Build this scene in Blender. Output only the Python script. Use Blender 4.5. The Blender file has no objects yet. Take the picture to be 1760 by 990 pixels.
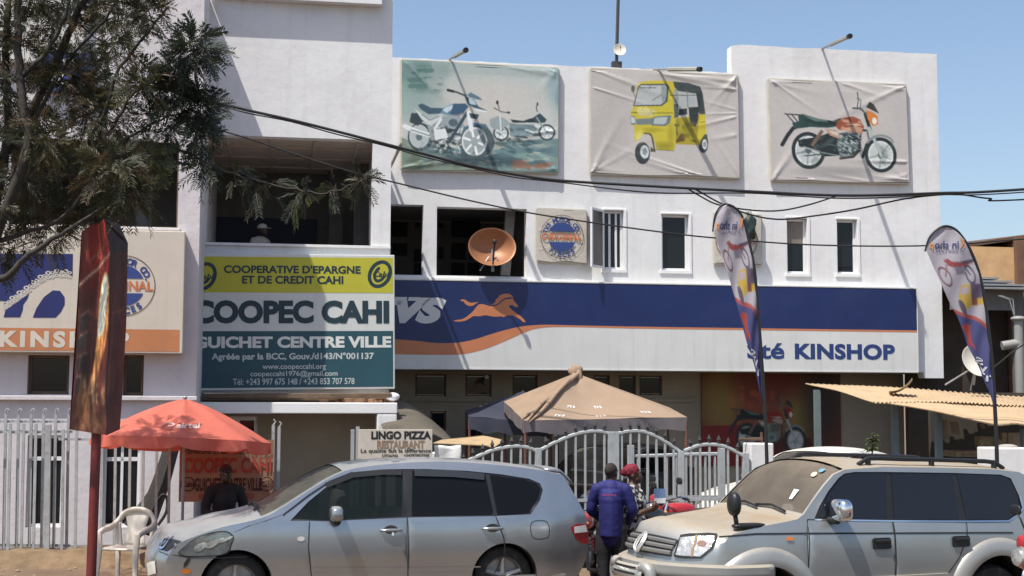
import bpy, bmesh, math, random
import numpy as np
from mathutils import Vector, Matrix, Quaternion
from mathutils.geometry import delaunay_2d_cdt, tessellate_polygon

random.seed(7)
SC = bpy.context.scene
COL = SC.collection
R = math.radians

# ------------------------------------------------------------------ camera
F = 2400.0
CAM_H = 2.2
PITCH = math.atan(195.0 / F)
ROLL = R(0.19)
cam = bpy.data.cameras.new('camera')
cam.sensor_width = 36.0
cam.lens = F / 1760.0 * 36.0
cam.clip_end = 4000
camo = bpy.data.objects.new('camera', cam)
COL.objects.link(camo)
camo.matrix_world = Matrix.Translation((0, 0, CAM_H)) @ Matrix.Rotation(math.pi / 2 + PITCH, 4, 'X') @ Matrix.Rotation(ROLL, 4, 'Z')
SC.camera = camo
CM = camo.matrix_world.copy()
CMI = CM.inverted()

# ------------------------------------------------------------------ light
TH = R(9.5)                                   # the street front runs a little away to the right
UX = Vector((math.cos(TH), math.sin(TH), 0))
BX = Vector((-math.sin(TH), math.cos(TH), 0))
LIGHT = (0.40 * UX + 0.31 * BX - Vector((0, 0, 1))).normalized()
TOSUN = -LIGHT
sun = bpy.data.lights.new('sun', 'SUN')
sun.energy = 5.0
sun.angle = R(0.53)
sun.color = (1.0, 0.95, 0.86)
suno = bpy.data.objects.new('sun', sun)
COL.objects.link(suno)
suno.rotation_euler = LIGHT.to_track_quat('-Z', 'Y').to_euler()
suno.location = (0, 0, 30)
W = bpy.data.worlds.new('World')
SC.world = W
W.use_nodes = True
nt = W.node_tree
sky = nt.nodes.new('ShaderNodeTexSky')
sky.sky_type = 'NISHITA'
sky.sun_disc = False
sky.sun_elevation = math.asin(TOSUN.z)
sky.sun_rotation = math.atan2(TOSUN.x, TOSUN.y)
sky.altitude = 900
sky.air_density = 1.1
sky.dust_density = 4.0
sky.ozone_density = 1.0
bg = nt.nodes['Background']
bg.inputs['Strength'].default_value = 0.15
nt.links.new(sky.outputs[0], bg.inputs[0])
SC.view_settings.view_transform = 'Standard'
SC.view_settings.look = 'None'
SC.view_settings.gamma = 1.0
SC.view_settings.use_curve_mapping = False
SC.view_settings.exposure = 0.18
SC.cycles.max_bounces = 8
SC.cycles.transparent_max_bounces = 12
SC.cycles.caustics_reflective = False
SC.cycles.caustics_refractive = False

# ------------------------------------------------------------------ picture <-> place
def ray(px, py):
    d = CM.to_3x3() @ Vector(((px - 880) / F, -(py - 495) / F, -1))
    return CM.translation.copy(), d

def atY(px, py, Y):
    o, d = ray(px, py)
    t = (Y - o.y) / d.y
    return o + d * t

def proj(p):
    q = CMI @ Vector(p)
    return 880 - q.x / q.z * F, 495 + q.y / q.z * F

class Frame:
    """an upright local frame: x along the front, y away from the street, z up"""
    def __init__(s, loc, rz):
        s.loc = Vector(loc)
        s.rz = rz
        s.m = Matrix.Translation(s.loc) @ Matrix.Rotation(rz, 4, 'Z')
        s.mi = s.m.inverted()
    def hit(s, px, py, y=0.0):
        o, d = ray(px, py)
        o = s.mi @ o
        d = s.mi.to_3x3() @ d
        t = (y - o.y) / d.y
        p = o + d * t
        return p.x, p.z
    def hits(s, pts, y=0.0):
        return [s.hit(a, b, y) for a, b in pts]
    def local(s, p):
        return s.mi @ Vector(p)

def inv(lift, fr, px, py, s0, z0):
    """parameters (s, z) whose lifted local point shows at a pixel"""
    s, z = s0, z0
    for _ in range(25):
        def f(a, b):
            return proj(fr.m @ Vector(lift(a, b)))
        x0, y0 = f(s, z)
        e = 1e-3
        xa, ya = f(s + e, z)
        xb, yb = f(s, z + e)
        a, c = (xa - x0) / e, (ya - y0) / e
        b, d = (xb - x0) / e, (yb - y0) / e
        det = a * d - b * c
        if abs(det) < 1e-6:
            break
        ex, ey = px - x0, py - y0
        ds = (d * ex - b * ey) / det
        dz = (-c * ex + a * ey) / det
        ds = max(-.3, min(.3, ds)); dz = max(-.3, min(.3, dz))
        s += ds; z += dz
        if abs(ex) + abs(ey) < .02:
            break
    return s, z

# ------------------------------------------------------------------ materials
def L(c):
    if isinstance(c, str):
        c = c.lstrip('#')
        c = tuple(int(c[i:i + 2], 16) for i in (0, 2, 4))
    r = []
    for v in c:
        v = v / 255.0
        r.append(v / 12.92 if v <= .04045 else ((v + .055) / 1.055) ** 2.4)
    return tuple(r)

MATS = {}
def mat(name, col=(.5, .5, .5), rough=.6, metal=0.0, var=.12, vs=2.5, bump=0.0, bs=40.0, dirt=None, dust=None,
        streak=0.0, coat=0.0, alpha=1.0, attr=None, spec=.5, transl=0.0, coords='Object', emis=None, vscale=(1, 1, 1), ior=None):
    """procedural surface: base colour with blotches, optional stains, dust on upward faces, bump"""
    if name in MATS:
        return MATS[name]
    m = bpy.data.materials.new(name)
    m.use_nodes = True
    t = m.node_tree
    N = t.nodes
    P = N['Principled BSDF']
    lk = t.links.new
    P.inputs['Roughness'].default_value = rough
    P.inputs['Metallic'].default_value = metal
    P.inputs['Specular IOR Level'].default_value = spec
    if ior: P.inputs['IOR'].default_value = ior
    P.inputs['Coat Weight'].default_value = coat
    P.inputs['Coat Roughness'].default_value = .06
    P.inputs['Alpha'].default_value = alpha
    tc = N.new('ShaderNodeTexCoord')
    vec = tc.outputs[coords]
    mp = N.new('ShaderNodeMapping')
    mp.inputs['Scale'].default_value = vscale
    lk(vec, mp.inputs[0])
    vec = mp.outputs[0]
    if attr:
        a = N.new('ShaderNodeVertexColor')
        a.layer_name = attr
        cur = a.outputs[0]
    else:
        rgb = N.new('ShaderNodeRGB')
        rgb.outputs[0].default_value = (*col, 1)
        cur = rgb.outputs[0]
    def noise(scale, detail=4, rgh=.6, v=None):
        n = N.new('ShaderNodeTexNoise')
        n.inputs['Scale'].default_value = scale
        n.inputs['Detail'].default_value = detail
        n.inputs['Roughness'].default_value = rgh
        lk(v or vec, n.inputs['Vector'])
        return n.outputs[0]
    def ramp(x, a, b, lo=0.0, hi=1.0):
        r = N.new('ShaderNodeMapRange')
        r.inputs[1].default_value = a; r.inputs[2].default_value = b
        r.inputs[3].default_value = lo; r.inputs[4].default_value = hi
        lk(x, r.inputs[0])
        return r.outputs[0]
    def mix(fac, a, b, mode='MIX'):
        x = N.new('ShaderNodeMix')
        x.data_type = 'RGBA'; x.blend_type = mode
        if isinstance(fac, (int, float)): x.inputs[0].default_value = fac
        else: lk(fac, x.inputs[0])
        for i, q in ((6, a), (7, b)):
            if isinstance(q, tuple): x.inputs[i].default_value = (*q, 1)
            else: lk(q, x.inputs[i])
        return x.outputs[2]
    def mul(a, b):
        q = N.new('ShaderNodeMath'); q.operation = 'MULTIPLY'
        for i, k in ((0, a), (1, b)):
            if isinstance(k, (int, float)): q.inputs[i].default_value = k
            else: lk(k, q.inputs[i])
        return q.outputs[0]
    if var:
        n = noise(vs, 6, .65)
        cur = mix(1.0, cur, mixv(N, lk, ramp(n, .3, .7, 1 - var, 1 + var)), 'MULTIPLY')
    if streak:
        mp2 = N.new('ShaderNodeMapping')
        mp2.inputs['Scale'].default_value = (3.0, 3.0, .22)
        lk(tc.outputs['Object'], mp2.inputs[0])
        n = noise(1.6, 6, .7, mp2.outputs[0])
        cur = mix(mul(ramp(n, .52, .78), streak), cur, (.22, .19, .16))
    if dirt:
        dc, amt, ds = dirt
        n = noise(ds, 7, .7)
        cur = mix(mul(ramp(n, .5, .72), amt), cur, dc)
    rs = None
    if dust:
        dc, amt = dust[:2]
        lo = dust[2] if len(dust) > 2 else .55
        g = N.new('ShaderNodeNewGeometry')
        sx = N.new('ShaderNodeSeparateXYZ')
        lk(g.outputs['Normal'], sx.inputs[0])
        up = ramp(sx.outputs[2], lo, .97)
        n = ramp(noise(3.0, 6, .7), .25, .65, .45, 1.0)
        fac = mul(mul(up, n), amt)
        if len(dust) > 3:
            so = N.new('ShaderNodeSeparateXYZ')
            lk(tc.outputs['Object'], so.inputs[0])
            low = mul(ramp(so.outputs[2], dust[3], dust[3] - .75, 0, 1), ramp(noise(2.2, 5, .6), .3, .7, .5, 1.0))
            ad = N.new('ShaderNodeMath'); ad.operation = 'ADD'; ad.use_clamp = True
            lk(fac, ad.inputs[0]); lk(mul(low, .55), ad.inputs[1])
            fac = ad.outputs[0]
        cur = mix(fac, cur, dc)
        rs = ramp(fac, 0, .6, rough, .75)
        lk(rs, P.inputs['Roughness'])
        if metal:
            lk(ramp(fac, 0, .6, metal, 0), P.inputs['Metallic'])
        if coat:
            lk(ramp(fac, 0, .5, coat, 0), P.inputs['Coat Weight'])
        if alpha < 1:
            lk(ramp(fac, 0, .7, alpha, 1), P.inputs['Alpha'])
    lk(cur, P.inputs['Base Color'])
    if bump:
        b = N.new('ShaderNodeBump')
        b.inputs['Strength'].default_value = min(1, bump)
        b.inputs['Distance'].default_value = .02
        lk(noise(bs, 5, .6), b.inputs['Height'])
        lk(b.outputs[0], P.inputs['Normal'])
    if transl:
        tr = N.new('ShaderNodeBsdfTranslucent')
        lk(cur, tr.inputs[0])
        ms = N.new('ShaderNodeMixShader')
        ms.inputs[0].default_value = transl
        lk(P.outputs[0], ms.inputs[1]); lk(tr.outputs[0], ms.inputs[2])
        lk(ms.outputs[0], N['Material Output'].inputs[0])
    MATS[name] = m
    return m

def mixv(N, lk, x):
    c = N.new('ShaderNodeCombineColor')
    for i in range(3): lk(x, c.inputs[i])
    return c.outputs[0]

DUST = (.42, .31, .19)
M = {}
M['white_wall'] = mat('white_wall', (.735, .735, .735), .85, var=.06, vs=.9, bump=.35, bs=5, streak=.2, dirt=((.44, .41, .38), .28, .8))
M['white_trim'] = mat('white_trim', (.78, .78, .78), .7, var=.05, bump=.15, bs=20)
M['pink_wall'] = mat('pink_wall', (.62, .585, .60), .85, var=.08, vs=1.2, bump=.4, bs=8, streak=.2)
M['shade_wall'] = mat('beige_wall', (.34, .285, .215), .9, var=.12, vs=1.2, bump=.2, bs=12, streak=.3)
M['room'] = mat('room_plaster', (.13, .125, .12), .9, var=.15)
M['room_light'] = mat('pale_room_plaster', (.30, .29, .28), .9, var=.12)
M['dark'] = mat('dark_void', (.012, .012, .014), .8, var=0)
M['ceiling'] = mat('ceiling_board', (.52, .45, .39), .8, var=.12, vs=2)
M['alu'] = mat('white_aluminium', (.72, .73, .74), .4, var=.04)
M['pane'] = mat('window_glass', (.012, .014, .017), .04, var=0, spec=.35)
M['pane_dull'] = mat('dusty_glass', (.05, .05, .05), .25, var=.2)
M['black'] = mat('black_plastic', (.015, .015, .016), .45, var=.1)
M['rubber'] = mat('rubber', (.02, .02, .02), .8, var=.2, dirt=((.2, .15, .1), .4, 9))
M['chrome'] = mat('chrome', (.85, .85, .86), .08, 1.0, var=0)
M['steel'] = mat('galvanised_steel', (.30, .31, .32), .5, .3, var=.15, vs=8)
M['fence_paint'] = mat('silver_fence_paint', (.42, .44, .45), .5, .2, var=.15, vs=6, dirt=((.2, .13, .08), .5, 9))
M['gate_paint'] = mat('silver_gate_paint', (.42, .45, .46), .45, .2, var=.12, vs=6, dirt=((.2, .13, .08), .4, 9))
M['cable'] = mat('cable_rubber', (.012, .012, .014), .6, var=0)
M['wood'] = mat('old_wood', (.12, .08, .05), .8, var=.3, vs=6, bump=.3)
M['pole_red'] = mat('red_pole_paint', (.15, .018, .016), .55, var=.25, vs=5, dirt=((.1, .05, .03), .5, 6))
M['concrete'] = mat('concrete', (.34, .32, .29), .9, var=.2, vs=2, bump=.4, bs=20)

# ------------------------------------------------------------------ objects
def tag(o, label=None, cat=None, group=None, kind=None):
    if label: o['label'] = label
    if cat: o['category'] = cat
    if group: o['group'] = group
    if kind: o['kind'] = kind
    return o

def thing(name, loc, rz=0.0, label=None, cat=None, group=None):
    o = bpy.data.objects.new(name, None)
    o.empty_display_size = .3
    COL.objects.link(o)
    o.location = loc
    o.rotation_euler = (0, 0, rz)
    return tag(o, label, cat, group)

def copy_tree(o, parent=None):
    c = o.copy()
    COL.objects.link(c)
    if parent is not None:
        c.parent = parent
        c.matrix_parent_inverse = o.matrix_parent_inverse.copy()
    for ch in [x for x in bpy.data.objects if x.parent == o]:
        copy_tree(ch, c)
    return c

class MB:
    def __init__(s):
        s.v = []; s.f = []; s.mi = []
        s.cur = 0
    def add(s, vs, fs, mtx=None):
        b = len(s.v)
        for p in vs:
            p = Vector(p)
            s.v.append(mtx @ p if mtx else p)
        for f in fs:
            s.f.append([b + i for i in f]); s.mi.append(s.cur)
        return s
    def cut(s):
        """what follows is a piece of its own (see build_each)"""
        if not hasattr(s, 'marks'): s.marks = []
        s.marks.append((len(s.v), len(s.f)))
        return s
    def build_each(s, name, *a, **k):
        ms = [(0, 0)] + getattr(s, 'marks', []) + [(len(s.v), len(s.f))]
        out = []
        for (v0, f0), (v1, f1) in zip(ms, ms[1:]):
            if f1 <= f0: continue
            q = MB(); q.v = s.v[v0:v1]; q.f = [[i - v0 for i in f] for f in s.f[f0:f1]]; q.mi = s.mi[f0:f1]
            out.append(q.build(name, *a, **k))
        return out
    def box(s, c, size, mtx=None):
        x, y, z = size[0] / 2, size[1] / 2, size[2] / 2
        vs = [Vector(c) + Vector((sx * x, sy * y, sz * z)) for sz in (-1, 1) for sy in (-1, 1) for sx in (-1, 1)]
        return s.add(vs, [(0, 2, 3, 1), (4, 5, 7, 6), (0, 1, 5, 4), (2, 6, 7, 3), (0, 4, 6, 2), (1, 3, 7, 5)], mtx)
    def box2(s, a, b, mtx=None):
        a = Vector(a); b = Vector(b)
        return s.box((a + b) / 2, [abs(q) for q in (b - a)], mtx)
    def tube(s, pts, r, n=8, cap=True, mtx=None, sx=1.0):
        pts = [Vector(p) for p in pts]
        k = len(pts)
        rs = r if isinstance(r, (list, tuple)) else [r] * k
        vs = []
        up = None
        for i, p in enumerate(pts):
            d = (pts[min(i + 1, k - 1)] - pts[max(i - 1, 0)])
            if d.length < 1e-9: d = Vector((0, 0, 1))
            d.normalize()
            if up is None:
                up = Vector((0, 0, 1)) if abs(d.z) < .9 else Vector((1, 0, 0))
            a = d.cross(up)
            if a.length < 1e-6: a = d.cross(Vector((0, 1, 0)))
            a.normalize()
            bb = a.cross(d).normalized()
            up = bb
            for j in range(n):
                t = 2 * math.pi * (j + .5) / n
                vs.append(p + (a * math.cos(t) * sx + bb * math.sin(t)) * rs[i])
        fs = []
        for i in range(k - 1):
            for j in range(n):
                j2 = (j + 1) % n
                fs.append((i * n + j, i * n + j2, (i + 1) * n + j2, (i + 1) * n + j))
        if cap:
            fs.append(tuple(range(n - 1, -1, -1)))
            fs.append(tuple((k - 1) * n + j for j in range(n)))
        return s.add(vs, fs, mtx)
    def lathe(s, prof, n=24, mtx=None, closed=False):
        """prof: (radius, height) about local z"""
        vs = []; fs = []
        k = len(prof)
        for r, z in prof:
            for j in range(n):
                t = 2 * math.pi * j / n
                vs.append((r * math.cos(t), r * math.sin(t), z))
        for i in range(k - 1 if not closed else k):
            i2 = (i + 1) % k
            for j in range(n):
                j2 = (j + 1) % n
                fs.append((i * n + j, i * n + j2, i2 * n + j2, i2 * n + j))
        return s.add(vs, fs, mtx)
    def ball(s, c, r, n=16, m=10, mtx=None, fn=None):
        rx, ry, rz = r if isinstance(r, (tuple, list)) else (r, r, r)
        vs = []; fs = []
        for i in range(m + 1):
            a = math.pi * i / m - math.pi / 2
            for j in range(n):
                t = 2 * math.pi * j / n
                p = Vector((math.cos(a) * math.cos(t), math.cos(a) * math.sin(t), math.sin(a)))
                if fn: p = fn(p)
                vs.append(Vector(c) + Vector((p.x * rx, p.y * ry, p.z * rz)))
        for i in range(m):
            for j in range(n):
                j2 = (j + 1) % n
                fs.append((i * n + j, i * n + j2, (i + 1) * n + j2, (i + 1) * n + j))
        return s.add(vs, fs, mtx)
    def prism(s, poly, y0, y1, mtx=None):
        """poly in (x,z) extruded along y"""
        n = len(poly)
        tri = tessellate_polygon([[Vector((a, b, 0)) for a, b in poly]])
        vs = [(a, y0, b) for a, b in poly] + [(a, y1, b) for a, b in poly]
        fs = [tuple(t) for t in tri] + [tuple(n + i for i in reversed(t)) for t in tri]
        for i in range(n):
            j = (i + 1) % n
            fs.append((i, j, n + j, n + i))
        return s.add(vs, fs, mtx)
    def grid(s, fn, nu, nv):
        vs = [fn(i / nu, j / nv) for i in range(nu + 1) for j in range(nv + 1)]
        fs = [(i * (nv + 1) + j, (i + 1) * (nv + 1) + j, (i + 1) * (nv + 1) + j + 1, i * (nv + 1) + j + 1) for i in range(nu) for j in range(nv)]
        return s.add(vs, fs)
    def build(s, name, mats, parent=None, smooth=False, bevel=0.0, merge=0.0, solid=0.0, subsurf=0, angle=40, fixn=True, seg=2):
        me = bpy.data.meshes.new(name)
        me.from_pydata([tuple(p) for p in s.v], [], s.f)
        if not isinstance(mats, (list, tuple)): mats = [mats]
        for m in mats: me.materials.append(m)
        if len(mats) > 1: me.polygons.foreach_set('material_index', s.mi)
        if merge or fixn:
            bm = bmesh.new(); bm.from_mesh(me)
            if merge: bmesh.ops.remove_doubles(bm, verts=bm.verts, dist=merge)
            if fixn: bmesh.ops.recalc_face_normals(bm, faces=bm.faces)
            bm.to_mesh(me); bm.free()
        if smooth:
            me.polygons.foreach_set('use_smooth', [True] * len(me.polygons))
            if angle < 180:
                try: me.set_sharp_from_angle(angle=R(angle))
                except Exception: pass
        me.update()
        o = bpy.data.objects.new(name, me)
        COL.objects.link(o)
        if parent is not None: o.parent = parent
        if bevel:
            b = o.modifiers.new('bevel', 'BEVEL'); b.width = bevel; b.segments = seg; b.limit_method = 'ANGLE'
            b.harden_normals = False
        if solid:
            q = o.modifiers.new('solid', 'SOLIDIFY'); q.thickness = solid; q.offset = 0
        if subsurf:
            q = o.modifiers.new('sub', 'SUBSURF'); q.levels = subsurf; q.render_levels = subsurf
        return o

def inpoly(x, y, poly):
    c = False
    n = len(poly)
    j = n - 1
    for i in range(n):
        xi, yi = poly[i]; xj, yj = poly[j]
        if (yi > y) != (yj > y) and x < (xj - xi) * (y - yi) / (yj - yi + 1e-15) + xi:
            c = not c
        j = i
    return c

def cdt(outer, holes=(), lines=(), step=None):
    """triangulate a polygon with holes and inner constraint loops; returns verts2d, tris"""
    vs = []; es = []
    for loop in [outer, *holes, *lines]:
        b = len(vs); n = len(loop)
        vs += [Vector(p) for p in loop]
        es += [(b + i, b + (i + 1) % n) for i in range(n)]
    if step:
        xs = [p[0] for p in outer]; zs = [p[1] for p in outer]
        nx = max(1, int((max(xs) - min(xs)) / step)); nz = max(1, int((max(zs) - min(zs)) / step))
        for i in range(1, nx):
            for j in range(1, nz):
                x = min(xs) + (max(xs) - min(xs)) * (i + .5 * (j % 2)) / nx; z = min(zs) + (max(zs) - min(zs)) * j / nz
                if inpoly(x, z, outer): vs.append(Vector((x, z)))
    r = delaunay_2d_cdt(vs, es, [], 0, 1e-5)
    V, Fc = r[0], r[2]
    out = []
    for f in Fc:
        cx = sum(V[i].x for i in f) / len(f); cz = sum(V[i].y for i in f) / len(f)
        if inpoly(cx, cz, outer) and not any(inpoly(cx, cz, h) for h in holes):
            out.append(list(f))
    return V, out

def on(fr, px, py, y=0.0, z=None):
    u, zz = fr.hit(px, py, y)
    return Frame(fr.m @ Vector((u, y, zz if z is None else z)), fr.rz)

def pbox(fr, x0, y0, x1, y1, Y=0.0):
    ua = fr.hit(x0, (y0 + y1) / 2, Y)[0]; ub = fr.hit(x1, (y0 + y1) / 2, Y)[0]
    return (ua, fr.hit((x0 + x1) / 2, y1, Y)[1], ub, fr.hit((x0 + x1) / 2, y0, Y)[1])

def rect(u0, z0, u1, z1):
    return [(u0, z0), (u1, z0), (u1, z1), (u0, z1)]

def facade(mb, outer, holes, y0, y1, step=None):
    """wall slab with openings: front at y0, back at y1"""
    V, T = cdt(outer, holes, (), step)
    mb.add([(p.x, y0, p.y) for p in V], T)
    mb.add([(p.x, y1, p.y) for p in V], [t[::-1] for t in T])
    for loop in [outer, *holes]:
        n = len(loop)
        vs = [(a, y0, b) for a, b in loop] + [(a, y1, b) for a, b in loop]
        mb.add(vs, [(i, (i + 1) % n, n + (i + 1) % n, n + i) for i in range(n)])
    return mb

def densify(poly, step, jit=0.0, closed=True):
    out = []
    n = len(poly)
    for i in range(n if closed else n - 1):
        a = Vector(poly[i]); b = Vector(poly[(i + 1) % n])
        k = max(1, int((b - a).length / step))
        for j in range(k):
            p = a.lerp(b, j / k)
            if j and jit:
                d = (b - a).normalized()
                p = p + Vector((-d.y, d.x)) * random.uniform(-jit, jit)
            out.append((p.x, p.y))
    if not closed: out.append(tuple(poly[-1]))
    return out

def catmull(pts, n=8, closed=False):
    P = [Vector(p) for p in pts]
    k = len(P)
    out = []
    for i in range(k if closed else k - 1):
        p0 = P[(i - 1) % k] if closed else P[max(i - 1, 0)]
        p1 = P[i]; p2 = P[(i + 1) % k]
        p3 = P[(i + 2) % k] if closed else P[min(i + 2, k - 1)]
        for j in range(n):
            t = j / n
            out.append(.5 * ((2 * p1) + (p2 - p0) * t + (2 * p0 - 5 * p1 + 4 * p2 - p3) * t * t + (3 * p1 - p0 - 3 * p2 + p3) * t ** 3))
    if not closed: out.append(P[-1])
    return [tuple(p) for p in out]

def interp(xs, ys, x):
    return float(np.interp(x, xs, ys))

# ------------------------------------------------------------------ lettering
_tx = {}
def text2d(s, bold=0.0, shear=0.0, spacing=1.0):
    key = (s, bold, shear, spacing)
    if key in _tx: return _tx[key]
    c = bpy.data.curves.new('letters', 'FONT')
    c.body = s; c.size = 1.0; c.offset = bold; c.shear = shear; c.space_character = spacing
    c.resolution_u = 4
    o = bpy.data.objects.new('letters', c)
    COL.objects.link(o)
    dg = bpy.context.evaluated_depsgraph_get()
    me = bpy.data.meshes.new_from_object(o.evaluated_get(dg))
    v = [(p.co.x, p.co.y) for p in me.vertices]
    f = [tuple(p.vertices) for p in me.polygons]
    bpy.data.objects.remove(o); bpy.data.curves.remove(c); bpy.data.meshes.remove(me)
    _tx[key] = (v, f)
    return v, f

def put_text(mb, s, box, lift, bold=.02, shear=0.0, mirror=False, spacing=1.0, ref=None, cut=True):
    """fit a string to a box (u0,z0,u1,z1); lift maps (u,z) to a point. ref: string whose height sets the line height"""
    v, f = text2d(s, bold, shear, spacing)
    if not v: return
    if cut: mb.cut()
    x0 = min(p[0] for p in v); x1 = max(p[0] for p in v)
    vr = text2d(ref, bold, shear)[0] if ref else v
    y0 = min(p[1] for p in vr); y1 = max(p[1] for p in vr)
    u0, z0, u1, z1 = box
    vs = []
    for x, y in v:
        a = (x - x0) / (x1 - x0)
        if mirror: a = 1 - a
        vs.append(lift(u0 + (u1 - u0) * a, z0 + (z1 - z0) * (y - y0) / (y1 - y0)))
    mb.add(vs, f)

def arc_text(mb, s, cu, cz, r, h, a_mid, span, lift, up=True, bold=.02):
    """letters along an arc; angles in degrees, a_mid the middle"""
    n = len(s)
    for i, ch in enumerate(s):
        if ch == ' ': continue
        t = (i - (n - 1) / 2) / max(1, n - 1)
        a = R(a_mid - span * t) if up else R(a_mid + span * t)
        v, f = text2d(ch, bold)
        x0 = min(p[0] for p in v); x1 = max(p[0] for p in v)
        ey = max(p[1] for p in v) if ch != '.' else .7
        k = h / .7
        vs = []
        for x, y in v:
            lx = (x - (x0 + x1) / 2) * k; ly = y * k
            if up:
                rr = r + ly
                p = (cu + rr * math.cos(a) + lx * math.sin(a), cz + rr * math.sin(a) - lx * math.cos(a))
            else:
                rr = r - ly
                p = (cu + rr * math.cos(a) - lx * math.sin(a), cz + rr * math.sin(a) + lx * math.cos(a))
            vs.append(lift(*p))
        mb.add(vs, f)

# ------------------------------------------------------------------ prints (a printed cloth: one colour per mesh point)
class Print:
    def __init__(s, w, h, nx, ny, bgc):
        """w,h: size in drawing units; nx,ny: mesh points across"""
        s.w, s.h, s.nx, s.ny = w, h, nx, ny
        s.k = 2
        X = (np.arange(nx * s.k) + .5) / (nx * s.k) * w
        Y = (np.arange(ny * s.k) + .5) / (ny * s.k) * h
        s.X, s.Y = X, Y
        s.img = np.zeros((ny * s.k, nx * s.k, 3)) + np.array(L(bgc))
        s.T = lambda x, y: (x, y)
        s.S = 1.0
    def sample(s, x, y):
        c = s.colors()
        i = int(min(s.nx - 1, max(0, x / s.w * s.nx))); j = int(min(s.ny - 1, max(0, y / s.h * s.ny)))
        return c[j, i]
    def _put(s, ys, xs, mask, col, a):
        reg = s.img[ys, xs]
        m = (mask * a)[..., None]
        s.img[ys, xs] = reg * (1 - m) + np.array(L(col)) * m
    def _win(s, x0, y0, x1, y1):
        ix = slice(max(0, np.searchsorted(s.X, x0)), np.searchsorted(s.X, x1) + 1)
        iy = slice(max(0, np.searchsorted(s.Y, y0)), np.searchsorted(s.Y, y1) + 1)
        return iy, ix
    def poly(s, pts, col, a=1.0, sm=0):
        if sm: pts = catmull(pts, sm, True)
        p = np.array([s.T(*q) for q in pts], float)
        iy, ix = s._win(p[:, 0].min(), p[:, 1].min(), p[:, 0].max(), p[:, 1].max())
        xx, yy = np.meshgrid(s.X[ix], s.Y[iy])
        if xx.size == 0: return s
        c = np.zeros(xx.shape, bool)
        j = len(p) - 1
        for i in range(len(p)):
            xi, yi = p[i]; xj, yj = p[j]
            c ^= ((yi > yy) != (yj > yy)) & (xx < (xj - xi) * (yy - yi) / (yj - yi + 1e-12) + xi)
            j = i
        s._put(iy, ix, c.astype(float), col, a)
        return s
    def line(s, pts, wd, col, a=1.0, sm=0):
        if sm: pts = catmull(pts, sm)
        p = np.array([s.T(*q) for q in pts], float)
        h = wd / 2 * s.S
        iy, ix = s._win(p[:, 0].min() - h, p[:, 1].min() - h, p[:, 0].max() + h, p[:, 1].max() + h)
        xx, yy = np.meshgrid(s.X[ix], s.Y[iy])
        if xx.size == 0: return s
        m = np.zeros(xx.shape, bool)
        for i in range(len(p) - 1):
            d = p[i + 1] - p[i]; l2 = (d ** 2).sum() + 1e-12
            t = np.clip(((xx - p[i, 0]) * d[0] + (yy - p[i, 1]) * d[1]) / l2, 0, 1)
            m |= (xx - p[i, 0] - t * d[0]) ** 2 + (yy - p[i, 1] - t * d[1]) ** 2 < h * h
        s._put(iy, ix, m.astype(float), col, a)
        return s
    def ell(s, cx, cy, rx, ry, col, a=1.0, rot=0.0, inner=0.0):
        cx, cy = s.T(cx, cy); rx *= s.S; ry *= s.S
        rm = max(rx, ry)
        iy, ix = s._win(cx - rm, cy - rm, cx + rm, cy + rm)
        xx, yy = np.meshgrid(s.X[ix], s.Y[iy])
        if xx.size == 0: return s
        c, sn = math.cos(R(rot)), math.sin(R(rot))
        u = ((xx - cx) * c + (yy - cy) * sn) / rx; v = (-(xx - cx) * sn + (yy - cy) * c) / ry
        q = u * u + v * v
        s._put(iy, ix, ((q < 1) & (q >= inner * inner)).astype(float), col, a)
        return s
    def soft(s, cx, cy, rx, ry, col, a=1.0):
        cx, cy = s.T(cx, cy); rx *= s.S; ry *= s.S
        iy, ix = s._win(cx - rx, cy - ry, cx + rx, cy + ry)
        xx, yy = np.meshgrid(s.X[ix], s.Y[iy])
        if xx.size == 0: return s
        q = ((xx - cx) / rx) ** 2 + ((yy - cy) / ry) ** 2
        s._put(iy, ix, np.clip(1 - q, 0, 1), col, a)
        return s
    def blot(s, x0, y0, x1, y1, col, a, sx, sy, seed, thr=.5):
        """broken-up cloudy marks inside a window"""
        iy, ix = s._win(x0, y0, x1, y1)
        xx, yy = np.meshgrid(s.X[ix], s.Y[iy])
        r = np.random.RandomState(seed)
        f = np.zeros(xx.shape)
        for o in range(4):
            for _ in range(5):
                kx, ky = r.normal(0, 1 / sx, 1) * 2 ** o, r.normal(0, 1 / sy, 1) * 2 ** o
                f += np.sin(xx * kx + yy * ky + r.uniform(0, 6.3)) / (2 ** o)
        f = f / f.std()
        m = np.clip((f - thr) * 1.5, 0, 1)
        ex = np.clip(np.minimum(xx - x0, x1 - xx) / (.15 * (x1 - x0)), 0, 1) * np.clip(np.minimum(yy - y0, y1 - yy) / (.2 * (y1 - y0)), 0, 1)
        s._put(iy, ix, m * ex, col, a)
        return s
    def colors(s):
        k = s.k
        c = s.img.reshape(s.ny, k, s.nx, k, 3).mean((1, 3))
        p = np.pad(c, ((1, 1), (1, 1), (0, 0)), 'edge')
        b = (p[:-2, 1:-1] + p[2:, 1:-1] + p[1:-1, :-2] + p[1:-1, 2:]) / 4      # ink spread of a coarse print
        c = c * .5 + b * .5
        return c * (1 + np.random.RandomState(5).normal(0, .05, c.shape[:2]))[..., None]
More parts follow.
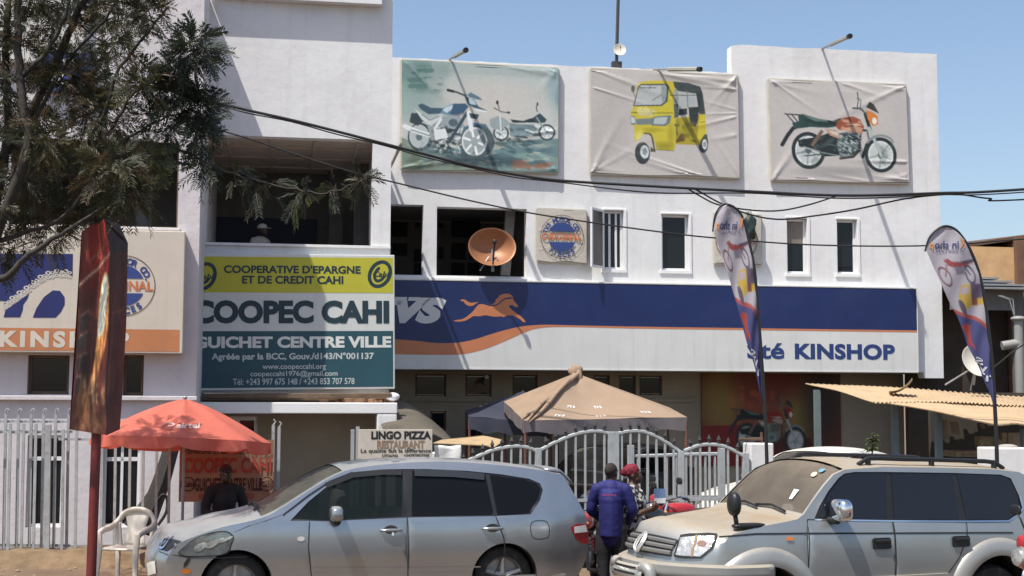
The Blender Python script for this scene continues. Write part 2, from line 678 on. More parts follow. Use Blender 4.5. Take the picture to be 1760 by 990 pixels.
    def mesh(s, name, fn, m, parent=None, K=1.0):
        """fn(a,b): point for a across 0..1, b down 0..1"""
        c = np.clip(s.colors() * K, 0, .9)
        mb = MB()
        mb.grid(lambda i, j: fn(j, i), s.ny - 1, s.nx - 1)
        o = mb.build(name, m, parent, smooth=True, angle=180, fixn=False)
        at = o.data.color_attributes.new('print', 'FLOAT_COLOR', 'POINT')
        flat = np.concatenate([c.reshape(-1, 3), np.ones((s.nx * s.ny, 1))], 1).astype(np.float32).ravel()
        at.data.foreach_set('color', flat)
        return o

M['print'] = mat('printed_vinyl', attr='print', rough=.55, var=.04, vs=3, bump=.1, bs=12)
# ================================================================== setting
def gz(x, y):
    a = min(1, max(0, (x + 1.0) / 2.0)); a = a * a * (3 - 2 * a)
    b = min(1, max(0, (19.0 - y) / 2.5)); b = b * b * (3 - 2 * b)
    return -.14 * a * b

M['earth'] = mat('dusty_earth', (.17, .115, .072), .95, var=.25, vs=.8, bump=.5, bs=6, dirt=((.22, .14, .085), .5, .5), coords='Object')
M['asphalt'] = mat('dusty_asphalt', (.062, .056, .052), .9, var=.2, vs=1.5, bump=.3, bs=60, dirt=((.2, .14, .09), .6, .35))
mb = MB()
xs = [-900, -200, -60, -25] + [-20 + i * 1.0 for i in range(41)] + [25, 60, 200, 900]
ys = [-900, -200, -60, -20] + [-10 + i * 1.0 for i in range(60)] + [60, 120, 300, 1500]
vs = [(x, y, gz(x, y)) for x in xs for y in ys]
ny_ = len(ys)
mb.add(vs, [(i * ny_ + j, (i + 1) * ny_ + j, (i + 1) * ny_ + j + 1, i * ny_ + j + 1) for i in range(len(xs) - 1) for j in range(ny_ - 1)])
tag(mb.build('ground', M['earth'], smooth=True), kind='structure')
mb = MB()
mb.grid(lambda a, b: (-60 + 120 * a, -7.0 + 19.6 * b, gz(-60 + 120 * a, 5) + .008), 120, 6)
tag(mb.build('road', M['asphalt']), kind='structure')
mb = MB(); mb.grid(lambda a, b: (-22 + 44 * a, 20.6 + 15 * b, .008), 22, 8)
tag(mb.build('yard_ground', mat('yard_concrete', (.13, .115, .1), .9, var=.25, vs=1, bump=.3, bs=20, dirt=((.09, .07, .05), .6, .8))), kind='structure')

# ================================================================== shop building at the back (right)
ok_ = atY(668, 690, 27.0)
K = Frame((ok_.x, ok_.y, 0), TH)
kb = thing('shop_building', K.loc, TH, 'long white two storey shop front with three picture banners on its parapet', 'building')

def kh(pts, y=0.0): return K.hits(pts, y)
zb = K.hit(1200, 637)[1]
uR = (K.hit(1610, 92)[0] + K.hit(1622, 645)[0]) / 2
u0 = K.hit(644, 300)[0]
uS = K.hit(1257, 100)[0]
top = [(u0, K.hit(644, 96)[1]), (K.hit(672, 98)[0], K.hit(672, 98)[1]), (K.hit(960, 112)[0], K.hit(960, 112)[1]), (uS, K.hit(1257, 125)[1]),
       (uS + .001, K.hit(1257, 79)[1]), (K.hit(1275, 77)[0], K.hit(1275, 77)[1]), (K.hit(1420, 84)[0], K.hit(1420, 84)[1]), (uR, K.hit(1610, 93)[1])]
outline = [(u0, zb)] + densify(top, .22, .012, False) + [(uR, zb - .12), (uR - .42, zb - .12), (uR - .45, zb)]
WN = {}
def kwin(a, b, c, d):
    p = K.hit(a, b); q = K.hit(c, d)
    return rect(p[0], q[1], q[0], p[1])
loggia = [kwin(640.5 + 6, 350, 727, 473), kwin(751, 355, 905, 476)]
wins = [kwin(1037, 361, 1072, 463), kwin(1137, 368, 1184, 465), kwin(1352, 375, 1388, 470), kwin(1438, 377, 1474, 471)]
mb = MB()
facade(mb, outline, loggia + wins, 0, .28)
# raised parapet end, side faces of the building
mb.box2((u0, .28, zb), (u0 + .25, 7, top[1][1] - .2))
mb.box2((uR - .28, .28, zb), (uR, 7, top[-1][1] - .25))
mb.build('wall', M['white_wall'], kb)
# roof and floors
zr = K.hit(960, 300)[1]
zf = K.hit(820, 478)[1]
mb = MB()
mb.box2((u0 + .26, .285, zr + .9), (uR - .29, 7, zr + 1.05))
mb.build('roof', M['concrete'], kb)
mb = MB()
mb.box2((u0 + .26, .285, zf - .25), (uR - .29, 6.9, zf - .02))
mb.build('floor', M['concrete'], kb)
# rooms behind the openings: back wall with inner doorways, ceiling, cross walls
mb = MB()
zc = K.hit(820, 345)[1]
mb.box2((u0 + .26, .285, zc + .03), (uR - .29, 6.9, zc + .12))
mb.box2((u0 + .26, 3.4, zf), (uR - .29, 3.55, zc))
for px in (912, 1110, 1320):
    u = K.hit(px, 400)[0]
    mb.box2((u, .285, zf), (u + .14, 3.4, zc))
u = K.hit(872, 400, .9)[0]
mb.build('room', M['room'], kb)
mb = MB()
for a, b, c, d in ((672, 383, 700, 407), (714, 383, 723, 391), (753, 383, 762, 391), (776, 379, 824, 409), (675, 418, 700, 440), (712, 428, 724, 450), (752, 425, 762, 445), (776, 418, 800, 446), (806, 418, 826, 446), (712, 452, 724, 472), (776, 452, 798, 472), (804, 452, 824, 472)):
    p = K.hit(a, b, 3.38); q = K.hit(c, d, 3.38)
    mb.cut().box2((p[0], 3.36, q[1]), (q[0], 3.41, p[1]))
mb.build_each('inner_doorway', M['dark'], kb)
mb = MB()
p = K.hit(878, 358, .8); q = K.hit(868, 474, .8)
mb.tube([(p[0], .8, p[1] + .1), (q[0], .8, q[1])], .13, 4)
mb.build('column', M['room_light'], kb)
# window frames and panes
for i, w in enumerate(wins):
    (a, z0), (b, _), (_, z1), _ = w
    mb = MB()
    t = .05
    yy = .1
    for q in (((a, z0), (a + t, z1)), ((b - t, z0), (b, z1)), ((a + t, z0), (b - t, z0 + t)), ((a + t, z1 - t), (b - t, z1))):
        mb.box2((q[0][0] + .002, yy, q[0][1] + .002), (q[1][0] - .002, yy + .06, q[1][1] - .002))
    if i == 0:
        for f in (.36, .68):
            mb.box2((a + (b - a) * f - .022, yy + .005, z0 + t), (a + (b - a) * f + .022, yy + .05, z1 - t))
    # plaster surround and sloping sill standing proud of the wall
    fr = mb.build('window', M['alu'], kb, bevel=.004)
    mb = MB()
    mb.box2((a - .05, -.03, z0 - .07), (b + .06, .09, z0 - .002))
    mb.box2((b + .003, -.022, z0 - .002), (b + .06, .08, z1 + .03))
    mb.box2((a - .02, -.02, z1 + .002), (b + .003, .06, z1 + .04))
    mb.build('sill', M['white_trim'], fr, bevel=.006)
    mb = MB()
    mb.box2((a + t, yy + .02, z0 + t), (b - t, yy + .03, z1 - t))
    mb.build('pane', M['pane'], fr)
    if i == 2:
        mb = MB(); mb.box2((a + t + .002, yy + .012, z1 - .52), (b - t - .002, yy + .019, z1 - t)); mb.build('top_panel', mat('tan_panel', (.20, .17, .14), .7, var=.2), fr)  # thin tan panel across the upper part of this one pane
    if i == 0:      # casement standing open toward the street
        mb = MB()
        ang = R(62); wd = .50
        mt = Matrix.Translation((a + .0, -.02, 0)) @ Matrix.Rotation(math.pi + ang, 4, 'Z')
        mt = Matrix.Translation((a - .005, -.02, 0)) @ Matrix.Rotation(-math.pi + R(48), 4, 'Z')
        for q in (((0, z0), (t, z1)), ((wd - t, z0), (wd, z1)), ((t, z0), (wd - t, z0 + t)), ((t, z1 - t), (wd - t, z1))):
            mb.box2((q[0][0], -.02, q[0][1]), (q[1][0], .02, q[1][1]), mt)
        cs = mb.build('open_casement', M['alu'], fr, bevel=.004)
        mb = MB(); mb.box2((t, -.005, z0 + t), (wd - t, .005, z1 - t), mt)
        mb.build('casement_pane', M['pane_dull'], cs)
# ledge above the fascia
mb = MB()
p0 = K.hit(670, 476); p1 = K.hit(912, 480)
mb.box2((u0, -.16, p0[1] - .06), (p1[0], .0 - .002, p0[1] - .005))
mb.build('ledge', M['white_trim'], kb, bevel=.01)
# recessed ground floor
g1 = 1.3
gw = []
for a, b, c, d in ((714, 640, 767, 682), (800, 640, 845, 682), (881, 640, 924, 684), (1020, 640, 1048, 680), (1064, 640, 1093, 680), (1099, 640, 1138, 680), (740, 706, 767, 740), (800, 728, 830, 770)):
    p = K.hit(a, b, g1); q = K.hit(c, d, g1)
    gw.append(rect(p[0], q[1], q[0], min(p[1], zb - .08)))
mb = MB()
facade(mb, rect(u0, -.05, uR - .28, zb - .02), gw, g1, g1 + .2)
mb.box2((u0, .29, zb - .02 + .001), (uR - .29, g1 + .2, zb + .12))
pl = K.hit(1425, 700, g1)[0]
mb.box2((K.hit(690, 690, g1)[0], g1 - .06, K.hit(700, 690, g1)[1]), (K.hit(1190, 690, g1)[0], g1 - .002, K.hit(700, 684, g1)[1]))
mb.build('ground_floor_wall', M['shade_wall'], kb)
for w in gw:
    (a, z0), (b, _), (_, z1), _ = w
    mb = MB()
    t = .04
    for q in (((a, z0), (a + t, z1)), ((b - t, z0), (b, z1)), ((a + t, z0), (b - t, z0 + t)), ((a + t, z1 - t), (b - t, z1))):
        mb.box2((q[0][0] + .002, g1 + .05, q[0][1] + .002), (q[1][0] - .002, g1 + .1, q[1][1] - .002))
    fr = mb.build('window', M['wood'], kb)
    mb = MB(); mb.box2((a + t, g1 + .07, z0 + t), (b - t, g1 + .08, z1 - t)); mb.build('pane', M['pane'], fr)
mb = MB()
p = K.hit(830, 640, g1); q = K.hit(841, 650, g1)
mb.ball((K.hit(836, 648, g1 - .04)[0], g1 - .04, K.hit(836, 648, g1 - .04)[1]), .045)
mb.build('lamp', M['white_trim'], kb, smooth=True)

# ================================================================== co-operative building (left)
oc_ = atY(668, 690, 24.0)
C = Frame((oc_.x, oc_.y, 0), TH)
cb = thing('cooperative_building', C.loc, TH, 'white building with an open upstairs balcony beside a projecting wing', 'building')
WY = -1.8
uw = C.hit(345, 300, WY)[0]
zt = C.hit(352, 2, 0)[1]
zs = C.hit(500, 421)[1]
zo = C.hit(500, 236)[1]
uo = C.hit(640, 300)[0]
zl = C.hit(500, 676)[1]
mb = MB()
facade(mb, densify(rect(uw, zl, 0, zt + .7), .6, .0), [rect(uw + .004, zs, uo, zo)], 0, .25)
mb.box2((uw, -.20, C.hit(500, 5)[1]), (C.hit(655, 5)[0], -.002, zt + .68))          # overhanging top slab
mb.box2((uw, -.05, zs - .03), (0, -.002, zs + .012))
# side wall with openings, inner columns
ys_, yb_ = .25, 2.98
side = MB()
hz = [[(.75, zo - 1.1), (1.5, zo - 1.1), (1.5, zo - .75), (.75, zo - .62)], rect(.5, zs, 1.5, zs + .62), rect(1.9, zs, 2.3, zo - .7)]
V, T = cdt(rect(ys_, zl, yb_, zo + .3), hz)
side.add([(0, p.x, p.y) for p in V], T)
side.add([(-.22, p.x, p.y) for p in V], [t[::-1] for t in T])
for loop in [rect(ys_, zl, yb_, zo + .3), *hz]:
    n = len(loop)
    side.add([(0, a, b) for a, b in loop] + [(-.22, a, b) for a, b in loop], [(i, (i + 1) % n, n + (i + 1) % n, n + i) for i in range(n)])
mb.add(side.v, side.f)
mb.build('wall', M['white_wall'], cb)
mb = MB()
mb.box2((uw, .252, zo + .02), (-.225, 4.2, zo + .2))
for i in range(5):
    u = uw + .3 + i * .75
    mb.box2((u, .3, zo - .015), (u + .05, 4.0, zo + .018))
for i in range(3):
    mb.box2((uw, 1.0 + i * 1.1, zo - .012), (-.225, 1.04 + i * 1.1, zo + .017))
mb.build('ceiling', M['ceiling'], cb)
mb = MB()
mb.box2((uw, 3.9, zs - .6), (-.225, 4.1, zo))
mb.box2((-.5, 2.6, zs - .4), (-.23, 2.9, zo - .0)); mb.box2((-.95, 3.2, zs - .4), (-.68, 3.5, zo))
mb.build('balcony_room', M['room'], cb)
mb = MB()
mb.box2((uw, .252, zs - .9), (-.225, 4.1, zs - .75))
mb.build('balcony_floor', M['concrete'], cb)
mb = MB()
mb.box2((C.hit(360, 400, 3.85)[0], 3.84, zs - .7), (C.hit(545, 400, 3.85)[0], 3.895, zs + .95))
mb.build('inner_doorway', mat('navy_shutter', (.012, .018, .04), .7), cb)
# left wing
zwt = zt
uL = C.hit(-260, 300, WY)[0]
def cwin(a, b, c, d, y=WY):
    p = C.hit(a, b, y); q = C.hit(c, d, y)
    return rect(p[0], q[1], q[0], p[1])
wop = [cwin(20, 236, 305, 392), cwin(48, 610, 118, 678), cwin(212, 610, 246, 680), cwin(48, 748, 106, 906), cwin(178, 742, 238, 906), cwin(-60, 610, -20, 680)]
mb = MB()
facade(mb, rect(uL, 0, uw, zwt), wop, WY, WY + .25)
mb.box2((uw - .25, WY + .25, zl + .0), (uw, -.001, zwt)); mb.box2((uw - .25, .0, zs - .9), (uw, 4.2, zo + .3))
mb.box2((uw - .25, WY + .25, 0), (uw, 2.0, zl))
mb.build('wing_wall', M['pink_wall'], cb)
mb = MB()
mb.box2((uL, WY - .09, C.hit(100, 688, WY)[1]), (uw + .02, WY - .002, C.hit(100, 680, WY)[1]))
mb.box2((C.hit(14, 400, WY)[0], WY - .05, wop[0][0][1] - .05), (C.hit(310, 400, WY)[0], WY - .002, wop[0][0][1] - .002))
mb.build('ledge', M['pink_wall'], cb, bevel=.01)
mb = MB()
mb.box2((uL, WY + .26, zl + 1.4), (uw - .26, 3, zl + 1.6)); mb.box2((uL, WY + .26, zo + .1), (uw - .26, 3, zo + .25))
mb.box2((uL, .9, 0), (uw - .26, 1.05, zo))
mb.box2((C.hit(235, 300, -.8)[0], -.8, zs), (C.hit(262, 300, -.8)[0], -.5, zo))
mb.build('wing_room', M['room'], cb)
for k, w in enumerate(wop):
    (a, z0), (b, _), (_, z1), _ = w
    mb = MB()
    t = .05 if k else .03
    for q in (((a, z0), (a + t, z1)), ((b - t, z0), (b, z1)), ((a + t, z0), (b - t, z0 + t)), ((a + t, z1 - t), (b - t, z1))):
        mb.box2((q[0][0] + .002, WY + .1, q[0][1] + .002), (q[1][0] - .002, WY + .15, q[1][1] - .002))
    if k in (3, 4):
        mb.box2((a + t, WY + .1, z0 + 1.0), (b - t, WY + .15, z0 + 1.06))
        mb.box2(((a + b) / 2 - .02, WY + .1, z0 + t), ((a + b) / 2 + .02, WY + .15, z1 - t))
    fr = mb.build('door' if k in (3, 4) else 'window', M['alu'] if k in (3, 4) else M['wood'], cb)
    if k:
        mb = MB(); mb.box2((a + t, WY + .12, z0 + t), (b - t, WY + .13, z1 - t)); mb.build('pane', M['pane'], fr)
# street canopy with its pillar, recessed shop below
CY = -.9
mb = MB()
za = C.hit(600, 692, CY)[1]; zb2 = C.hit(600, 711, CY)[1]
ua = C.hit(365, 700, CY)[0]; ub = C.hit(683, 700, CY)[0]
mb.box2((uw + .01, CY, zb2), (ub, -.002, za))
mb.build('canopy', M['white_trim'], cb, bevel=.015)
mb = MB()
uc = C.hit(648, 720, CY)[0]
mb.box2((uc, CY + .004, -.02), (ub - .004, CY + .34, zb2 - .003))
mb.build('pillar', M['white_wall'], cb, bevel=.02)
mb = MB()
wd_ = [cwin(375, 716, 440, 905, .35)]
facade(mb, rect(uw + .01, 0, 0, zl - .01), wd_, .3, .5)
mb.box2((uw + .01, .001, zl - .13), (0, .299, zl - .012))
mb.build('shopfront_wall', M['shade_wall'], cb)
(a, z0), (b, _), (_, z1), _ = wd_[0]
mb = MB()
t = .06
for q in (((a, z0), (a + t, z1)), ((b - t, z0), (b, z1)), ((a + t, z1 - t), (b - t, z1)), (((a + b) / 2 - .03, z0), ((a + b) / 2 + .03, z1 - t))):
    mb.box2((q[0][0] + .002, .36, q[0][1] + .002), (q[1][0] - .002, .42, q[1][1] - .002))
dr = mb.build('door', M['alu'], cb)
mb = MB(); mb.box2((a + t, .385, z0), (b - t, .395, z1 - t)); mb.build('pane', M['pane'], dr)
# rubble left on the canopy
rb = thing('brick_rubble', C.m @ Vector((C.hit(630, 690, -.5)[0], -.5, za)), TH, 'broken bricks and timber lying on the white canopy under the green sign', 'rubble')
mb = MB()
rnd = random.Random(3)
for i in range(26):
    s = (rnd.uniform(.1, .26), rnd.uniform(.08, .14), rnd.uniform(.05, .09))
    mt = Matrix.Translation((rnd.uniform(-.75, .38), rnd.uniform(-.22, .3), s[2] / 2 + (.06 if i > 14 else 0))) @ Matrix.Rotation(rnd.uniform(-.5, .5), 4, 'Z')
    mb.box((0, 0, 0), s, mt)
mb.build('bricks', mat('old_brick', (.26, .15, .09), .9, var=.35, vs=6), rb, bevel=.01)
mb = MB()
mb.tube([(-2.6, -.1, .1), (.4, -.25, .12)], .045, 5); mb.tube([(-2.8, .1, .06), (-.4, .0, .08)], .05, 5)
mb.build('timbers', M['wood'], rb)
mb = MB(); mb.ball((.42, -.2, .1), (.12, .08, .07)); mb.build('white_stone', M['white_trim'], rb, smooth=True)
# roof lines behind on the wing: hand-painted board and blue board half hidden by the tree
sg = thing('painted_board', C.m @ Vector((C.hit(40, 60, WY)[0], WY, C.hit(40, 112, WY)[1])), TH, 'white board with faint black lettering high up, half hidden by the tree', 'sign')
def cl(fr, o):
    mi = Matrix.Translation(fr.m.inverted() @ o.location)
    return mi
a = C.hit(-150, 60, WY)[0] - C.hit(40, 60, WY)[0]; b = C.hit(146, 60, WY)[0] - C.hit(40, 60, WY)[0]
mb = MB(); mb.box2((a, -.14, 0), (b, -.003, 1.6)); mb.build('board', mat('old_white_board', (.62, .6, .56), .7, var=.1, streak=.3), sg, bevel=.01)
k = 24 / 2400
mb = MB()
put_text(mb, 'IN', (-.1, .65, .25, .9), lambda u, z: (u, -.145, z), .03)
put_text(mb, 'EX', (.5, .65, .78, .9), lambda u, z: (u, -.145, z), .03)
put_text(mb, 'P', (-.08, .4, .06, .6), lambda u, z: (u, -.145, z), .03)
mb.build_each('lettering', M['black'], sg)
sg = thing('blue_board', C.m @ Vector((C.hit(115, 130, WY)[0], WY, C.hit(115, 161, WY)[1])), TH, 'small dark blue board with white letters, seen through the tree', 'sign')
mb = MB(); mb.box2((-.35, -.16, 0), (.4, -.003, .62)); mb.build('board', mat('blue_board_paint', (.02, .035, .15), .5), sg, bevel=.01)
mb = MB()
put_text(mb, 'es', (-.05, .38, .2, .52), lambda u, z: (u, -.165, z), .03)
put_text(mb, 'ei', (-.2, .1, -.02, .28), lambda u, z: (u, -.165, z), .03)
mb.build_each('lettering', M['white_trim'], sg)
# ================================================================== prints and signs on the two buildings
def moto(P, T, S, tank, tank2, seat, tyre='#20282a', rim='#c9cfcd', fair=None, eng='#5d6a6a', body='#1c2526'):
    """side view of a small motorcycle facing right, drawn in a 1336 x 990 field"""
    P.T, P.S = T, S
    for (cx, cy, r) in ((390, 690, 152), (1005, 728, 146)):
        P.ell(cx, cy, r * .95, r * 1.06, tyre)
        P.ell(cx, cy, r * .74, r * .84, rim)
        P.ell(cx, cy, r * .64, r * .73, '#b8bcba')
        for k in range(5):
            a = k * 1.257 + .4
            P.line([(cx, cy), (cx + .66 * r * math.cos(a), cy + .74 * r * math.sin(a))], 15, '#8c9896')
        P.ell(cx, cy, 26, 28, '#4a5656')
    P.line([(170, 640), (215, 560), (260, 500), (340, 470)], 34, body)
    P.poly([(300, 600), (480, 570), (560, 540), (660, 600), (660, 735), (520, 742), (470, 700), (310, 655)], body)
    P.line([(350, 660), (480, 700)], 14, '#8d9694')
    P.line([(500, 530), (425, 640)], 30, '#6e5a4c')
    P.line([(360, 735), (520, 720)], 12, '#3c4444')
    P.poly([(640, 545), (720, 530), (810, 530), (835, 600), (822, 700), (765, 752), (655, 745), (632, 650)], eng)
    for k in range(4):
        P.line([(700, 560 + 20 * k), (800, 550 + 20 * k)], 9, '#1d2628')
    P.ell(705, 690, 58, 48, '#7f8c8b'); P.ell(700, 690, 36, 30, '#5a6666')
    P.line([(830, 560), (825, 690), (770, 745), (660, 758)], 20, '#39302c')
    P.poly([(300, 385), (340, 378), (470, 418), (590, 438), (665, 412), (640, 485), (560, 497), (380, 490), (310, 455)], seat)
    P.poly([(340, 384), (470, 420), (590, 440), (640, 428), (590, 452), (440, 440)], '#6f8a83', .55)
    P.poly([(250, 452), (330, 440), (395, 492), (330, 500), (270, 505)], seat)
    P.line([(190, 378), (310, 386)], 12, '#3d3a3a'); P.line([(205, 382), (265, 450)], 11, '#3d3a3a'); P.line([(245, 382), (300, 445)], 11, '#3d3a3a')
    P.poly([(530, 505), (620, 515), (668, 560), (640, 588), (570, 560)], tank2)
    P.poly([(560, 520), (640, 535), (640, 565), (590, 550)], '#c7c9c0', .7)
    P.line([(560, 440), (760, 520), (880, 520)], 20, body)
    P.poly([(630, 445), (680, 410), (770, 400), (830, 428), (862, 492), (842, 552), (760, 532), (640, 512), (618, 480)], tank)
    P.poly([(700, 500), (780, 480), (850, 500), (838, 545), (760, 528)], tank2)
    P.poly([(690, 470), (800, 460), (850, 480), (780, 478)], '#d8cdb8', .6)
    P.line([(870, 380), (915, 520)], 30, body)
    P.line([(905, 500), (1010, 735)], 26, '#a4adab'); P.line([(885, 520), (905, 600)], 16, '#5c6666')
    P.line([(880, 640), (920, 590), (1000, 562), (1080, 585), (1110, 620)], 20, '#7b8684', sm=4)
    P.line([(850, 745), (885, 640)], 26, body)
    f = fair or tank
    P.poly([(875, 345), (935, 365), (978, 400), (982, 470), (935, 485), (890, 420)], f)
    P.poly([(905, 275), (945, 300), (990, 378), (935, 352), (876, 322)], '#3a3532')
    P.ell(950, 440, 20, 30, '#d8d6c8')
    P.line([(765, 330), (830, 335), (880, 380)], 17, '#4c5655'); P.line([(800, 330), (812, 255), (802, 195)], 9, '#2c3232'); P.line([(825, 340), (832, 262), (800, 245)], 10, '#5e6866')
    P.T, P.S = (lambda x, y: (x, y)), 1.0

def rick_detail(P):
    P.blot(390, 530, 740, 735, '#8f8424', .45, 60, 50, 3, .4); P.blot(390, 150, 720, 460, '#dcd58c', .5, 70, 40, 7, .6)
    P.soft(640, 700, 120, 50, '#7d7320', .7); P.soft(700, 600, 40, 130, '#8e8326', .6); P.soft(440, 620, 60, 60, '#d9d27a', .6); P.soft(860, 560, 70, 90, '#7c7222', .6); P.soft(560, 560, 120, 22, '#8b8126', .5)
    P.blot(720, 150, 1000, 430, '#1f2626', .6, 30, 40, 9, .4); P.blot(770, 240, 912, 370, '#6f7674', .6, 30, 20, 12, .3); P.blot(400, 190, 660, 350, '#c0c3c0', .5, 60, 50, 14, .3); P.blot(735, 470, 870, 680, '#6f6620', .7, 24, 24, 17, .3)
    for cx, cy, r in ((478, 747, 30), (988, 684, 16)):
        for k in range(5):
            a = k * 1.257
            P.ell(cx + r * .55 * math.cos(a), cy + r * .9 * math.sin(a), 5, 8, '#5d6666')

def moto_detail(P):
    P.blot(620, 520, 850, 760, '#1b2426', .9, 16, 14, 5, .2); P.blot(620, 520, 850, 760, '#b4bebb', .8, 12, 10, 8, .8); P.blot(640, 400, 860, 550, '#3f1c12', .6, 40, 20, 11, .5); P.blot(640, 400, 860, 550, '#d6a98c', .6, 40, 12, 13, .8)
    P.blot(300, 540, 650, 745, '#3c4a4b', .8, 26, 14, 15, .5); P.blot(240, 540, 540, 850, '#56615f', .5, 30, 30, 17, .6); P.blot(870, 590, 1140, 880, '#56615f', .5, 30, 30, 19, .6); P.blot(300, 380, 660, 500, '#0f1d1a', .6, 50, 14, 21, .3)
    P.line([(200, 640), (240, 560), (300, 500)], 8, '#3a4342'); P.line([(470, 700), (650, 735)], 9, '#77827f'); P.line([(560, 640), (640, 650)], 8, '#56605f')
    for k in range(5): P.line([(815 + 3 * k, 590 + 22 * k), (838, 585 + 24 * k)], 5, '#8b8f8a')

def rick(P, T, S):
    """three-wheeled taxi, three-quarter view, drawn in a 1386 x 990 field"""
    P.T, P.S = T, S
    Yl, Yd, Bk, Gr = '#bcae34', '#9c8f28', '#2c3434', '#8f9a9a'
    P.ell(460, 757, 64, 92, '#333c3c'); P.ell(478, 747, 36, 56, '#b9c1c1'); P.ell(480, 745, 18, 28, '#828c8c')
    P.ell(975, 692, 40, 64, '#333c3c'); P.ell(988, 684, 20, 42, '#c3caca')
    P.poly([(385, 350), (420, 172), (450, 155), (520, 145), (640, 142), (715, 152), (738, 182), (738, 460), (860, 450), (992, 430), (1005, 590), (960, 640), (940, 690), (745, 682), (728, 735), (580, 725), (555, 640), (510, 590), (480, 585), (430, 640), (392, 662), (390, 530), (362, 520), (360, 420)], Yl)
    P.poly([(738, 460), (860, 455), (862, 540), (910, 545), (935, 440), (990, 432), (1002, 590), (960, 640), (935, 690), (740, 682)], Yd)
    P.poly([(945, 430), (992, 430), (1005, 590), (960, 640), (925, 650)], Yl)
    P.poly([(718, 150), (850, 163), (950, 195), (972, 250), (996, 430), (942, 430), (915, 255), (760, 232), (732, 200)], '#3b4443')
    P.poly([(762, 236), (912, 258), (915, 362), (765, 372)], '#a3a8a6')
    P.poly([(726, 215), (760, 225), (766, 340), (728, 340)], '#8d9492')
    P.poly([(726, 342), (762, 342), (766, 455), (728, 460)], '#4a5454')
    P.poly([(765, 385), (838, 378), (840, 432), (766, 440)], Bk)
    P.poly([(850, 370), (942, 365), (932, 480), (912, 540), (866, 530), (858, 460)], Bk)
    P.line([(690, 268), (920, 268)], 7, '#4d5654'); P.line([(838, 235), (846, 370)], 9, '#6b7472')
    P.poly([(765, 620), (790, 590), (822, 600), (818, 655), (742, 672), (742, 650)], '#5a4520')
    P.ell(752, 522, 26, 12, '#5c6432'); P.line([(748, 530), (752, 600)], 10, '#5a5a2a')
    P.poly([(868, 645), (912, 650), (905, 668), (870, 655)], '#55501e')
    P.poly([(380, 362), (424, 192), (448, 172), (660, 170), (684, 190), (672, 322), (622, 360)], '#3f4a4a')
    P.poly([(392, 352), (432, 200), (452, 184), (655, 182), (668, 198), (656, 315), (614, 348)], '#a9adab')
    P.poly([(622, 182), (668, 195), (655, 315), (630, 330), (618, 270)], '#84908f')
    P.line([(440, 205), (570, 205)], 9, '#59635f'); P.line([(545, 312), (620, 262)], 6, '#4d5755'); P.line([(524, 175), (522, 215)], 6, '#4d5755')
    P.line([(365, 413), (480, 420)], 7, '#5d5f2d'); P.line([(490, 420), (712, 418)], 7, '#5d5f2d')
    P.poly([(410, 385), (560, 388), (540, 450), (430, 440)], '#b8b184', .8)
    P.poly([(358, 440), (396, 446), (410, 505), (396, 522), (362, 515)], '#6f7b7b'); P.poly([(362, 450), (390, 455), (402, 500), (366, 505)], '#b6bfbd')
    P.poly([(405, 470), (545, 462), (545, 515), (412, 520)], '#6d7878')
    P.poly([(535, 525), (545, 458), (575, 446), (706, 438), (694, 502), (655, 530)], '#65716f'); P.poly([(552, 512), (560, 465), (582, 456), (672, 452), (662, 500), (640, 515)], '#a4b0ae')
    P.line([(470, 590), (530, 602), (552, 680), (562, 742)], 16, '#4f4a22', sm=3)
    P.poly([(530, 700), (565, 742), (528, 748)], '#3a4242'); P.line([(565, 728), (728, 737)], 7, '#6b641c')
    P.ell(380, 215, 16, 29, '#5b5c50'); P.line([(384, 240), (396, 280)], 6, '#5b5c50')
    P.poly([(960, 640), (985, 600), (1010, 598), (1022, 690), (1000, 640), (985, 630)], '#454b3c'); P.line([(952, 500), (995, 492)], 8, '#6f6a24')
    P.line([(455, 395), (475, 365)], 8, '#4c4f3a')
    P.T, P.S = (lambda x, y: (x, y)), 1.0

class P2:
    """draws marks in the crop's own coordinates, only over darker or coloured print (not over bare cloth)"""
    def __init__(s, P, T): s.P, s.T = P, T
    def _mask(s, fn):
        a = s.P.img.copy(); bare = np.abs(a - a[2, 2]).sum(2) < .16
        s.P.T = s.T; fn(); s.P.T = lambda x, y: (x, y)
        s.P.img[bare] = a[bare]
    def blot(s, x0, y0, x1, y1, *r):
        (a, b), (c, d) = s.T(x0, y0), s.T(x1, y1)
        s._mask(lambda: s.P.blot(a, b, c, d, *r))
    def soft(s, *r): s._mask(lambda: s.P.soft(*r))
    def line(s, *r): s._mask(lambda: s.P.line(*r))
    def ell(s, *r): s._mask(lambda: s.P.ell(*r))

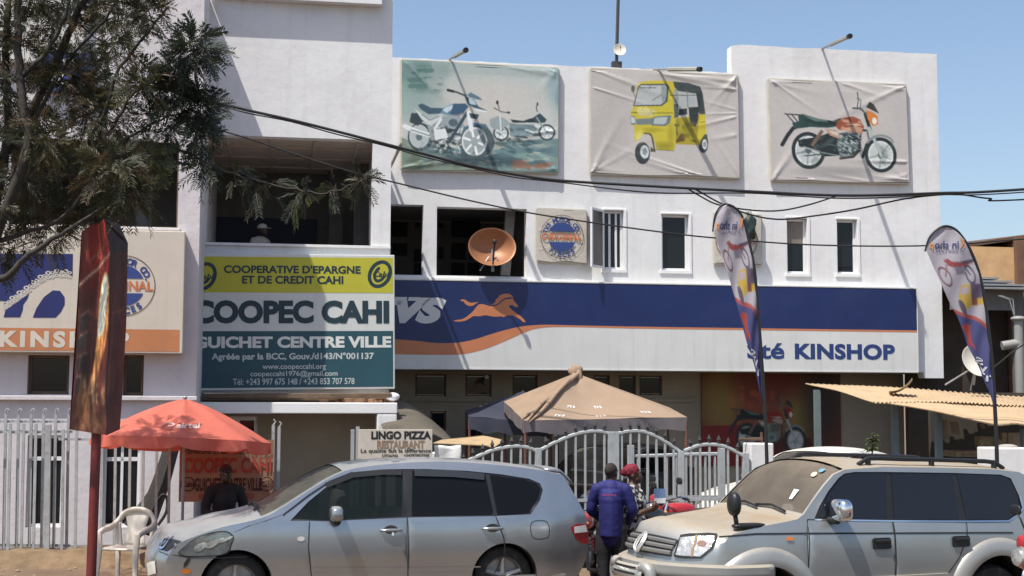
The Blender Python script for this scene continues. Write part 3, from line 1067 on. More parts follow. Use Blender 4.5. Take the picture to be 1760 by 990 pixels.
def wrinkles(seed, n, inner=.5):
    r = random.Random(seed)
    rs = []
    for _ in range(n):
        e = r.choice('tblrcccc')
        if e == 'c':
            p = (r.choice((0, 1)), r.choice((0, 1))); a = math.atan2(.5 - p[1], .5 - p[0]) + r.uniform(-.55, .55)
        elif e in 'tb':
            p = (r.random(), 0 if e == 't' else 1); a = r.uniform(.2, .8) + (0 if e == 't' else math.pi)
        else:
            p = (0 if e == 'l' else 1, r.random()); a = r.uniform(-.4, .4) + (0 if e == 'l' else math.pi)
        rs.append((p[0], p[1], math.cos(a), math.sin(a), r.uniform(.15, inner), r.uniform(.008, .02), r.uniform(.006, .018)))
    def h(a, b):
        s = 0.0
        for x, y, dx, dy, ln, w, am in rs:
            t = (a - x) * dx + (b - y) * dy
            if t < -.03 or t > ln * 1.6: continue
            d = -(a - x) * dy + (b - y) * dx
            ww = w * (1 + max(0, t) * 3)
            s += am * math.exp(-(d / ww) ** 2) * max(0, 1 - max(0, t) / (ln * 1.6)) * min(1, (t + .03) / .06)
        e = min(a, 1 - a, b, 1 - b)
        return s * min(1, e / .03) + .012 * math.sin(2.2 * a + seed) * math.sin(2.6 * b + 1) * min(1, e / .1)
    return h

def banner(name, label, px, depth, nx, ny, draw, bgc, seed, nw=16, frame=K, group='picture banners on the parapet', K_=1.15, hk=1.0):
    """px: corners TL TR BR BL of the cloth in the photograph"""
    TL, TR, BR, BL = px
    f = on(frame, (BL[0] + BR[0]) / 2, (BL[1] + BR[1]) / 2, -depth)
    c = [f.hit(*p) for p in (TL, TR, BR, BL)]
    root = thing(name, f.loc, frame.rz, label, 'banner', group)
    h = wrinkles(seed, nw)
    P = draw(nx, ny)
    def fn(a, b):
        u = (c[0][0] * (1 - a) + c[1][0] * a) * (1 - b) + (c[3][0] * (1 - a) + c[2][0] * a) * b
        z = (c[0][1] * (1 - a) + c[1][1] * a) * (1 - b) + (c[3][1] * (1 - a) + c[2][1] * a) * b
        sag = .012 * math.sin(a * 9 + seed) * (b if b > .5 else -(1 - b)) * (1 if abs(b - .5) > .48 else 0)
        return (u, -h(a, b) * hk - .004, z + sag)
    P.mesh('cloth', fn, M['print'], root, K_)
    mb = MB()
    t = .05
    u0 = min(c[0][0], c[3][0]) + .004; u1 = max(c[1][0], c[2][0]) - .004
    n = 4
    for a, b in ((0, 1), (1, 2), (2, 3), (3, 0)):
        mb.tube([(c[a][0], depth * .45, c[a][1]), (c[b][0], depth * .45, c[b][1])], depth * .38, 4)
    # hems folded back round the frame
    for a, b in ((0, 1), (1, 2), (2, 3), (3, 0)):
        mb.add([(c[a][0], .0, c[a][1]), (c[b][0], .0, c[b][1]), (c[b][0], depth - .01, c[b][1]), (c[a][0], depth - .01, c[a][1])], [(0, 1, 2, 3)])
    mb.build('frame', mat('canvas_hem', (.55, .52, .45), .8), root, fixn=True)
    return root, f, c, fn

def quadT(q, w, h):
    """map crop points inside a quad (TL TR BR BL) to a w x h field"""
    (x0, y0), (x1, y1), (x2, y2), (x3, y3) = q
    def T(x, y):
        a = (x - x0) / (x1 - x0)
        for _ in range(3):
            b = (y - (y0 * (1 - a) + y1 * a)) / ((y3 * (1 - a) + y2 * a) - (y0 * (1 - a) + y1 * a))
            xl = x0 * (1 - b) + x3 * b; xr = x1 * (1 - b) + x2 * b
            a = (x - xl) / (xr - xl)
        return a * w, b * h
    return T

def draw_bikes(nx, ny):
    P = Print(1210, 830, nx, ny, '#b4b8b4')
    T = quadT([(47, 58), (1258, 125), (1255, 928), (43, 900)], 1210, 830)
    for i, (y, c) in enumerate(((0, '#8ea8a6'), (.12, '#a9b5b1'), (.3, '#b5b4ae'), (.5, '#a5aaa8'))):
        P.soft(605, y * 830, 900, 230, c, .6)
    P.soft(0, 120, 380, 300, '#5c7a75', .9); P.soft(60, 330, 340, 200, '#869c97', .8); P.soft(1230, 170, 150, 300, '#7c979c', .9); P.soft(1260, 250, 90, 170, '#587f88', .8)
    P.blot(0, 0, 330, 260, '#3a645f', .75, 60, 26, 3, .3); P.soft(330, 50, 90, 90, '#7d938c', .7); P.soft(700, 330, 420, 260, '#bdb9b2', .9); P.soft(1060, 380, 200, 160, '#b7b7b2', .6)
    P.poly([(0, 600), (200, 640), (500, 660), (750, 600), (1210, 560), (1210, 830), (0, 830)], '#627d80')
    P.poly([(0, 590), (120, 640), (240, 700), (470, 760), (640, 800), (720, 830), (0, 830)], '#78887a')
    P.poly([(720, 760), (900, 690), (1040, 670), (1210, 720), (1210, 830), (720, 830)], '#76908c')
    P.blot(0, 560, 1210, 830, '#34565f', .75, 90, 22, 5, .25); P.blot(0, 560, 1210, 830, '#a4aa9c', .75, 50, 12, 9, .35); P.blot(0, 560, 1210, 830, '#2c4449', .7, 40, 9, 19, .5); P.blot(0, 640, 640, 830, '#4f5a45', .7, 26, 14, 11, .3)
    P.blot(820, 730, 1210, 830, '#8a5d46', .8, 40, 20, 4, .2)
    P.T = T
    dk, md, lt, bl = '#1d2b31', '#4d5f66', '#b4bcbe', '#34506a'
    # the two bikes behind
    for cx, cy, r in ((808, 625, 62), (1165, 620, 66)):
        P.ell(cx, cy, r, r * 1.0, '#39474b'); P.ell(cx, cy, r * .76, r * .76, '#c6cccb')
        for k in range(6): P.line([(cx, cy), (cx + r * .7 * math.cos(k * 1.05), cy + r * .7 * math.sin(k * 1.05))], 6, '#8f9a9a')
    P.poly([(870, 545), (960, 560), (1060, 555), (1090, 600), (1040, 640), (940, 665), (880, 650)], '#6d7f83'); P.blot(860, 480, 1100, 620, '#27383c', .8, 18, 14, 6, .1)
    P.poly([(880, 518), (980, 530), (1040, 510), (1100, 512), (1080, 545), (900, 545)], dk)
    P.poly([(1050, 510), (1110, 470), (1165, 520), (1150, 545), (1090, 550)], '#2f4147'); P.line([(1085, 505), (1165, 620)], 12, '#7f8d8e'); P.line([(1090, 460), (1083, 425), (1092, 395)], 8, dk); P.ell(1092, 400, 7, 15, dk)
    P.poly([(720, 520), (790, 490), (850, 520), (880, 560), (840, 580), (760, 600), (725, 570)], '#8c9798'); P.blot(700, 480, 880, 620, '#2e3c40', .8, 16, 14, 8, .2)
    P.line([(755, 430), (810, 460), (870, 468)], 9, '#4a5759'); P.line([(795, 440), (785, 405), (778, 380)], 7, dk); P.ell(780, 388, 11, 17, dk); P.line([(800, 490), (808, 625)], 12, '#c0c8c8'); P.ell(868, 466, 12, 10, dk)
    P.line([(920, 650), (1010, 660)], 14, '#3c4a4e'); P.line([(1000, 600), (1060, 620)], 14, '#aeb8b8')
    # the large bike
    P.soft(610, 830, 420, 70, '#22343c', .75)
    P.ell(190, 655, 97, 108, '#2c383d'); P.ell(180, 650, 76, 90, '#aab2b2'); P.blot(90, 550, 290, 760, '#5f6e72', .7, 22, 22, 41, .3); P.ell(180, 655, 24, 28, '#59686d')
    P.line([(70, 572), (180, 620), (300, 650)], 34, '#d2d6d5'); P.line([(120, 600), (290, 655)], 10, '#70807f')
    P.poly([(240, 560), (340, 500), (480, 470), (520, 560), (470, 660), (380, 690), (270, 680)], '#8b9597')
    P.blot(220, 470, 560, 720, dk, .95, 20, 16, 2, -.1); P.blot(220, 470, 560, 720, '#cfd4d3', .8, 14, 10, 23, .6); P.blot(220, 470, 560, 720, '#131d22', .9, 11, 9, 29, .7)
    P.ell(440, 545, 55, 48, '#8b999c'); P.ell(440, 545, 36, 30, '#4b5b61')
    P.poly([(290, 600), (380, 590), (400, 660), (300, 680)], '#d0d4d3')
    P.poly([(105, 540), (120, 470), (190, 470), (225, 520), (170, 570)], '#2c3a40')
    P.poly([(140, 430), (190, 470), (260, 515), (340, 480), (360, 500), (270, 570), (200, 520)], '#bcc2c2'); P.line([(200, 480), (260, 525), (330, 495)], 9, '#6b787b')
    P.poly([(170, 410), (200, 395), (270, 430), (370, 432), (340, 475), (250, 480), (190, 440)], '#39505e')
    P.poly([(340, 470), (370, 425), (450, 395), (530, 400), (545, 440), (480, 480), (390, 485)], '#5f7f93'); P.poly([(360, 450), (380, 425), (440, 408), (430, 440), (390, 470)], '#c3d2da', .8); P.soft(470, 470, 80, 26, '#22323c', .8); P.poly([(440, 400), (530, 395), (560, 420), (520, 470), (420, 480)], bl)
    P.line([(545, 470), (440, 640), (410, 690)], 26, '#31454f'); P.line([(390, 690), (430, 790)], 12, '#33444a')
    P.poly([(500, 640), (520, 580), (600, 545), (690, 555), (735, 620), (650, 590), (560, 610), (520, 660)], '#4b6b7e')
    P.ell(622, 685, 124, 122, '#2b383c'); P.ell(642, 690, 116, 118, '#435154'); P.ell(602, 690, 98, 112, '#c3c8c7'); P.ell(602, 690, 84, 98, '#8f999a'); P.blot(500, 570, 710, 810, '#4a585c', .7, 30, 30, 43, .5)
    for k in range(6):
        a = k * 1.047 + .3
        P.line([(602, 690), (602 + 84 * math.cos(a), 690 + 98 * math.sin(a))], 17, '#dfe2e0')
    P.ell(602, 690, 30, 34, '#8d999a')
    P.poly([(630, 600), (665, 590), (700, 650), (680, 720), (650, 680)], '#5e6b6d', .6)
    P.line([(560, 470), (580, 600)], 34, '#d6dadb'); P.poly([(560, 470), (640, 480), (625, 520), (575, 510)], '#2d3f49')
    P.poly([(545, 330), (575, 310), (640, 345), (668, 372), (620, 365), (560, 345)], '#54707f'); P.poly([(545, 345), (600, 365), (635, 420), (700, 450), (690, 462), (600, 430), (548, 400)], '#35505f'); P.poly([(560, 350), (600, 372), (620, 408), (560, 400)], '#a7bcc6')
    P.poly([(600, 430), (705, 455), (690, 465), (620, 455)], '#c9cecd')
    P.line([(400, 293), (470, 310), (530, 335)], 14, '#2b3940'); P.line([(400, 293), (440, 303)], 22, '#20292e'); P.line([(530, 330), (555, 400)], 16, '#4c5d62'); P.line([(345, 520), (300, 590)], 20, '#cfd5d5')
    P.T = lambda x, y: (x, y)
    return P
b1, f1, c1, _ = banner('picture_banner', 'teal and grey banner picturing three motorcycles, hung on the low parapet', [(690.5, 103), (960, 118), (959, 296), (690, 290)], .11, 300, 205, draw_bikes, None, 3, 14)

def draw_rick(nx, ny):
    P = Print(1250, 860, nx, ny, '#b0aba6')
    P.soft(600, 500, 900, 600, '#b6b1ad', .8); P.soft(100, 400, 300, 500, '#a5a19e', .5)
    T = quadT([(30, 38), (1275, 100), (1290, 965), (28, 925)], 1250, 860)
    P.T = T
    rick(P, T, 1.0)
    rick_detail(P2(P, T))
    return P
banner('picture_banner', 'cream banner picturing a yellow three wheeled taxi, middle of the parapet', [(1016, 118), (1268, 130), (1271, 305), (1016, 297)], .11, 300, 205, draw_rick, None, 8, 22)

def draw_moto(nx, ny):
    P = Print(1180, 870, nx, ny, '#b3aeab')
    P.soft(500, 300, 700, 500, '#b6b2ae', .8)
    T = quadT([(55, 78), (1225, 130), (1255, 965), (85, 940)], 1180, 870)
    P.T = T
    P.soft(650, 875, 460, 60, '#8b8886', .8)
    moto(P, T, 1.0, '#8d4a33', '#b08a74', '#27413c', fair='#c27838')
    moto_detail(P2(P, T))
    return P
banner('picture_banner', 'cream banner picturing one orange motorcycle, under the raised parapet', [(1322, 136), (1557, 146), (1563, 314), (1327, 309)], .10, 300, 215, draw_moto, None, 12, 18)

# --- two small square banners with the round emblem
def emblem(root, f, cx, cy, rp, Y, body=True):
    """round emblem printed on the local plane y=Y; cx, cy, rp in photograph pixels"""
    u, z = f.hit(cx, cy, Y)
    r = abs(f.hit(cx + rp, cy, Y)[0] - u)
    lift = lambda a, b: (a, Y, b)
    l1 = lambda a, b: (a, Y - .003, b)
    mb = MB()
    n = 64
    def ring(r0, r1, a0=0, a1=360, dy=-.0015):
        k = n
        vs = []
        for i in range(k + 1):
            t = R(a0 + (a1 - a0) * i / k)
            vs += [(u + r0 * math.cos(t), Y + dy, z + r0 * math.sin(t)), (u + r1 * math.cos(t), Y + dy, z + r1 * math.sin(t))]
        mb.add(vs, [(2 * i, 2 * i + 2, 2 * i + 3, 2 * i + 1) for i in range(k)])
    ring(r * .975, r)
    mb.build('ring', mat('emblem_line', (.12, .05, .03), .6), root)
    mb = MB()
    ri = r * .66
    def seg(z0, z1):
        pts = []
        for i in range(41):
            t = math.pi * 2 * i / 40
        up = z0 > 0
        a0 = math.asin(z0 / ri) if up else -math.asin(-z1 / ri)
        if up: ts = [a0 + (math.pi - 2 * a0) * i / 30 for i in range(31)]
        else: ts = [math.pi + math.asin(-z1 / ri) + (math.pi - 2 * math.asin(-z1 / ri)) * i / 30 for i in range(31)]
        vs = [(u + ri * math.cos(t), Y - .002, z + ri * math.sin(t)) for t in ts]
        mb.add(vs, [tuple(range(31))])
    seg(ri * .37, ri); seg(-ri, -ri * .37)
    arc_text(mb, 'TVS MOTOR CO.', u, z, r * .71, r * .20, 90, 146, l1, True, .045)
    arc_text(mb, 'PIÈCES', u, z, r * .92, r * .20, -90, 74, l1, False, .045)
    mb.build('blue_print', mat('emblem_blue', (.03, .06, .22), .5), root)
    mb = MB()
    put_text(mb, 'ORIGINAL', (u - r * .93, z - r * .165, u + r * .93, z + r * .165), l1, .028)
    for i in range(0):
        pass
    mb.build('lettering', mat('emblem_orange', (.55, .17, .07), .5), root)

def draw_plain(nx, ny):
    P = Print(100, 100, nx, ny, '#b7b1a6')
    return P
r_, f_, c_, fn_ = banner('emblem_banner', 'square cream banner with a round blue and orange parts emblem', [(924, 359), (1008, 362), (1008, 451), (924, 448)], .10, 60, 60, draw_plain, None, 21, 3, group='emblem banners', hk=.35)
emblem(r_, f_, 966, 407, 37, -.024)
r_, f_, c_, fn_ = banner('emblem_banner', 'square cream banner half hidden behind the feather flag, a green floodlight above', [(1229, 366), (1308, 370), (1308, 455), (1229, 452)], .10, 60, 60, draw_plain, None, 25, 3, group='emblem banners', hk=.35)
emblem(r_, f_, 1266, 412, 36, -.024)
ff = on(K, 1284, 380, -.1)
t = thing('floodlight', ff.loc, TH, 'dark green floodlight hanging at the top of the half hidden emblem banner', 'floodlight')
mb = MB()
mb.ball((.0, -.2, -.16), (.12, .11, .26), 16, 12, None, lambda p: p * (1 + .22 * math.sin(5 * p.z + 2) * math.cos(4 * p.x + p.y)))
mb.build('lamp_body', mat('green_lamp_glass', (.015, .032, .026), .5, var=.4, vs=6), t, smooth=True)
mb = MB(); mb.tube([(0, .1, .18), (0, -.2, .16), (0, -.22, .06)], .025, 8)
mb.tube([(.02, -.2, -.3), (.04, -.22, -.62)], .012, 6)
mb.build('bracket', M['steel'], t)

# --- shop fascia
FY = -.16
fb = on(K, 1130, 560, FY)
zt_ = fb.hit(1130, 489)[1]; zb_ = fb.hit(1130, 635)[1]
ul = K.hit(646, 560, FY)[0] - K.hit(1130, 560, FY)[0]; ur = fb.hit(1576, 560)[0]
fs = thing('fascia_sign', fb.loc, TH, 'long blue and white shop fascia with an orange wave and a running horse', 'sign')
mb = MB(); mb.box2((ul, 0, zb_), (ur, .155, zt_))
mb.box2((ul, -.012, zt_ + .001), (ur + .012, .155, zt_ + .03)); mb.box2((ul, -.012, zb_ - .03), (ur + .012, .155, zb_ - .001)); mb.box2((ur + .001, -.012, zb_), (ur + .02, .155, zt_))
mb.build('panel', mat('fascia_white', (.66, .66, .64), .45, var=.05, vs=1.5, streak=.25), fs, bevel=.004)
def cr5(pts): return [(640 + x / 2.75, 340 + y / 2.75) for x, y in pts]
def cr6(pts): return [(1120 + x / 2.75, 340 + y / 2.75) for x, y in pts]
wave1 = catmull([fb.hit(*p) for p in cr5([(60, 665), (200, 675), (300, 686), (400, 685), (480, 670), (560, 645), (640, 622), (720, 606), (820, 600), (960, 603)]) + cr6([(0, 610), (600, 618), (1254, 627)])], 6)
wave2 = catmull([fb.hit(*p) for p in cr5([(60, 738), (250, 742), (380, 742), (450, 735), (540, 712), (620, 680), (700, 645), (760, 622), (830, 612), (960, 611)]) + cr6([(0, 619), (600, 627), (1254, 636)])], 6)
mb = MB()
n = len(wave1)
v = []
for p in wave1: v += [(p[0], -.0025, p[1]), (p[0], -.0025, zt_ - .004)]
mb.add(v, [(2 * i, 2 * i + 2, 2 * i + 3, 2 * i + 1) for i in range(n - 1)])
mb.build('blue_band', mat('fascia_blue', (.009, .022, .105), .38, var=.12, vs=1.2, dirt=((.03, .04, .12), .5, .8)), fs)
OR = mat('fascia_orange', (.55, .20, .09), .45, var=.06)
mb = MB()
poly = wave1 + wave2[::-1]
V, T = cdt(poly)
mb.add([(p.x, -.0025, p.y) for p in V], T)
def horse(pts): return [fb.hit(760 + x / 11, 490 + y / 11) for x, y in pts]
for pts in ([(215, 672), (290, 655), (360, 650), (430, 620), (510, 560), (580, 500), (640, 420), (690, 365), (760, 358), (830, 375), (900, 398), (980, 400), (1060, 370), (1130, 305), (1200, 268), (1300, 258), (1335, 240), (1350, 290), (1400, 350), (1440, 400), (1420, 415), (1370, 412), (1330, 375), (1270, 385), (1262, 410), (1330, 480), (1410, 540), (1500, 600), (1560, 665), (1580, 705), (1520, 695), (1490, 660), (1400, 600), (1330, 575), (1220, 575), (1160, 605), (1120, 590), (1000, 600), (920, 590), (820, 568), (700, 590), (590, 585), (520, 630), (440, 672), (340, 690), (250, 688)],
            [(905, 365), (960, 355), (1010, 310), (1010, 270), (1060, 240), (1080, 200), (1130, 175), (1200, 160), (1270, 165), (1330, 205), (1340, 228), (1270, 232), (1190, 245), (1120, 285), (1060, 345), (990, 378)],
            [(335, 290), (380, 268), (430, 275), (480, 310), (540, 335), (620, 328), (690, 322), (640, 350), (590, 385), (520, 400), (470, 380), (430, 350), (410, 315)]):
    V, T = cdt(horse(pts))
    mb.add([(p.x, -.0045, p.y) for p in V], T)
mb.build('orange_print', OR, fs)
mb = MB()
lf = lambda u, z: (u, -.005, z)
b = pbox(fb, 680, 511, 767, 556)
bt = pbox(fb, 634, 511, 694, 556)
put_text(mb, 'VS', b, lf, .075, .32)
put_text(mb, 'T', bt, lf, .075, .32)
hgt = b[3] - b[1]
for px, zz in ((684, 1), (707, 1)):      # slab serifs on the letters
    u = fb.hit(px, 515)[0]
    mb.add([(u - .07, -.0052, b[3] - .07), (u + .16, -.0052, b[3] - .07), (u + .18, -.0052, b[3]), (u - .05, -.0052, b[3])], [(0, 1, 2, 3)])
mb.build('initials', mat('fascia_lettering', (.62, .63, .63), .4, var=.05), fs)
mb = MB()
put_text(mb, 'Sté', pbox(fb, 1284, 588, 1348, 617), lf, .028)
put_text(mb, 'KINSHOP', pbox(fb, 1366, 591, 1538, 618), lf, .045, 0, False, 1.06)
mb.build_each('shop_name', mat('fascia_navy', (.02, .045, .17), .4), fs)

# --- co-operative sign
c0 = on(C, 510, 555, -.22)
s_u0 = c0.hit(343, 555)[0]; s_u1 = c0.hit(678.5, 555)[0]
zt_ = c0.hit(510, 437)[1]; zb_ = c0.hit(510, 670)[1]
cs = thing('cooperative_sign', c0.loc, TH, 'yellow, white and dark green savings bank sign hung below the balcony', 'sign')
cs.rotation_euler = (0, -.013, TH)
mb = MB(); mb.box2((s_u0, 0, zb_), (s_u1, .2, zt_))
mb.build('panel', mat('sign_white', (.60, .62, .60), .5, var=.05, streak=.15), cs, bevel=.012)
za_ = c0.hit(510, 503)[1]; zc_ = c0.hit(510, 569)[1]
s_u0 += .012; s_u1 -= .03
mb = MB()
mb.add([(s_u0, -.003, za_), (s_u1, -.003, za_), (s_u1, -.003, zt_ - .05), (s_u0, -.003, zt_ - .05)], [(0, 1, 2, 3)])
mb.build('yellow_band', mat('sign_yellow', (.47, .45, .035), .5, var=.06), cs)
mb = MB()
mb.add([(s_u0, -.003, zb_ + .04), (s_u1, -.003, zb_ + .04), (s_u1, -.003, zc_), (s_u0, -.003, zc_)], [(0, 1, 2, 3)])
mb.build('green_band', mat('sign_green', (.018, .075, .10), .5, var=.08), cs)
lf = lambda u, z: (u, -.006, z)
mb = MB()
put_text(mb, "COOPERATIVE D'EPARGNE", pbox(c0, 386, 456, 621, 470), lf, .035)
put_text(mb, 'ET DE CREDIT CAHI', pbox(c0, 417, 474, 591, 488), lf, .035)
put_text(mb, 'COOPEC CAHI', pbox(c0, 331, 516, 669, 556), lf, .05)
for ex in (352, 654):
    mb.cut()
    u, z = c0.hit(ex, 473)
    P0 = []
    n = 40
    rot = R(62)
    def el(rx, ry, t, du=0, dz=0):
        x, y = rx * math.cos(t), ry * math.sin(t)
        return (u + du + x * math.cos(rot) - y * math.sin(rot), -.005, z + dz + x * math.sin(rot) + y * math.cos(rot))
    v = []
    for i in range(n + 1):
        t = math.pi * 2 * i / n
        v += [el(.25, .195, t), el(.19, .135, t)]
    mb.add(v, [(2 * i, 2 * i + 2, 2 * i + 3, 2 * i + 1) for i in range(n)])
    v = []
    for i in range(n + 1):
        t = R(-20 + 240 * i / n + 60)
        v += [el(.15, .105, t), el(.10, .055, t)]
    mb.add(v, [(2 * i, 2 * i + 2, 2 * i + 3, 2 * i + 1) for i in range(n)])
    put_text(mb, 'Cahi', (u - .12, z - .05, u + .16, z + .05), lf, .02, .3, cut=False)
mb.build_each('dark_lettering', mat('sign_dark', (.012, .035, .05), .5), cs)
mb = MB()
put_text(mb, 'GUICHET CENTRE VILLE', pbox(c0, 333, 578, 672, 598), lf, .045)
mb.build('white_lettering', mat('sign_lettering', (.66, .68, .66), .5), cs)
mb = MB()
put_text(mb, 'Agréée par la BCC, Gouv./d143/N°001137', pbox(c0, 363, 606, 642, 621), lf, .03)
put_text(mb, 'www.coopeccahi.org', pbox(c0, 450, 625, 559, 637), lf, .012)
put_text(mb, 'coopeccahi1976@gmail.com', pbox(c0, 429, 637, 579, 649), lf, .012)
put_text(mb, 'Tél: +243 997 675 148 / +243 853 707 578', pbox(c0, 399, 650, 608, 661), lf, .012)
mb.build_each('small_lettering', mat('sign_lettering2', (.5, .56, .56), .5), cs)

# --- sign on the left wing
w0 = on(C, 150, 500, WY - .26)
kk = thing('parts_shop_sign', w0.loc, TH, 'cream and orange parts shop sign with a blue pulley and white chain', 'sign')
zt_ = w0.hit(200, 395)[1]; zb_ = w0.hit(200, 607)[1]; u1 = w0.hit(316, 500)[0]; u0_ = w0.hit(-260, 500)[0]
mb = MB(); mb.box2((u0_, 0, zb_), (u1, .255, zt_))
mb.build('panel', mat('cream_panel', (.60, .54, .46), .5, var=.05, streak=.15), kk, bevel=.012)
mb = MB()
zo1 = w0.hit(150, 565)[1]
mb.add([(u0_ + .02, -.003, zb_ + .03), (u1 - .05, -.003, zb_ + .03), (u1 - .05, -.003, zo1), (u0_ + .02, -.003, zo1)], [(0, 1, 2, 3)])
mb.build('orange_band', mat('orange_panel', (.50, .20, .085), .5, var=.08, streak=.15), kk)
mb = MB()
put_text(mb, 'KINSHOP', pbox(w0, -1, 569, 222, 598), lf, .05, 0, False, 1.32)
mb.build_each('lettering', mat('cream_lettering', (.62, .56, .48), .5), kk)
mb = MB()
def wing(pts): return [w0.hit(x / 3.194, 370 + y / 3.194) for x, y in pts]
for pts in ([(-260, 212), (400, 212), (398, 335), (340, 300), (250, 330), (190, 370), (150, 400), (90, 440), (20, 490), (20, 470), (-260, 470)],
            [(20, 560), (30, 520), (90, 480), (160, 430), (150, 460), (128, 490), (125, 520), (110, 560)],
            [(180, 562), (200, 510), (240, 450), (290, 412), (330, 415), (355, 450), (355, 490), (335, 530), (305, 562)]):
    V, T = cdt(wing(pts))
    mb.add([(p.x, -.0035, p.y) for p in V], T)
mb.build('blue_print', mat('wing_blue', (.018, .025, .13), .5), kk)
mb = MB()
path = [w0.hit(p[0] / 3.194, 370 + p[1] / 3.194) for p in catmull([(10, 512), (80, 455), (150, 405), (220, 350), (300, 318), (395, 322)], 40)]
acc = 0; last = path[0]; i_ = 0
for p in path:
    acc += math.hypot(p[0] - last[0], p[1] - last[1]); last = p
    if acc < .062: continue
    acc = 0; i_ += 1
    for dz, rx_ in (((.03, .042), (-.035, .036)) if i_ % 2 else ((.015, .03), (-.05, .03))):
        v = []
        for k in range(15):
            t = math.pi * 2 * k / 14
            for rr in (1.0, .45):
                v.append((p[0] + rx_ * rr * math.cos(t), -.0055 - .0004 * (i_ % 3), p[1] + dz + rx_ * .75 * rr * math.sin(t)))
        mb.add(v, [(2 * k, 2 * k + 2, 2 * k + 3, 2 * k + 1) for k in range(14)])
mb.build('chain_print', mat('chain_white', (.58, .55, .5), .5), kk)
emblem(kk, w0, 213, 491, 54, -.004)

# --- dim motorcycle billboard on the ground floor wall
bb = on(K, 1330, 710, g1 - .05)
def draw_dim(nx, ny):
    P = Print(1747, 990, nx, ny, '#6a3a2a')
    P.soft(600, 300, 700, 500, '#8a4630', .9); P.soft(250, 300, 300, 500, '#8b7436', .9); P.soft(1250, 420, 320, 400, '#8d7c3c', .8); P.soft(900, 100, 700, 260, '#6e2620', .8); P.soft(1500, 300, 350, 700, '#2b2622', .95)
    P.blot(250, 0, 1000, 400, '#b5602f', .5, 90, 70, 5, .6)
    P.poly([(0, 560), (850, 545), (900, 750), (900, 990), (0, 990)], '#7a1d1a')
    P.poly([(900, 700), (1350, 690), (1500, 990), (900, 990)], '#4f1f1a')
    moto(P, lambda x, y: (180 + x * .98, 10 + y * .98), .98, '#8a2620', '#a09888', '#15211e', rim='#6f7568', eng='#6f7567')
    return P
u0_, u1_ = bb.hit(1206, 700)[0], bb.hit(1445, 700)[0]
z0_, z1_ = bb.hit(1330, 800)[1], zb - .03 - bb.loc.z
bt = thing('motorcycle_poster', bb.loc, TH, 'large red and yellow motorcycle poster on the shaded ground floor wall', 'poster')
mb = MB(); mb.box2((u0_, .004, z0_), (u1_, .045, z1_)); mb.build('backing', M['wood'], bt)
draw_dim(200, 130).mesh('print', lambda a, b: (u0_ + (u1_ - u0_) * a, 0, z1_ + (z0_ - z1_) * b), M['print'], bt, 1.0)
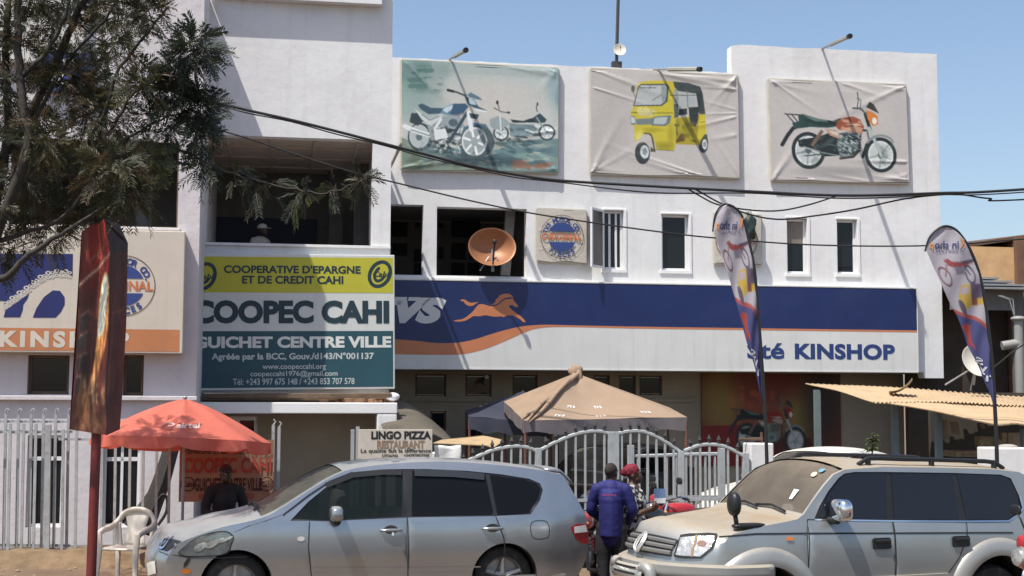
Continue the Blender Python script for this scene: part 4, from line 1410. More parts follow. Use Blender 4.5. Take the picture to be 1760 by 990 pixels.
# ================================================================== vehicles
class Car:
    """body skin from a side outline, a half-width field and a bulged centre strip"""
    def __init__(s, loc, rz, top, W, prof, bulge, arches, floor_z, step=.075):
        s.fr = Frame(loc, rz)
        s.top = top                      # outline (x,z) from lower front over the roof to lower rear
        s.Wx, s.Wv = zip(*W)             # half width along x
        s.Pz, s.Pv = zip(*prof)          # width factor by height
        s.bulge = bulge                  # list of (arc fraction, bulge, power)
        s.arches = arches                # (x, z, r)
        s.fz = floor_z
        s.step = step
        d = [0]
        for a, b in zip(top, top[1:]): d.append(d[-1] + math.hypot(b[0] - a[0], b[1] - a[1]))
        s.d = d
    def y(s, x, z):
        w = interp(s.Wx, s.Wv, x) * interp(s.Pz, s.Pv, z)
        return w
    def side(s, x, z, off=0.0, sgn=-1):
        return Vector((x, sgn * (s.y(x, z) + off), z))
    def strip(s, q, t, off=0.0):
        """q: length along the outline from its lower front, t across -1..1 (negative: near side)"""
        q = max(0, min(s.d[-1] - 1e-6, q))
        x = interp(s.d, [p[0] for p in s.top], q); z = interp(s.d, [p[1] for p in s.top], q)
        e = .06
        xa, za = interp(s.d, [p[0] for p in s.top], q - e), interp(s.d, [p[1] for p in s.top], q - e)
        xb, zb_ = interp(s.d, [p[0] for p in s.top], q + e), interp(s.d, [p[1] for p in s.top], q + e)
        n = Vector((-(zb_ - za), 0, xb - xa))
        if n.length > 0: n.normalize()
        B = interp([b[0] for b in s.bulge], [b[1] for b in s.bulge], q); pw = interp([b[0] for b in s.bulge], [b[2] for b in s.bulge], q)
        k = B * (1 - abs(t) ** pw) + off
        return Vector((x + n.x * k, t * s.y(x, z), z + n.z * k))
    def q_at_front(s, z):
        """outline length on the front where height is z"""
        for a in range(len(s.top) - 1):
            if s.top[a][1] <= z <= s.top[a + 1][1]:
                f = (z - s.top[a][1]) / (s.top[a + 1][1] - s.top[a][1] + 1e-9)
                return s.d[a] + f * (s.d[a + 1] - s.d[a])
        return 0
    def front(s, a, z, off=0.0):
        """wrap-round nose surface: a = 0 at the middle, grows toward the near side and then back along it"""
        q = s.q_at_front(z)
        x = interp(s.d, [p[0] for p in s.top], q); yy = s.y(x, z)
        if a < yy:
            return s.strip(q, -a / yy, off)
        xx = x + (a - yy)
        p = s.side(xx, z, off)
        return p
    def pix(s, pts, kind='side', start=None):
        out = []
        a, b = start or (2.0, .8)
        for p in pts:
            fn = (lambda u, v: s.side(u, v)) if kind == 'side' else (lambda u, v: s.front(u, v))
            a, b = inv(fn, s.fr, p[0], p[1], a, b)
            out.append((a, b))
        return out
    def outline(s):
        bot = []
        xs0, xs1 = s.top[-1], s.top[0]
        z = s.fz
        pts = [(xs0[0], z)]
        for (ax, az, r) in sorted(s.arches, key=lambda a: -a[0]):
            if az - z < r:
                h = math.sqrt(r * r - (z - az) ** 2)
                t0 = math.atan2(z - az, h); t1 = math.pi - t0
                for i in range(25):
                    t = t0 + (t1 - t0) * i / 24
                    pts.append((ax + r * math.cos(t), az + r * math.sin(t)))
        pts.append((xs1[0], z))
        top = s.top
        return densify(list(top), s.step, 0, False) + pts
    def build_body(s, root, paint, windows, holes_strip, name='body', doors=()):
        """windows: side polygons left open; holes_strip: (q0,q1,tmax) ranges left open; doors: side polygons that become parts"""
        out = s.outline()
        V, T = cdt(out, list(windows), [d for d in doors], s.step)
        mb = MB()
        dm = [MB() for _ in doors]
        for sg in (-1, 1):
            pts = [s.side(p.x, p.y, 0, sg) for p in V]
            sel = [[] for _ in range(len(doors) + 1)]
            for t in T:
                cx = sum(V[i].x for i in t) / 3; cz = sum(V[i].y for i in t) / 3
                k = 0
                for di, d in enumerate(doors):
                    if inpoly(cx, cz, d): k = di + 1
                sel[k].append(t if sg < 0 else t[::-1])
            for k in range(len(doors) + 1):
                tgt = mb if k == 0 or sg > 0 else dm[k - 1]
                used = sorted({i for t in sel[k] for i in t}); ix = {u: n for n, u in enumerate(used)}
                tgt.add([pts[u] for u in used], [[ix[i] for i in t] for t in sel[k]])
        # centre strip
        top = densify(list(s.top), s.step, 0, False)
        d = [0]
        for a, b in zip(top, top[1:]): d.append(d[-1] + math.hypot(b[0] - a[0], b[1] - a[1]))
        ts = [-1, -.97, -.92, -.84, -.72, -.56, -.38, -.19, 0, .19, .38, .56, .72, .84, .92, .97, 1]
        vs = []; fs = []
        for q in d:
            for t in ts: vs.append(s.strip(q, t))
        m = len(ts)
        for i in range(len(d) - 1):
            qm = (d[i] + d[i + 1]) / 2
            for j in range(m - 1):
                tm = abs(ts[j] + ts[j + 1]) / 2
                if any(a < qm < b and tm < c for a, b, c in holes_strip): continue
                fs.append((i * m + j, (i + 1) * m + j, (i + 1) * m + j + 1, i * m + j + 1))
        mb.add(vs, fs)
        o = mb.build(name, paint, root, smooth=True, merge=.0015, angle=42)
        parts = [x.build('door', paint, root, smooth=True, merge=.0005, angle=60) for x in dm]
        s.dstrip = d
        return o, parts
    def patch(s, name, poly, m, root, off=.006, kind='side', step=.06, both=False, smooth=True, sm=0, thick=0.0, fixn=True):
        if sm: poly = catmull(poly, sm, True)
        else: poly = densify(poly, step)
        V, T = cdt(poly, (), (), step)
        mb = MB()
        fn = s.side if kind == 'side' else s.front
        mb.add([fn(p.x, p.y, off) for p in V], T)
        if thick:
            n = len(poly)
            mb.add([fn(a, b, off) for a, b in poly] + [fn(a, b, off - thick) for a, b in poly], [(i, (i + 1) % n, n + (i + 1) % n, n + i) for i in range(n)])
        if both:
            k = [Vector((p.x, -p.y, p.z)) for p in mb.v]
            mb.add(k, [f[::-1] for f in mb.f])
        return mb.build(name, m, root, smooth=smooth, merge=.0003, angle=50)
    def ribbon(s, name, pts, w, m, root, off=.003, kind='side', closed=False, both=False):
        pts = densify(pts, .05, 0, closed)
        if closed: pts = pts + [pts[0]]
        fn = s.side if kind == 'side' else s.front
        mb = MB()
        v = []
        for i, p in enumerate(pts):
            a = Vector(pts[max(0, i - 1)]); b = Vector(pts[min(len(pts) - 1, i + 1)])
            t = (b - a)
            if t.length < 1e-9: t = Vector((1, 0))
            t.normalize(); n = Vector((-t.y, t.x)) * w / 2
            v += [fn(p[0] + n.x, p[1] + n.y, off), fn(p[0] - n.x, p[1] - n.y, off)]
        mb.add(v, [(2 * i, 2 * i + 2, 2 * i + 3, 2 * i + 1) for i in range(len(pts) - 1)])
        if both: mb.add([Vector((p.x, -p.y, p.z)) for p in mb.v], [f[::-1] for f in mb.f])
        return mb.build(name, m, root, smooth=True, angle=180)
    def screen(s, name, q0, q1, tm, m, root, off=-.012, n=10):
        mb = MB()
        mb.grid(lambda a, b: s.strip(q0 + (q1 - q0) * a, -tm + 2 * tm * b, off), n, 14)
        return mb.build(name, m, root, smooth=True, angle=180)
    def wheel(s, root, x, z, r, ysgn=-1, w=.2, spokes=5, yin=.06, rimm=None):
        y = ysgn * (s.y(x, z) - yin)
        mt = Matrix.Translation((x, y, z)) @ Matrix.Rotation(R(90) * (1 if ysgn < 0 else -1), 4, 'X')
        mb = MB()
        mb.lathe([(r * .66, -w), (r * .9, -w), (r, -w * .85), (r, -w * .15), (r * .93, 0), (r * .68, .005), (r * .66, -.02)], 36, mt)
        t = mb.build('wheel', M['rubber'], root, smooth=True, angle=50)
        mb = MB()
        mb.lathe([(r * .67, -.03), (r * .66, .0), (r * .60, -.035), (r * .58, -.1), (.05, -.1)], 36, mt)
        for k in range(spokes):
            a = 2 * math.pi * k / spokes + .3
            mb.tube([(.04 * math.cos(a), .04 * math.sin(a), -.03), (r * .62 * math.cos(a), r * .62 * math.sin(a), -.02)], [.05, .035], 6, True, mt, .7)
        mb.lathe([(.07, -.03), (.06, -.005), (.0, .0)], 16, mt)
        mb.build('rim', rimm or M['alloy'], t, smooth=True, angle=40)
        return t
    def well(s, root):
        mb = MB()
        for (ax, az, r) in s.arches:
            for sg in (-1, 1):
                mb.cut()
                yy = sg * (s.y(ax, az) - .0)
                n = 20
                v = []
                for i in range(n + 1):
                    t = -.5 + (math.pi + 1.0) * i / n
                    p = (ax + (r - .004) * math.cos(t), az + (r - .004) * math.sin(t))
                    v += [s.side(p[0], p[1], -.004, sg), Vector((p[0], sg * .42, p[1]))]
                mb.add(v, [(2 * i, 2 * i + 1, 2 * i + 3, 2 * i + 2) for i in range(n)])
                mb.add([Vector((ax + r * math.cos(2 * math.pi * i / 24), sg * .42, az + r * math.sin(2 * math.pi * i / 24))) for i in range(24)], [tuple(range(24))])
        return mb.build_each('wheel_housing', M['rubber'], root)

def blob_box(mb, c, size, mtx=None, e=4.0, n=14):
    """rounded box"""
    def fn(p):
        v = Vector([math.copysign(abs(q) ** (2.0 / e), q) for q in p])
        return v
    mb.ball(c, (size[0] / 2, size[1] / 2, size[2] / 2), n * 2, n, mtx, fn)

M['alloy'] = mat('alloy_wheel', (.45, .45, .45), .35, .8, dust=(DUST, .4, -1))
M['paint_van'] = mat('silver_grey_car_paint', (.36, .385, .41), .26, .75, var=.06, vs=2, coat=.8, dust=((.22, .19, .16), .5, .75, .5), dirt=((.3, .26, .22), .25, 3))
M['paint_suv'] = mat('champagne_silver_car_paint', (.36, .375, .37), .34, .6, var=.06, vs=2, coat=.5, dust=((.30, .225, .14), .95, .6, .62), dirt=((.38, .31, .23), .3, 2.5))
M['paint_flare'] = mat('pale_silver_flare_paint', (.34, .34, .325), .38, .4, var=.08, vs=3, coat=.4, dust=((.30, .24, .16), .7, .5, .9))
M['paint_white'] = mat('white_car_paint', (.72, .71, .68), .3, 0, var=.05, coat=.5, dust=((.5, .42, .32), .4, .6, .8))
M['paint_red'] = mat('maroon_car_paint', (.22, .012, .022), .3, .2, var=.08, coat=.7)
M['tint'] = mat('tinted_glass', (.008, .009, .011), .03, var=0, spec=.16, alpha=.93)
M['tint_clear'] = mat('lightly_tinted_glass', (.012, .017, .016), .03, var=0, spec=.2, alpha=.74)
M['tint_front'] = mat('windscreen_glass', (.03, .035, .035), .06, var=.1, spec=.5, alpha=.55, dust=((.3, .26, .2), .35, .2))
M['tint_dusty'] = mat('dusty_windscreen_glass', (.10, .085, .07), .3, var=.15, vs=2, spec=.35, alpha=.62, dust=((.20, .16, .115), .7, .3))
M['lens'] = mat('headlamp_lens', (.50, .50, .47), .12, .5, var=.6, vs=8, coat=1, bump=.6, bs=14)
M['lens_dark'] = mat('lamp_smoked', (.17, .19, .19), .1, .5, var=.5, vs=6, coat=1)
M['lens_red'] = mat('tail_lamp_red', (.30, .012, .015), .12, var=.15, coat=1)
M['lens_white'] = mat('lamp_clear', (.62, .60, .58), .12, var=.15, coat=1)
M['amber'] = mat('amber_lens', (.55, .17, .02), .15, var=.1, coat=1)
M['gap'] = mat('panel_gap', (.02, .02, .02), .8, var=0)
M['seat'] = mat('seat_cloth', (.10, .095, .09), .9, var=.2)
M['plate'] = mat('number_plate', (.62, .60, .55), .5, var=.1, dirt=((.4, .3, .2), .5, 9))

# ---------------------------------------------------------------- silver people carrier
vyaw = R(16)
vo = Vector((-3.93, 14.9, 0))
Vf = Frame(vo, vyaw)
van = thing('minivan', vo, vyaw, 'dusty silver grey people carrier parked in front of the savings bank', 'car')
vtop = [(.36, .26), (.27, .42), (.25, .55), (.29, .66), (.35, .745), (.54, .835), (.80, .92), (1.12, .985), (1.34, 1.065), (1.68, 1.265), (1.9, 1.39), (2.15, 1.485), (2.6, 1.535), (3.1, 1.55), (3.6, 1.525), (4.1, 1.47), (4.42, 1.41), (4.50, 1.38), (4.60, 1.20), (4.70, 1.02), (4.745, .90), (4.75, .72), (4.76, .55), (4.70, .40), (4.62, .28)]
vtop = [(a, b * 1.0) for a, b in vtop]
vtop = catmull(vtop, 3)
car = Car(vo, vyaw, vtop, [(0, .60), (.08, .66), (.2, .735), (.4, .80), (.7, .845), (1.2, .87), (2.5, .88), (3.8, .87), (4.3, .84), (4.6, .785), (4.76, .72)],
          [(.2, .93), (.4, .965), (.62, 1.0), (.80, 1.0), (.92, .985), (1.0, .96), (1.04, .935), (1.25, .86), (1.45, .775), (1.52, .73), (1.6, .66)],
          [(0, .20, 2.5), (.5, .17, 2.4), (.75, .09, 2.2), (1.2, .05, 2.4), (1.9, .08, 2.2), (2.6, .03, 2.2), (3.2, .02, 2.2), (4.8, .025, 2.2), (5.1, .08, 2.4), (5.6, .12, 2.6), (7, .10, 2.6)],
          [(.95, .325, .365), (3.78, .325, .365)], .24)
def vp(pts, st=(2.2, .9)): return car.pix(pts, 'side', st)
# arches from the photograph
w_front = vp([(501, 893), (560, 836), (600, 820), (640, 812), (692, 809), (690, 886), (560, 893)], (1.5, 1.0))
w_rear = vp([(709, 809), (780, 811), (834, 815), (848, 880), (845, 884), (708, 886)], (2.8, 1.1))
w_qtr = vp([(842, 816), (900, 824), (922, 831), (929, 840), (925, 856), (909, 881), (855, 884)], (3.6, 1.1))
glass_zone = vp([(499, 895), (530, 862), (566, 833), (606, 816), (660, 806.5), (730, 806), (800, 809), (860, 815), (910, 823), (928, 831), (933, 842), (928, 860), (912, 884), (850, 887), (700, 889.5), (600, 894), (560, 896)], (1.5, 1.0))
d_front = vp([(532, 896), (700, 889.5), (701, 990), (690, 1040), (560, 1046), (536, 1000), (530, 940)], (1.8, .9))
d_rear = vp([(702, 889.5), (852, 887), (866, 925), (868, 950), (850, 985), (838, 1040), (692, 1040), (703, 990)], (2.7, .9))
qw0, qw1 = None, None
def qx(cr, x):      # outline length where the roof line has this x
    for i in range(len(cr.top) - 1):
        if cr.top[i][0] <= x <= cr.top[i + 1][0] and cr.top[i][1] > .7:
            f = (x - cr.top[i][0]) / (cr.top[i + 1][0] - cr.top[i][0] + 1e-9)
            return cr.d[i] + f * (cr.d[i + 1] - cr.d[i])
qa, qb = qx(car, 1.17), qx(car, 2.08)
qc, qd = qx(car, 4.53), qx(car, 4.69)
car.build_body(van, M['paint_van'], [glass_zone], [(qa, qb, .9), (qc, qd, .85)], doors=[d_front, d_rear])
vdoors = [o for o in bpy.data.objects if o.parent == van and o.name.startswith('door')]
car.patch('window_surround', glass_zone, M['black'], van, -.016, both=False)
car.patch('side_window', w_front, M['tint_clear'], van, -.006)
car.patch('side_window', w_rear, M['tint'], van, -.006)
car.patch('side_window', w_qtr, M['tint'], van, -.006)
car.patch('far_side_glass', [(a, b) for a, b in glass_zone], M['tint'], van, -.012, both=True)
for o in [x for x in bpy.data.objects if x.name.startswith('far_side_glass')]:
    bm = bmesh.new(); bm.from_mesh(o.data)
    bmesh.ops.delete(bm, geom=[v for v in bm.verts if v.co.y < 0], context='VERTS'); bm.to_mesh(o.data); bm.free()
# cut the near surround where the front window is see-through
bpy.data.objects.remove([x for x in bpy.data.objects if x.name.startswith('window_surround')][0])
def surround(cr, root, zone, wins, off=-.010):
    V, T = cdt(zone, [w for w in wins], (), .08)
    mb = MB(); mb.add([cr.side(p.x, p.y, off) for p in V], T)
    return mb.build('window_surround', M['black'], root, smooth=True, angle=180)
surround(car, van, glass_zone, [w_front])
car.screen('windscreen', qa - .04, qb + .045, .91, M['tint_front'], van)
car.screen('rear_window', qc, qd, .86, M['tint'], van)
car.ribbon('windscreen_seal', vp([(486, 886), (530, 852), (566, 828), (606, 812)], (1.4, 1.05)), .02, M['black'], van, .004)
# visors over the windows
car.ribbon('rain_visor', vp([(560, 834), (606, 816), (660, 811), (690, 812)], (1.6, 1.3)), .055, M['black'], van, .012)
car.ribbon('rain_visor', vp([(712, 812), (780, 814), (832, 819)], (2.8, 1.4)), .07, mat('visor_smoke', (.035, .037, .042), .15, var=0), van, .014)
# seams, handles
for i, d in enumerate((d_front, d_rear)):
    car.ribbon('door_seal', d[1:5] if i == 0 else d[1:5], .010, M['gap'], vdoors[i], .002)
car.ribbon('door_seal', [d_front[0], d_front[6], d_front[5]], .010, M['gap'], vdoors[0], .002)
for i, (hx, hy) in enumerate(((672, 912), (847, 909))):
    h = vp([(hx, hy)], (2.4 + .9 * i, .9))[0]
    mb = MB()
    for t in range(1):
        pts = [car.side(h[0] + dx, h[1] + dz, o_) for dx, dz, o_ in ((-.115, .002, .004), (-.10, .004, .022), (-.04, .006, .034), (.05, .006, .034), (.10, .004, .022), (.115, .002, .004))]
        mb.tube(pts, [.012, .015, .017, .017, .015, .012], 8)
    mb.build('handle', M['paint_van'], vdoors[i], smooth=True, angle=180)
    car.patch('handle_recess', [(h[0] + .075 * math.cos(t), h[1] + .01 + .045 * math.sin(t)) for t in [2 * math.pi * k / 16 for k in range(16)]], M['gap'], vdoors[i], .002)
    if i == 0:
        car.patch('lock', [(h[0] + .02 + .014 * math.cos(t), h[1] - .035 + .02 * math.sin(t)) for t in [2 * math.pi * k / 8 for k in range(8)]], M['chrome'], vdoors[i], .004)
car.ribbon('rub_strip', vp([(536, 976), (600, 976), (699, 976)], (1.8, .6)), .014, M['paint_van'], vdoors[0], .006)
car.ribbon('rub_strip', vp([(704, 976), (780, 975), (826, 974)], (2.8, .6)), .014, M['paint_van'], vdoors[1], .006)
fl = vp([(914, 898), (940, 897), (942, 923), (916, 924)], (4.0, .95))
car.ribbon('fuel_flap', catmull(fl, 4, True), .008, M['gap'], van, .002, closed=True)
# mirror
mp = vp([(575, 880)], (1.7, 1.0))[0]
mb = MB()
pm = car.side(mp[0], mp[1] - .01, .12)
blob_box(mb, pm, (.14, .24, .155), Matrix.Identity(4), 3.2)
mb.tube([car.side(mp[0] - .02, mp[1] - .07, -.01), car.side(mp[0], mp[1] - .055, .09)], [.04, .03], 8)
mi_ = mb.build('wing_mirror', M['paint_van'], van, smooth=True, angle=180)
mb = MB(); mb.tube([car.side(mp[0] - .03, mp[1] - .085, -.01), car.side(mp[0] + .01, mp[1] - .088, .10)], [.03, .045], 10); mb.build('mirror_foot', M['black'], mi_, smooth=True)
# lamps
hl = car.pix([(308, 949), (322, 937), (345, 922), (374, 914.5), (392, 916), (400, 927), (394, 944), (379, 953), (345, 955), (318, 955)], 'front', (.7, .75))
hlo = car.patch('headlamp', hl, M['lens_dark'], van, .008, 'front', .05, sm=3, thick=.02)
car.patch('bezel', car.pix([(306, 950), (321, 936), (345, 920.5), (374, 913), (394, 914.5), (402, 927), (396, 946), (380, 955), (345, 957), (316, 957)], 'front', (.7, .75)), M['black'], hlo, .004, 'front', .05, sm=3)
for (cx, cy, rr) in ((343, 940, 9), (366, 933, 10), (387, 927, 6)):
    c = car.pix([(cx, cy), (cx + rr, cy)], 'front', (.75, .72)); r0 = max(.03, min(.08, abs(c[1][0] - c[0][0])))
    car.patch('reflector', [(c[0][0] + r0 * math.cos(t), c[0][1] + r0 * .9 * math.sin(t)) for t in [2 * math.pi * k / 14 for k in range(14)]], mat('lamp_reflector', (.50, .52, .50), .2, .6, var=.6, vs=12, coat=1), hlo, .013, 'front', .05)
gr = car.pix([(274, 944), (283, 926), (312, 931), (300, 942), (287, 948)], 'front', (.35, .78))
g = car.patch('grille', gr, M['black'], van, .006, 'front', .05)
c = car.pix([(284, 933)], 'front', (.2, .8))[0]
car.ribbon('badge', [(c[0] + .06 * math.cos(t), c[1] + .045 * math.sin(t)) for t in [2 * math.pi * k / 16 for k in range(16)]], .016, M['chrome'], g, .02, 'front', closed=True)
car.patch('plate', car.pix([(254, 968), (268, 964), (270, 985), (256, 989)], 'front', (.15, .5)), M['plate'], van, .012, 'front', .05)
car.patch('bumper_mark', car.pix([(316, 968), (323, 959), (328, 961), (322, 972), (315, 977)], 'front', (.7, .6)), M['gap'], van, .004, 'front', .05)
car.patch('bumper_mark', car.pix([(311, 980), (318, 977), (328, 979), (327, 985), (315, 987)], 'front', (.7, .5)), M['amber'], van, .005, 'front', .05)
car.ribbon('bumper_seam', car.pix([(274, 948), (300, 954), (330, 959), (380, 959), (400, 958), (425, 957)], 'front', (.3, .72)), .008, M['gap'], van, .003, 'front')
car.ribbon('bonnet_seam', car.pix([(402, 915), (430, 903), (470, 890), (498, 880)], 'front', (1.0, .9)), .008, M['gap'], van, .003, 'front')
si = vp([(517, 926)], (1.35, .85))[0]
car.patch('side_repeater', [(si[0] + .04 * math.cos(t), si[1] + .025 * math.sin(t)) for t in [2 * math.pi * k / 12 for k in range(12)]], M['lens_white'], van, .006)
tl = car.pix([(981, 905), (990, 900.5), (1008, 900), (1011, 915), (1010, 935), (1000, 934), (990, 926), (984, 914)], 'side', (4.6, .88))
tlo = car.patch('tail_lamp', tl, M['lens_red'], van, .008, 'side', .04, thick=.02)
car.patch('reversing_lens', car.pix([(986, 905), (1006, 902), (1009, 914), (987, 916)], 'side', (4.6, .9)), M['lens_white'], tlo, .014, 'side', .04)
# rear spoiler and wipers
mb = MB(); mb.grid(lambda a, b: car.strip(qx(car, 4.30) + (.36 * a), -.88 + 1.76 * b, .012 + .035 * a), 4, 12)
mb.build('spoiler', M['paint_van'], van, smooth=True, angle=180, solid=.02)
mb = MB()
for t0, t1, q in ((-.55, .1, .05), (.1, .7, .05)):
    mb.cut().tube([car.strip(qa + .0, t0, .02), car.strip(qa + q + .02, (t0 + t1) / 2, .02), car.strip(qa + q, t1, .015)], .012, 6)
mb.build_each('wiper', M['black'], van)
for x in (.95, 3.78):
    for sg in (-1, 1): car.wheel(van, x, .325, .325, sg)
car.well(van)
# inside
mb = MB()
for x in (2.05, 3.0):
    for yy in (-.38, .38):
        mb.cut(); blob_box(mb, (x, yy, .95), (.16, .46, .62), None, 3.5); blob_box(mb, (x + .02, yy, 1.33), (.09, .24, .17), None, 3)
        blob_box(mb, (x - .25, yy, .62), (.5, .46, .16), None, 3.5)
mb.build_each('seat', M['seat'], van, smooth=True, angle=180)
mb = MB(); mb.box2((.5, -.8, .28), (4.5, .8, .34)); mb.box2((1.05, -.74, .7), (1.5, .74, .93)); mb.build('cabin_floor', M['seat'], van, bevel=.03)

# ---------------------------------------------------------------- four-wheel drive
syaw = R(22)
so = Vector((1.212, 13.41, -.14))
suv = thing('off_road_car', so, syaw, 'dusty champagne silver four wheel drive with a bull bar and roof rails', 'car')
stop_ = [(.42, .42), (.40, .55), (.40, .72), (.40, .80), (.40, .93), (.43, 1.05), (.55, 1.14), (.81, 1.195), (1.12, 1.235), (1.25, 1.255), (1.33, 1.30), (1.46, 1.43), (1.60, 1.56), (1.72, 1.655), (1.85, 1.70), (2.3, 1.72), (2.9, 1.705), (3.6, 1.68), (3.95, 1.645), (4.10, 1.58), (4.22, 1.25), (4.25, 1.0), (4.27, .7), (4.27, .45)]
stop_ = [(a * 1.0, b) for a, b in stop_]
sc = Car(so, syaw, stop_, [(0, .78), (.40, .80), (.55, .835), (.9, .86), (2.5, .87), (4.0, .86), (4.5, .83), (4.73, .79)],
         [(.3, .96), (.6, .99), (.85, 1.0), (1.05, .985), (1.16, .955), (1.20, .93), (1.45, .865), (1.70, .80), (1.80, .74)],
         [(0, .40, 2.6), (.5, .38, 2.6), (.64, .27, 2.5), (.78, .09, 2.4), (1.0, .03, 2.3), (1.5, .025, 2.3), (2.0, .08, 2.3), (2.5, .08, 2.3), (3.0, .05, 2.2), (4.6, .05, 2.2), (5.1, .07, 2.4), (6.4, .06, 2.6)],
         [(.86, .40, .46), (3.53, .40, .46)], .40)
def sp(pts, st=(2.2, 1.2)): return sc.pix(pts, 'side', st)
def cr1(pts): return [(1140 + x / 2.829, 640 + y / 2.829) for x, y in pts]
zone = sp(cr1([(735, 712), (760, 650), (800, 580), (850, 515), (880, 492), (930, 484), (1090, 484), (1420, 489), (1640, 497), (1690, 515), (1730, 600), (1745, 660), (1725, 690), (1680, 722), (1480, 724), (1100, 722)]), (1.7, 1.2))
sw1 = sp(cr1([(880, 712), (880, 640), (790, 620), (830, 560), (870, 508), (900, 494), (1085, 491), (1080, 716)]), (2.0, 1.3))
sw1 = sp(cr1([(762, 706), (790, 620), (830, 558), (870, 508), (900, 494), (1083, 491), (1080, 716), (900, 716)]), (1.8, 1.3))
sw2 = sp(cr1([(1110, 493), (1405, 496), (1412, 540), (1440, 716), (1126, 717)]), (2.9, 1.3))
sw3 = sp(cr1([(1430, 495), (1630, 503), (1675, 515), (1722, 610), (1735, 660), (1715, 685), (1672, 716), (1478, 717)]), (4.0, 1.3))
sd1 = sp(cr1([(700, 716), (1112, 722), (1125, 800), (1126, 1020), (700, 1020)]), (1.9, .9))
sd2 = sp(cr1([(1116, 722), (1472, 722), (1478, 800), (1440, 900), (1370, 1000), (1360, 1022), (1130, 1022), (1128, 800)]), (3.0, .9))
sqa, sqb = qx(sc, 1.29), qx(sc, 1.79)
sc.build_body(suv, M['paint_suv'], [zone], [(sqa, sqb, .95)], doors=[sd1, sd2])
sdo = [o for o in bpy.data.objects if o.parent == suv and o.name.startswith('door')]
surround(sc, suv, zone, [])
for w in (sw1, sw2, sw3): sc.patch('side_window', w, mat('blue_black_glass', (.014, .016, .022), .04, var=0, spec=.4), suv, -.004)
sc.patch('far_side_glass', zone, M['tint'], suv, -.012, both=True)
for o in [x for x in bpy.data.objects if x.name.startswith('far_side_glass')]:
    bm = bmesh.new(); bm.from_mesh(o.data)
    bmesh.ops.delete(bm, geom=[v for v in bm.verts if v.co.y < 0], context='VERTS'); bm.to_mesh(o.data); bm.free()
sc.screen('windscreen', sqa - .04, sqb + .045, .96, M['tint_dusty'], suv)
def wsp(a, b, off=.004): return sc.strip(sqa + (sqb - sqa) * a, b, off)
for nm_, m_, a, b, da, db, el_ in (('sticker', mat('cream_sticker', (.6, .58, .42), .6), .78, -.70, .05, .05, 1), ('sticker', mat('blue_sticker', (.15, .32, .40), .6), .89, -.76, .05, .045, 1), ('paper_permit', M['white_trim'], .36, -.60, .09, .05, 0)):
    mb = MB()
    if el_: mb.add([wsp(a + da * math.sin(t), b + db * math.cos(t)) for t in [2 * math.pi * k / 16 for k in range(16)]], [tuple(range(16))])
    else: mb.add([wsp(a - da, b - db + .02), wsp(a - da, b + db - .02), wsp(a + da, b + db), wsp(a + da, b - db)], [(0, 1, 2, 3)])
    mb.build(nm_, m_, suv)
# rails
mb = MB()
for sg in (-1, 1):
    mb.cut()
    pts = []
    for x in np.linspace(2.08, 3.84, 16):
        q = qx(sc, x)
        pts.append(sc.strip(q, sg * .86, .06 if 2.15 < x < 3.78 else .01))
    mb.tube(pts, .022, 6)
    for x in (2.2, 2.95, 3.72):
        q = qx(sc, x); mb.tube([sc.strip(q, sg * .86, -.01), sc.strip(q, sg * .86, .06)], .03, 6)
mb.build_each('roof_rail', M['black'], suv, smooth=True)
# doors
for i, d in enumerate((sd1, sd2)):
    sc.ribbon('door_seal', d, .010, M['gap'], sdo[i], .002, closed=True)
for i, (hx, hy) in enumerate(cr1([(1060, 830), (1445, 820)])):
    h = sp([(hx, hy)], (2.4 + i, .95))[0]
    o = sc.patch('handle', [(h[0] - .10, h[1] + .035), (h[0] - .08, h[1] + .05), (h[0] + .09, h[1] + .05), (h[0] + .1, h[1] + .03), (h[0] + .1, h[1] - .04), (h[0] + .08, h[1] - .055), (h[0] - .09, h[1] - .055), (h[0] - .1, h[1] - .035)], M['black'], sdo[i], .02, thick=.03)
    mb = MB(); mb.tube([sc.side(h[0] - .085, h[1] + .02, .028), sc.side(h[0] + .085, h[1] + .02, .03)], .016, 8); mb.build('grip', M['black'], o, smooth=True)
sc.ribbon('side_trim', sp(cr1([(270, 800), (450, 785), (700, 783), (1100, 782), (1480, 780), (1700, 779)]), (1.0, 1.0)), .016, M['gap'], suv, .003)
sc.ribbon('window_trim', [p for p in sp(cr1([(735, 716), (1100, 722), (1480, 724), (1680, 722), (1725, 692), (1748, 660), (1732, 600)]), (1.7, 1.1))], .014, M['chrome'], suv, .006)
# wheel arch flares, lower cladding
for (ax, az, r) in sc.arches:
    mb = MB()
    n = 24
    v = []
    for i in range(n + 1):
        t = -.05 + (math.pi + .1) * i / n
        for rr, o_ in ((r - .012, -.03), (r - .012, .04), (r + .03, .05), (r + .10, .04), (r + .155, .004), (r + .16, -.01)):
            v.append(sc.side(ax + rr * math.cos(t), az + rr * math.sin(t), o_))
    mb.add(v, [(i * 6 + j, i * 6 + j + 1, (i + 1) * 6 + j + 1, (i + 1) * 6 + j) for i in range(n) for j in range(5)])
    mb.build('wheel_flare', M['paint_flare'], suv, smooth=True, angle=60)
cl_ = [(1.40, .42), (2.98, .42), (2.98, .66), (2.9, .70), (1.48, .70), (1.40, .66)]
sc.patch('side_cladding', cl_, M['paint_flare'], suv, .03, thick=.03)
sc.ribbon('cladding_groove', [(1.44, .63), (2.94, .63)], .012, M['gap'], suv, .032)
am = sp(cr1([(600, 800), (630, 800), (630, 818), (600, 818)]), (1.3, 1.0))
sc.patch('side_indicator', am, M['amber'], suv, .012, thick=.012)
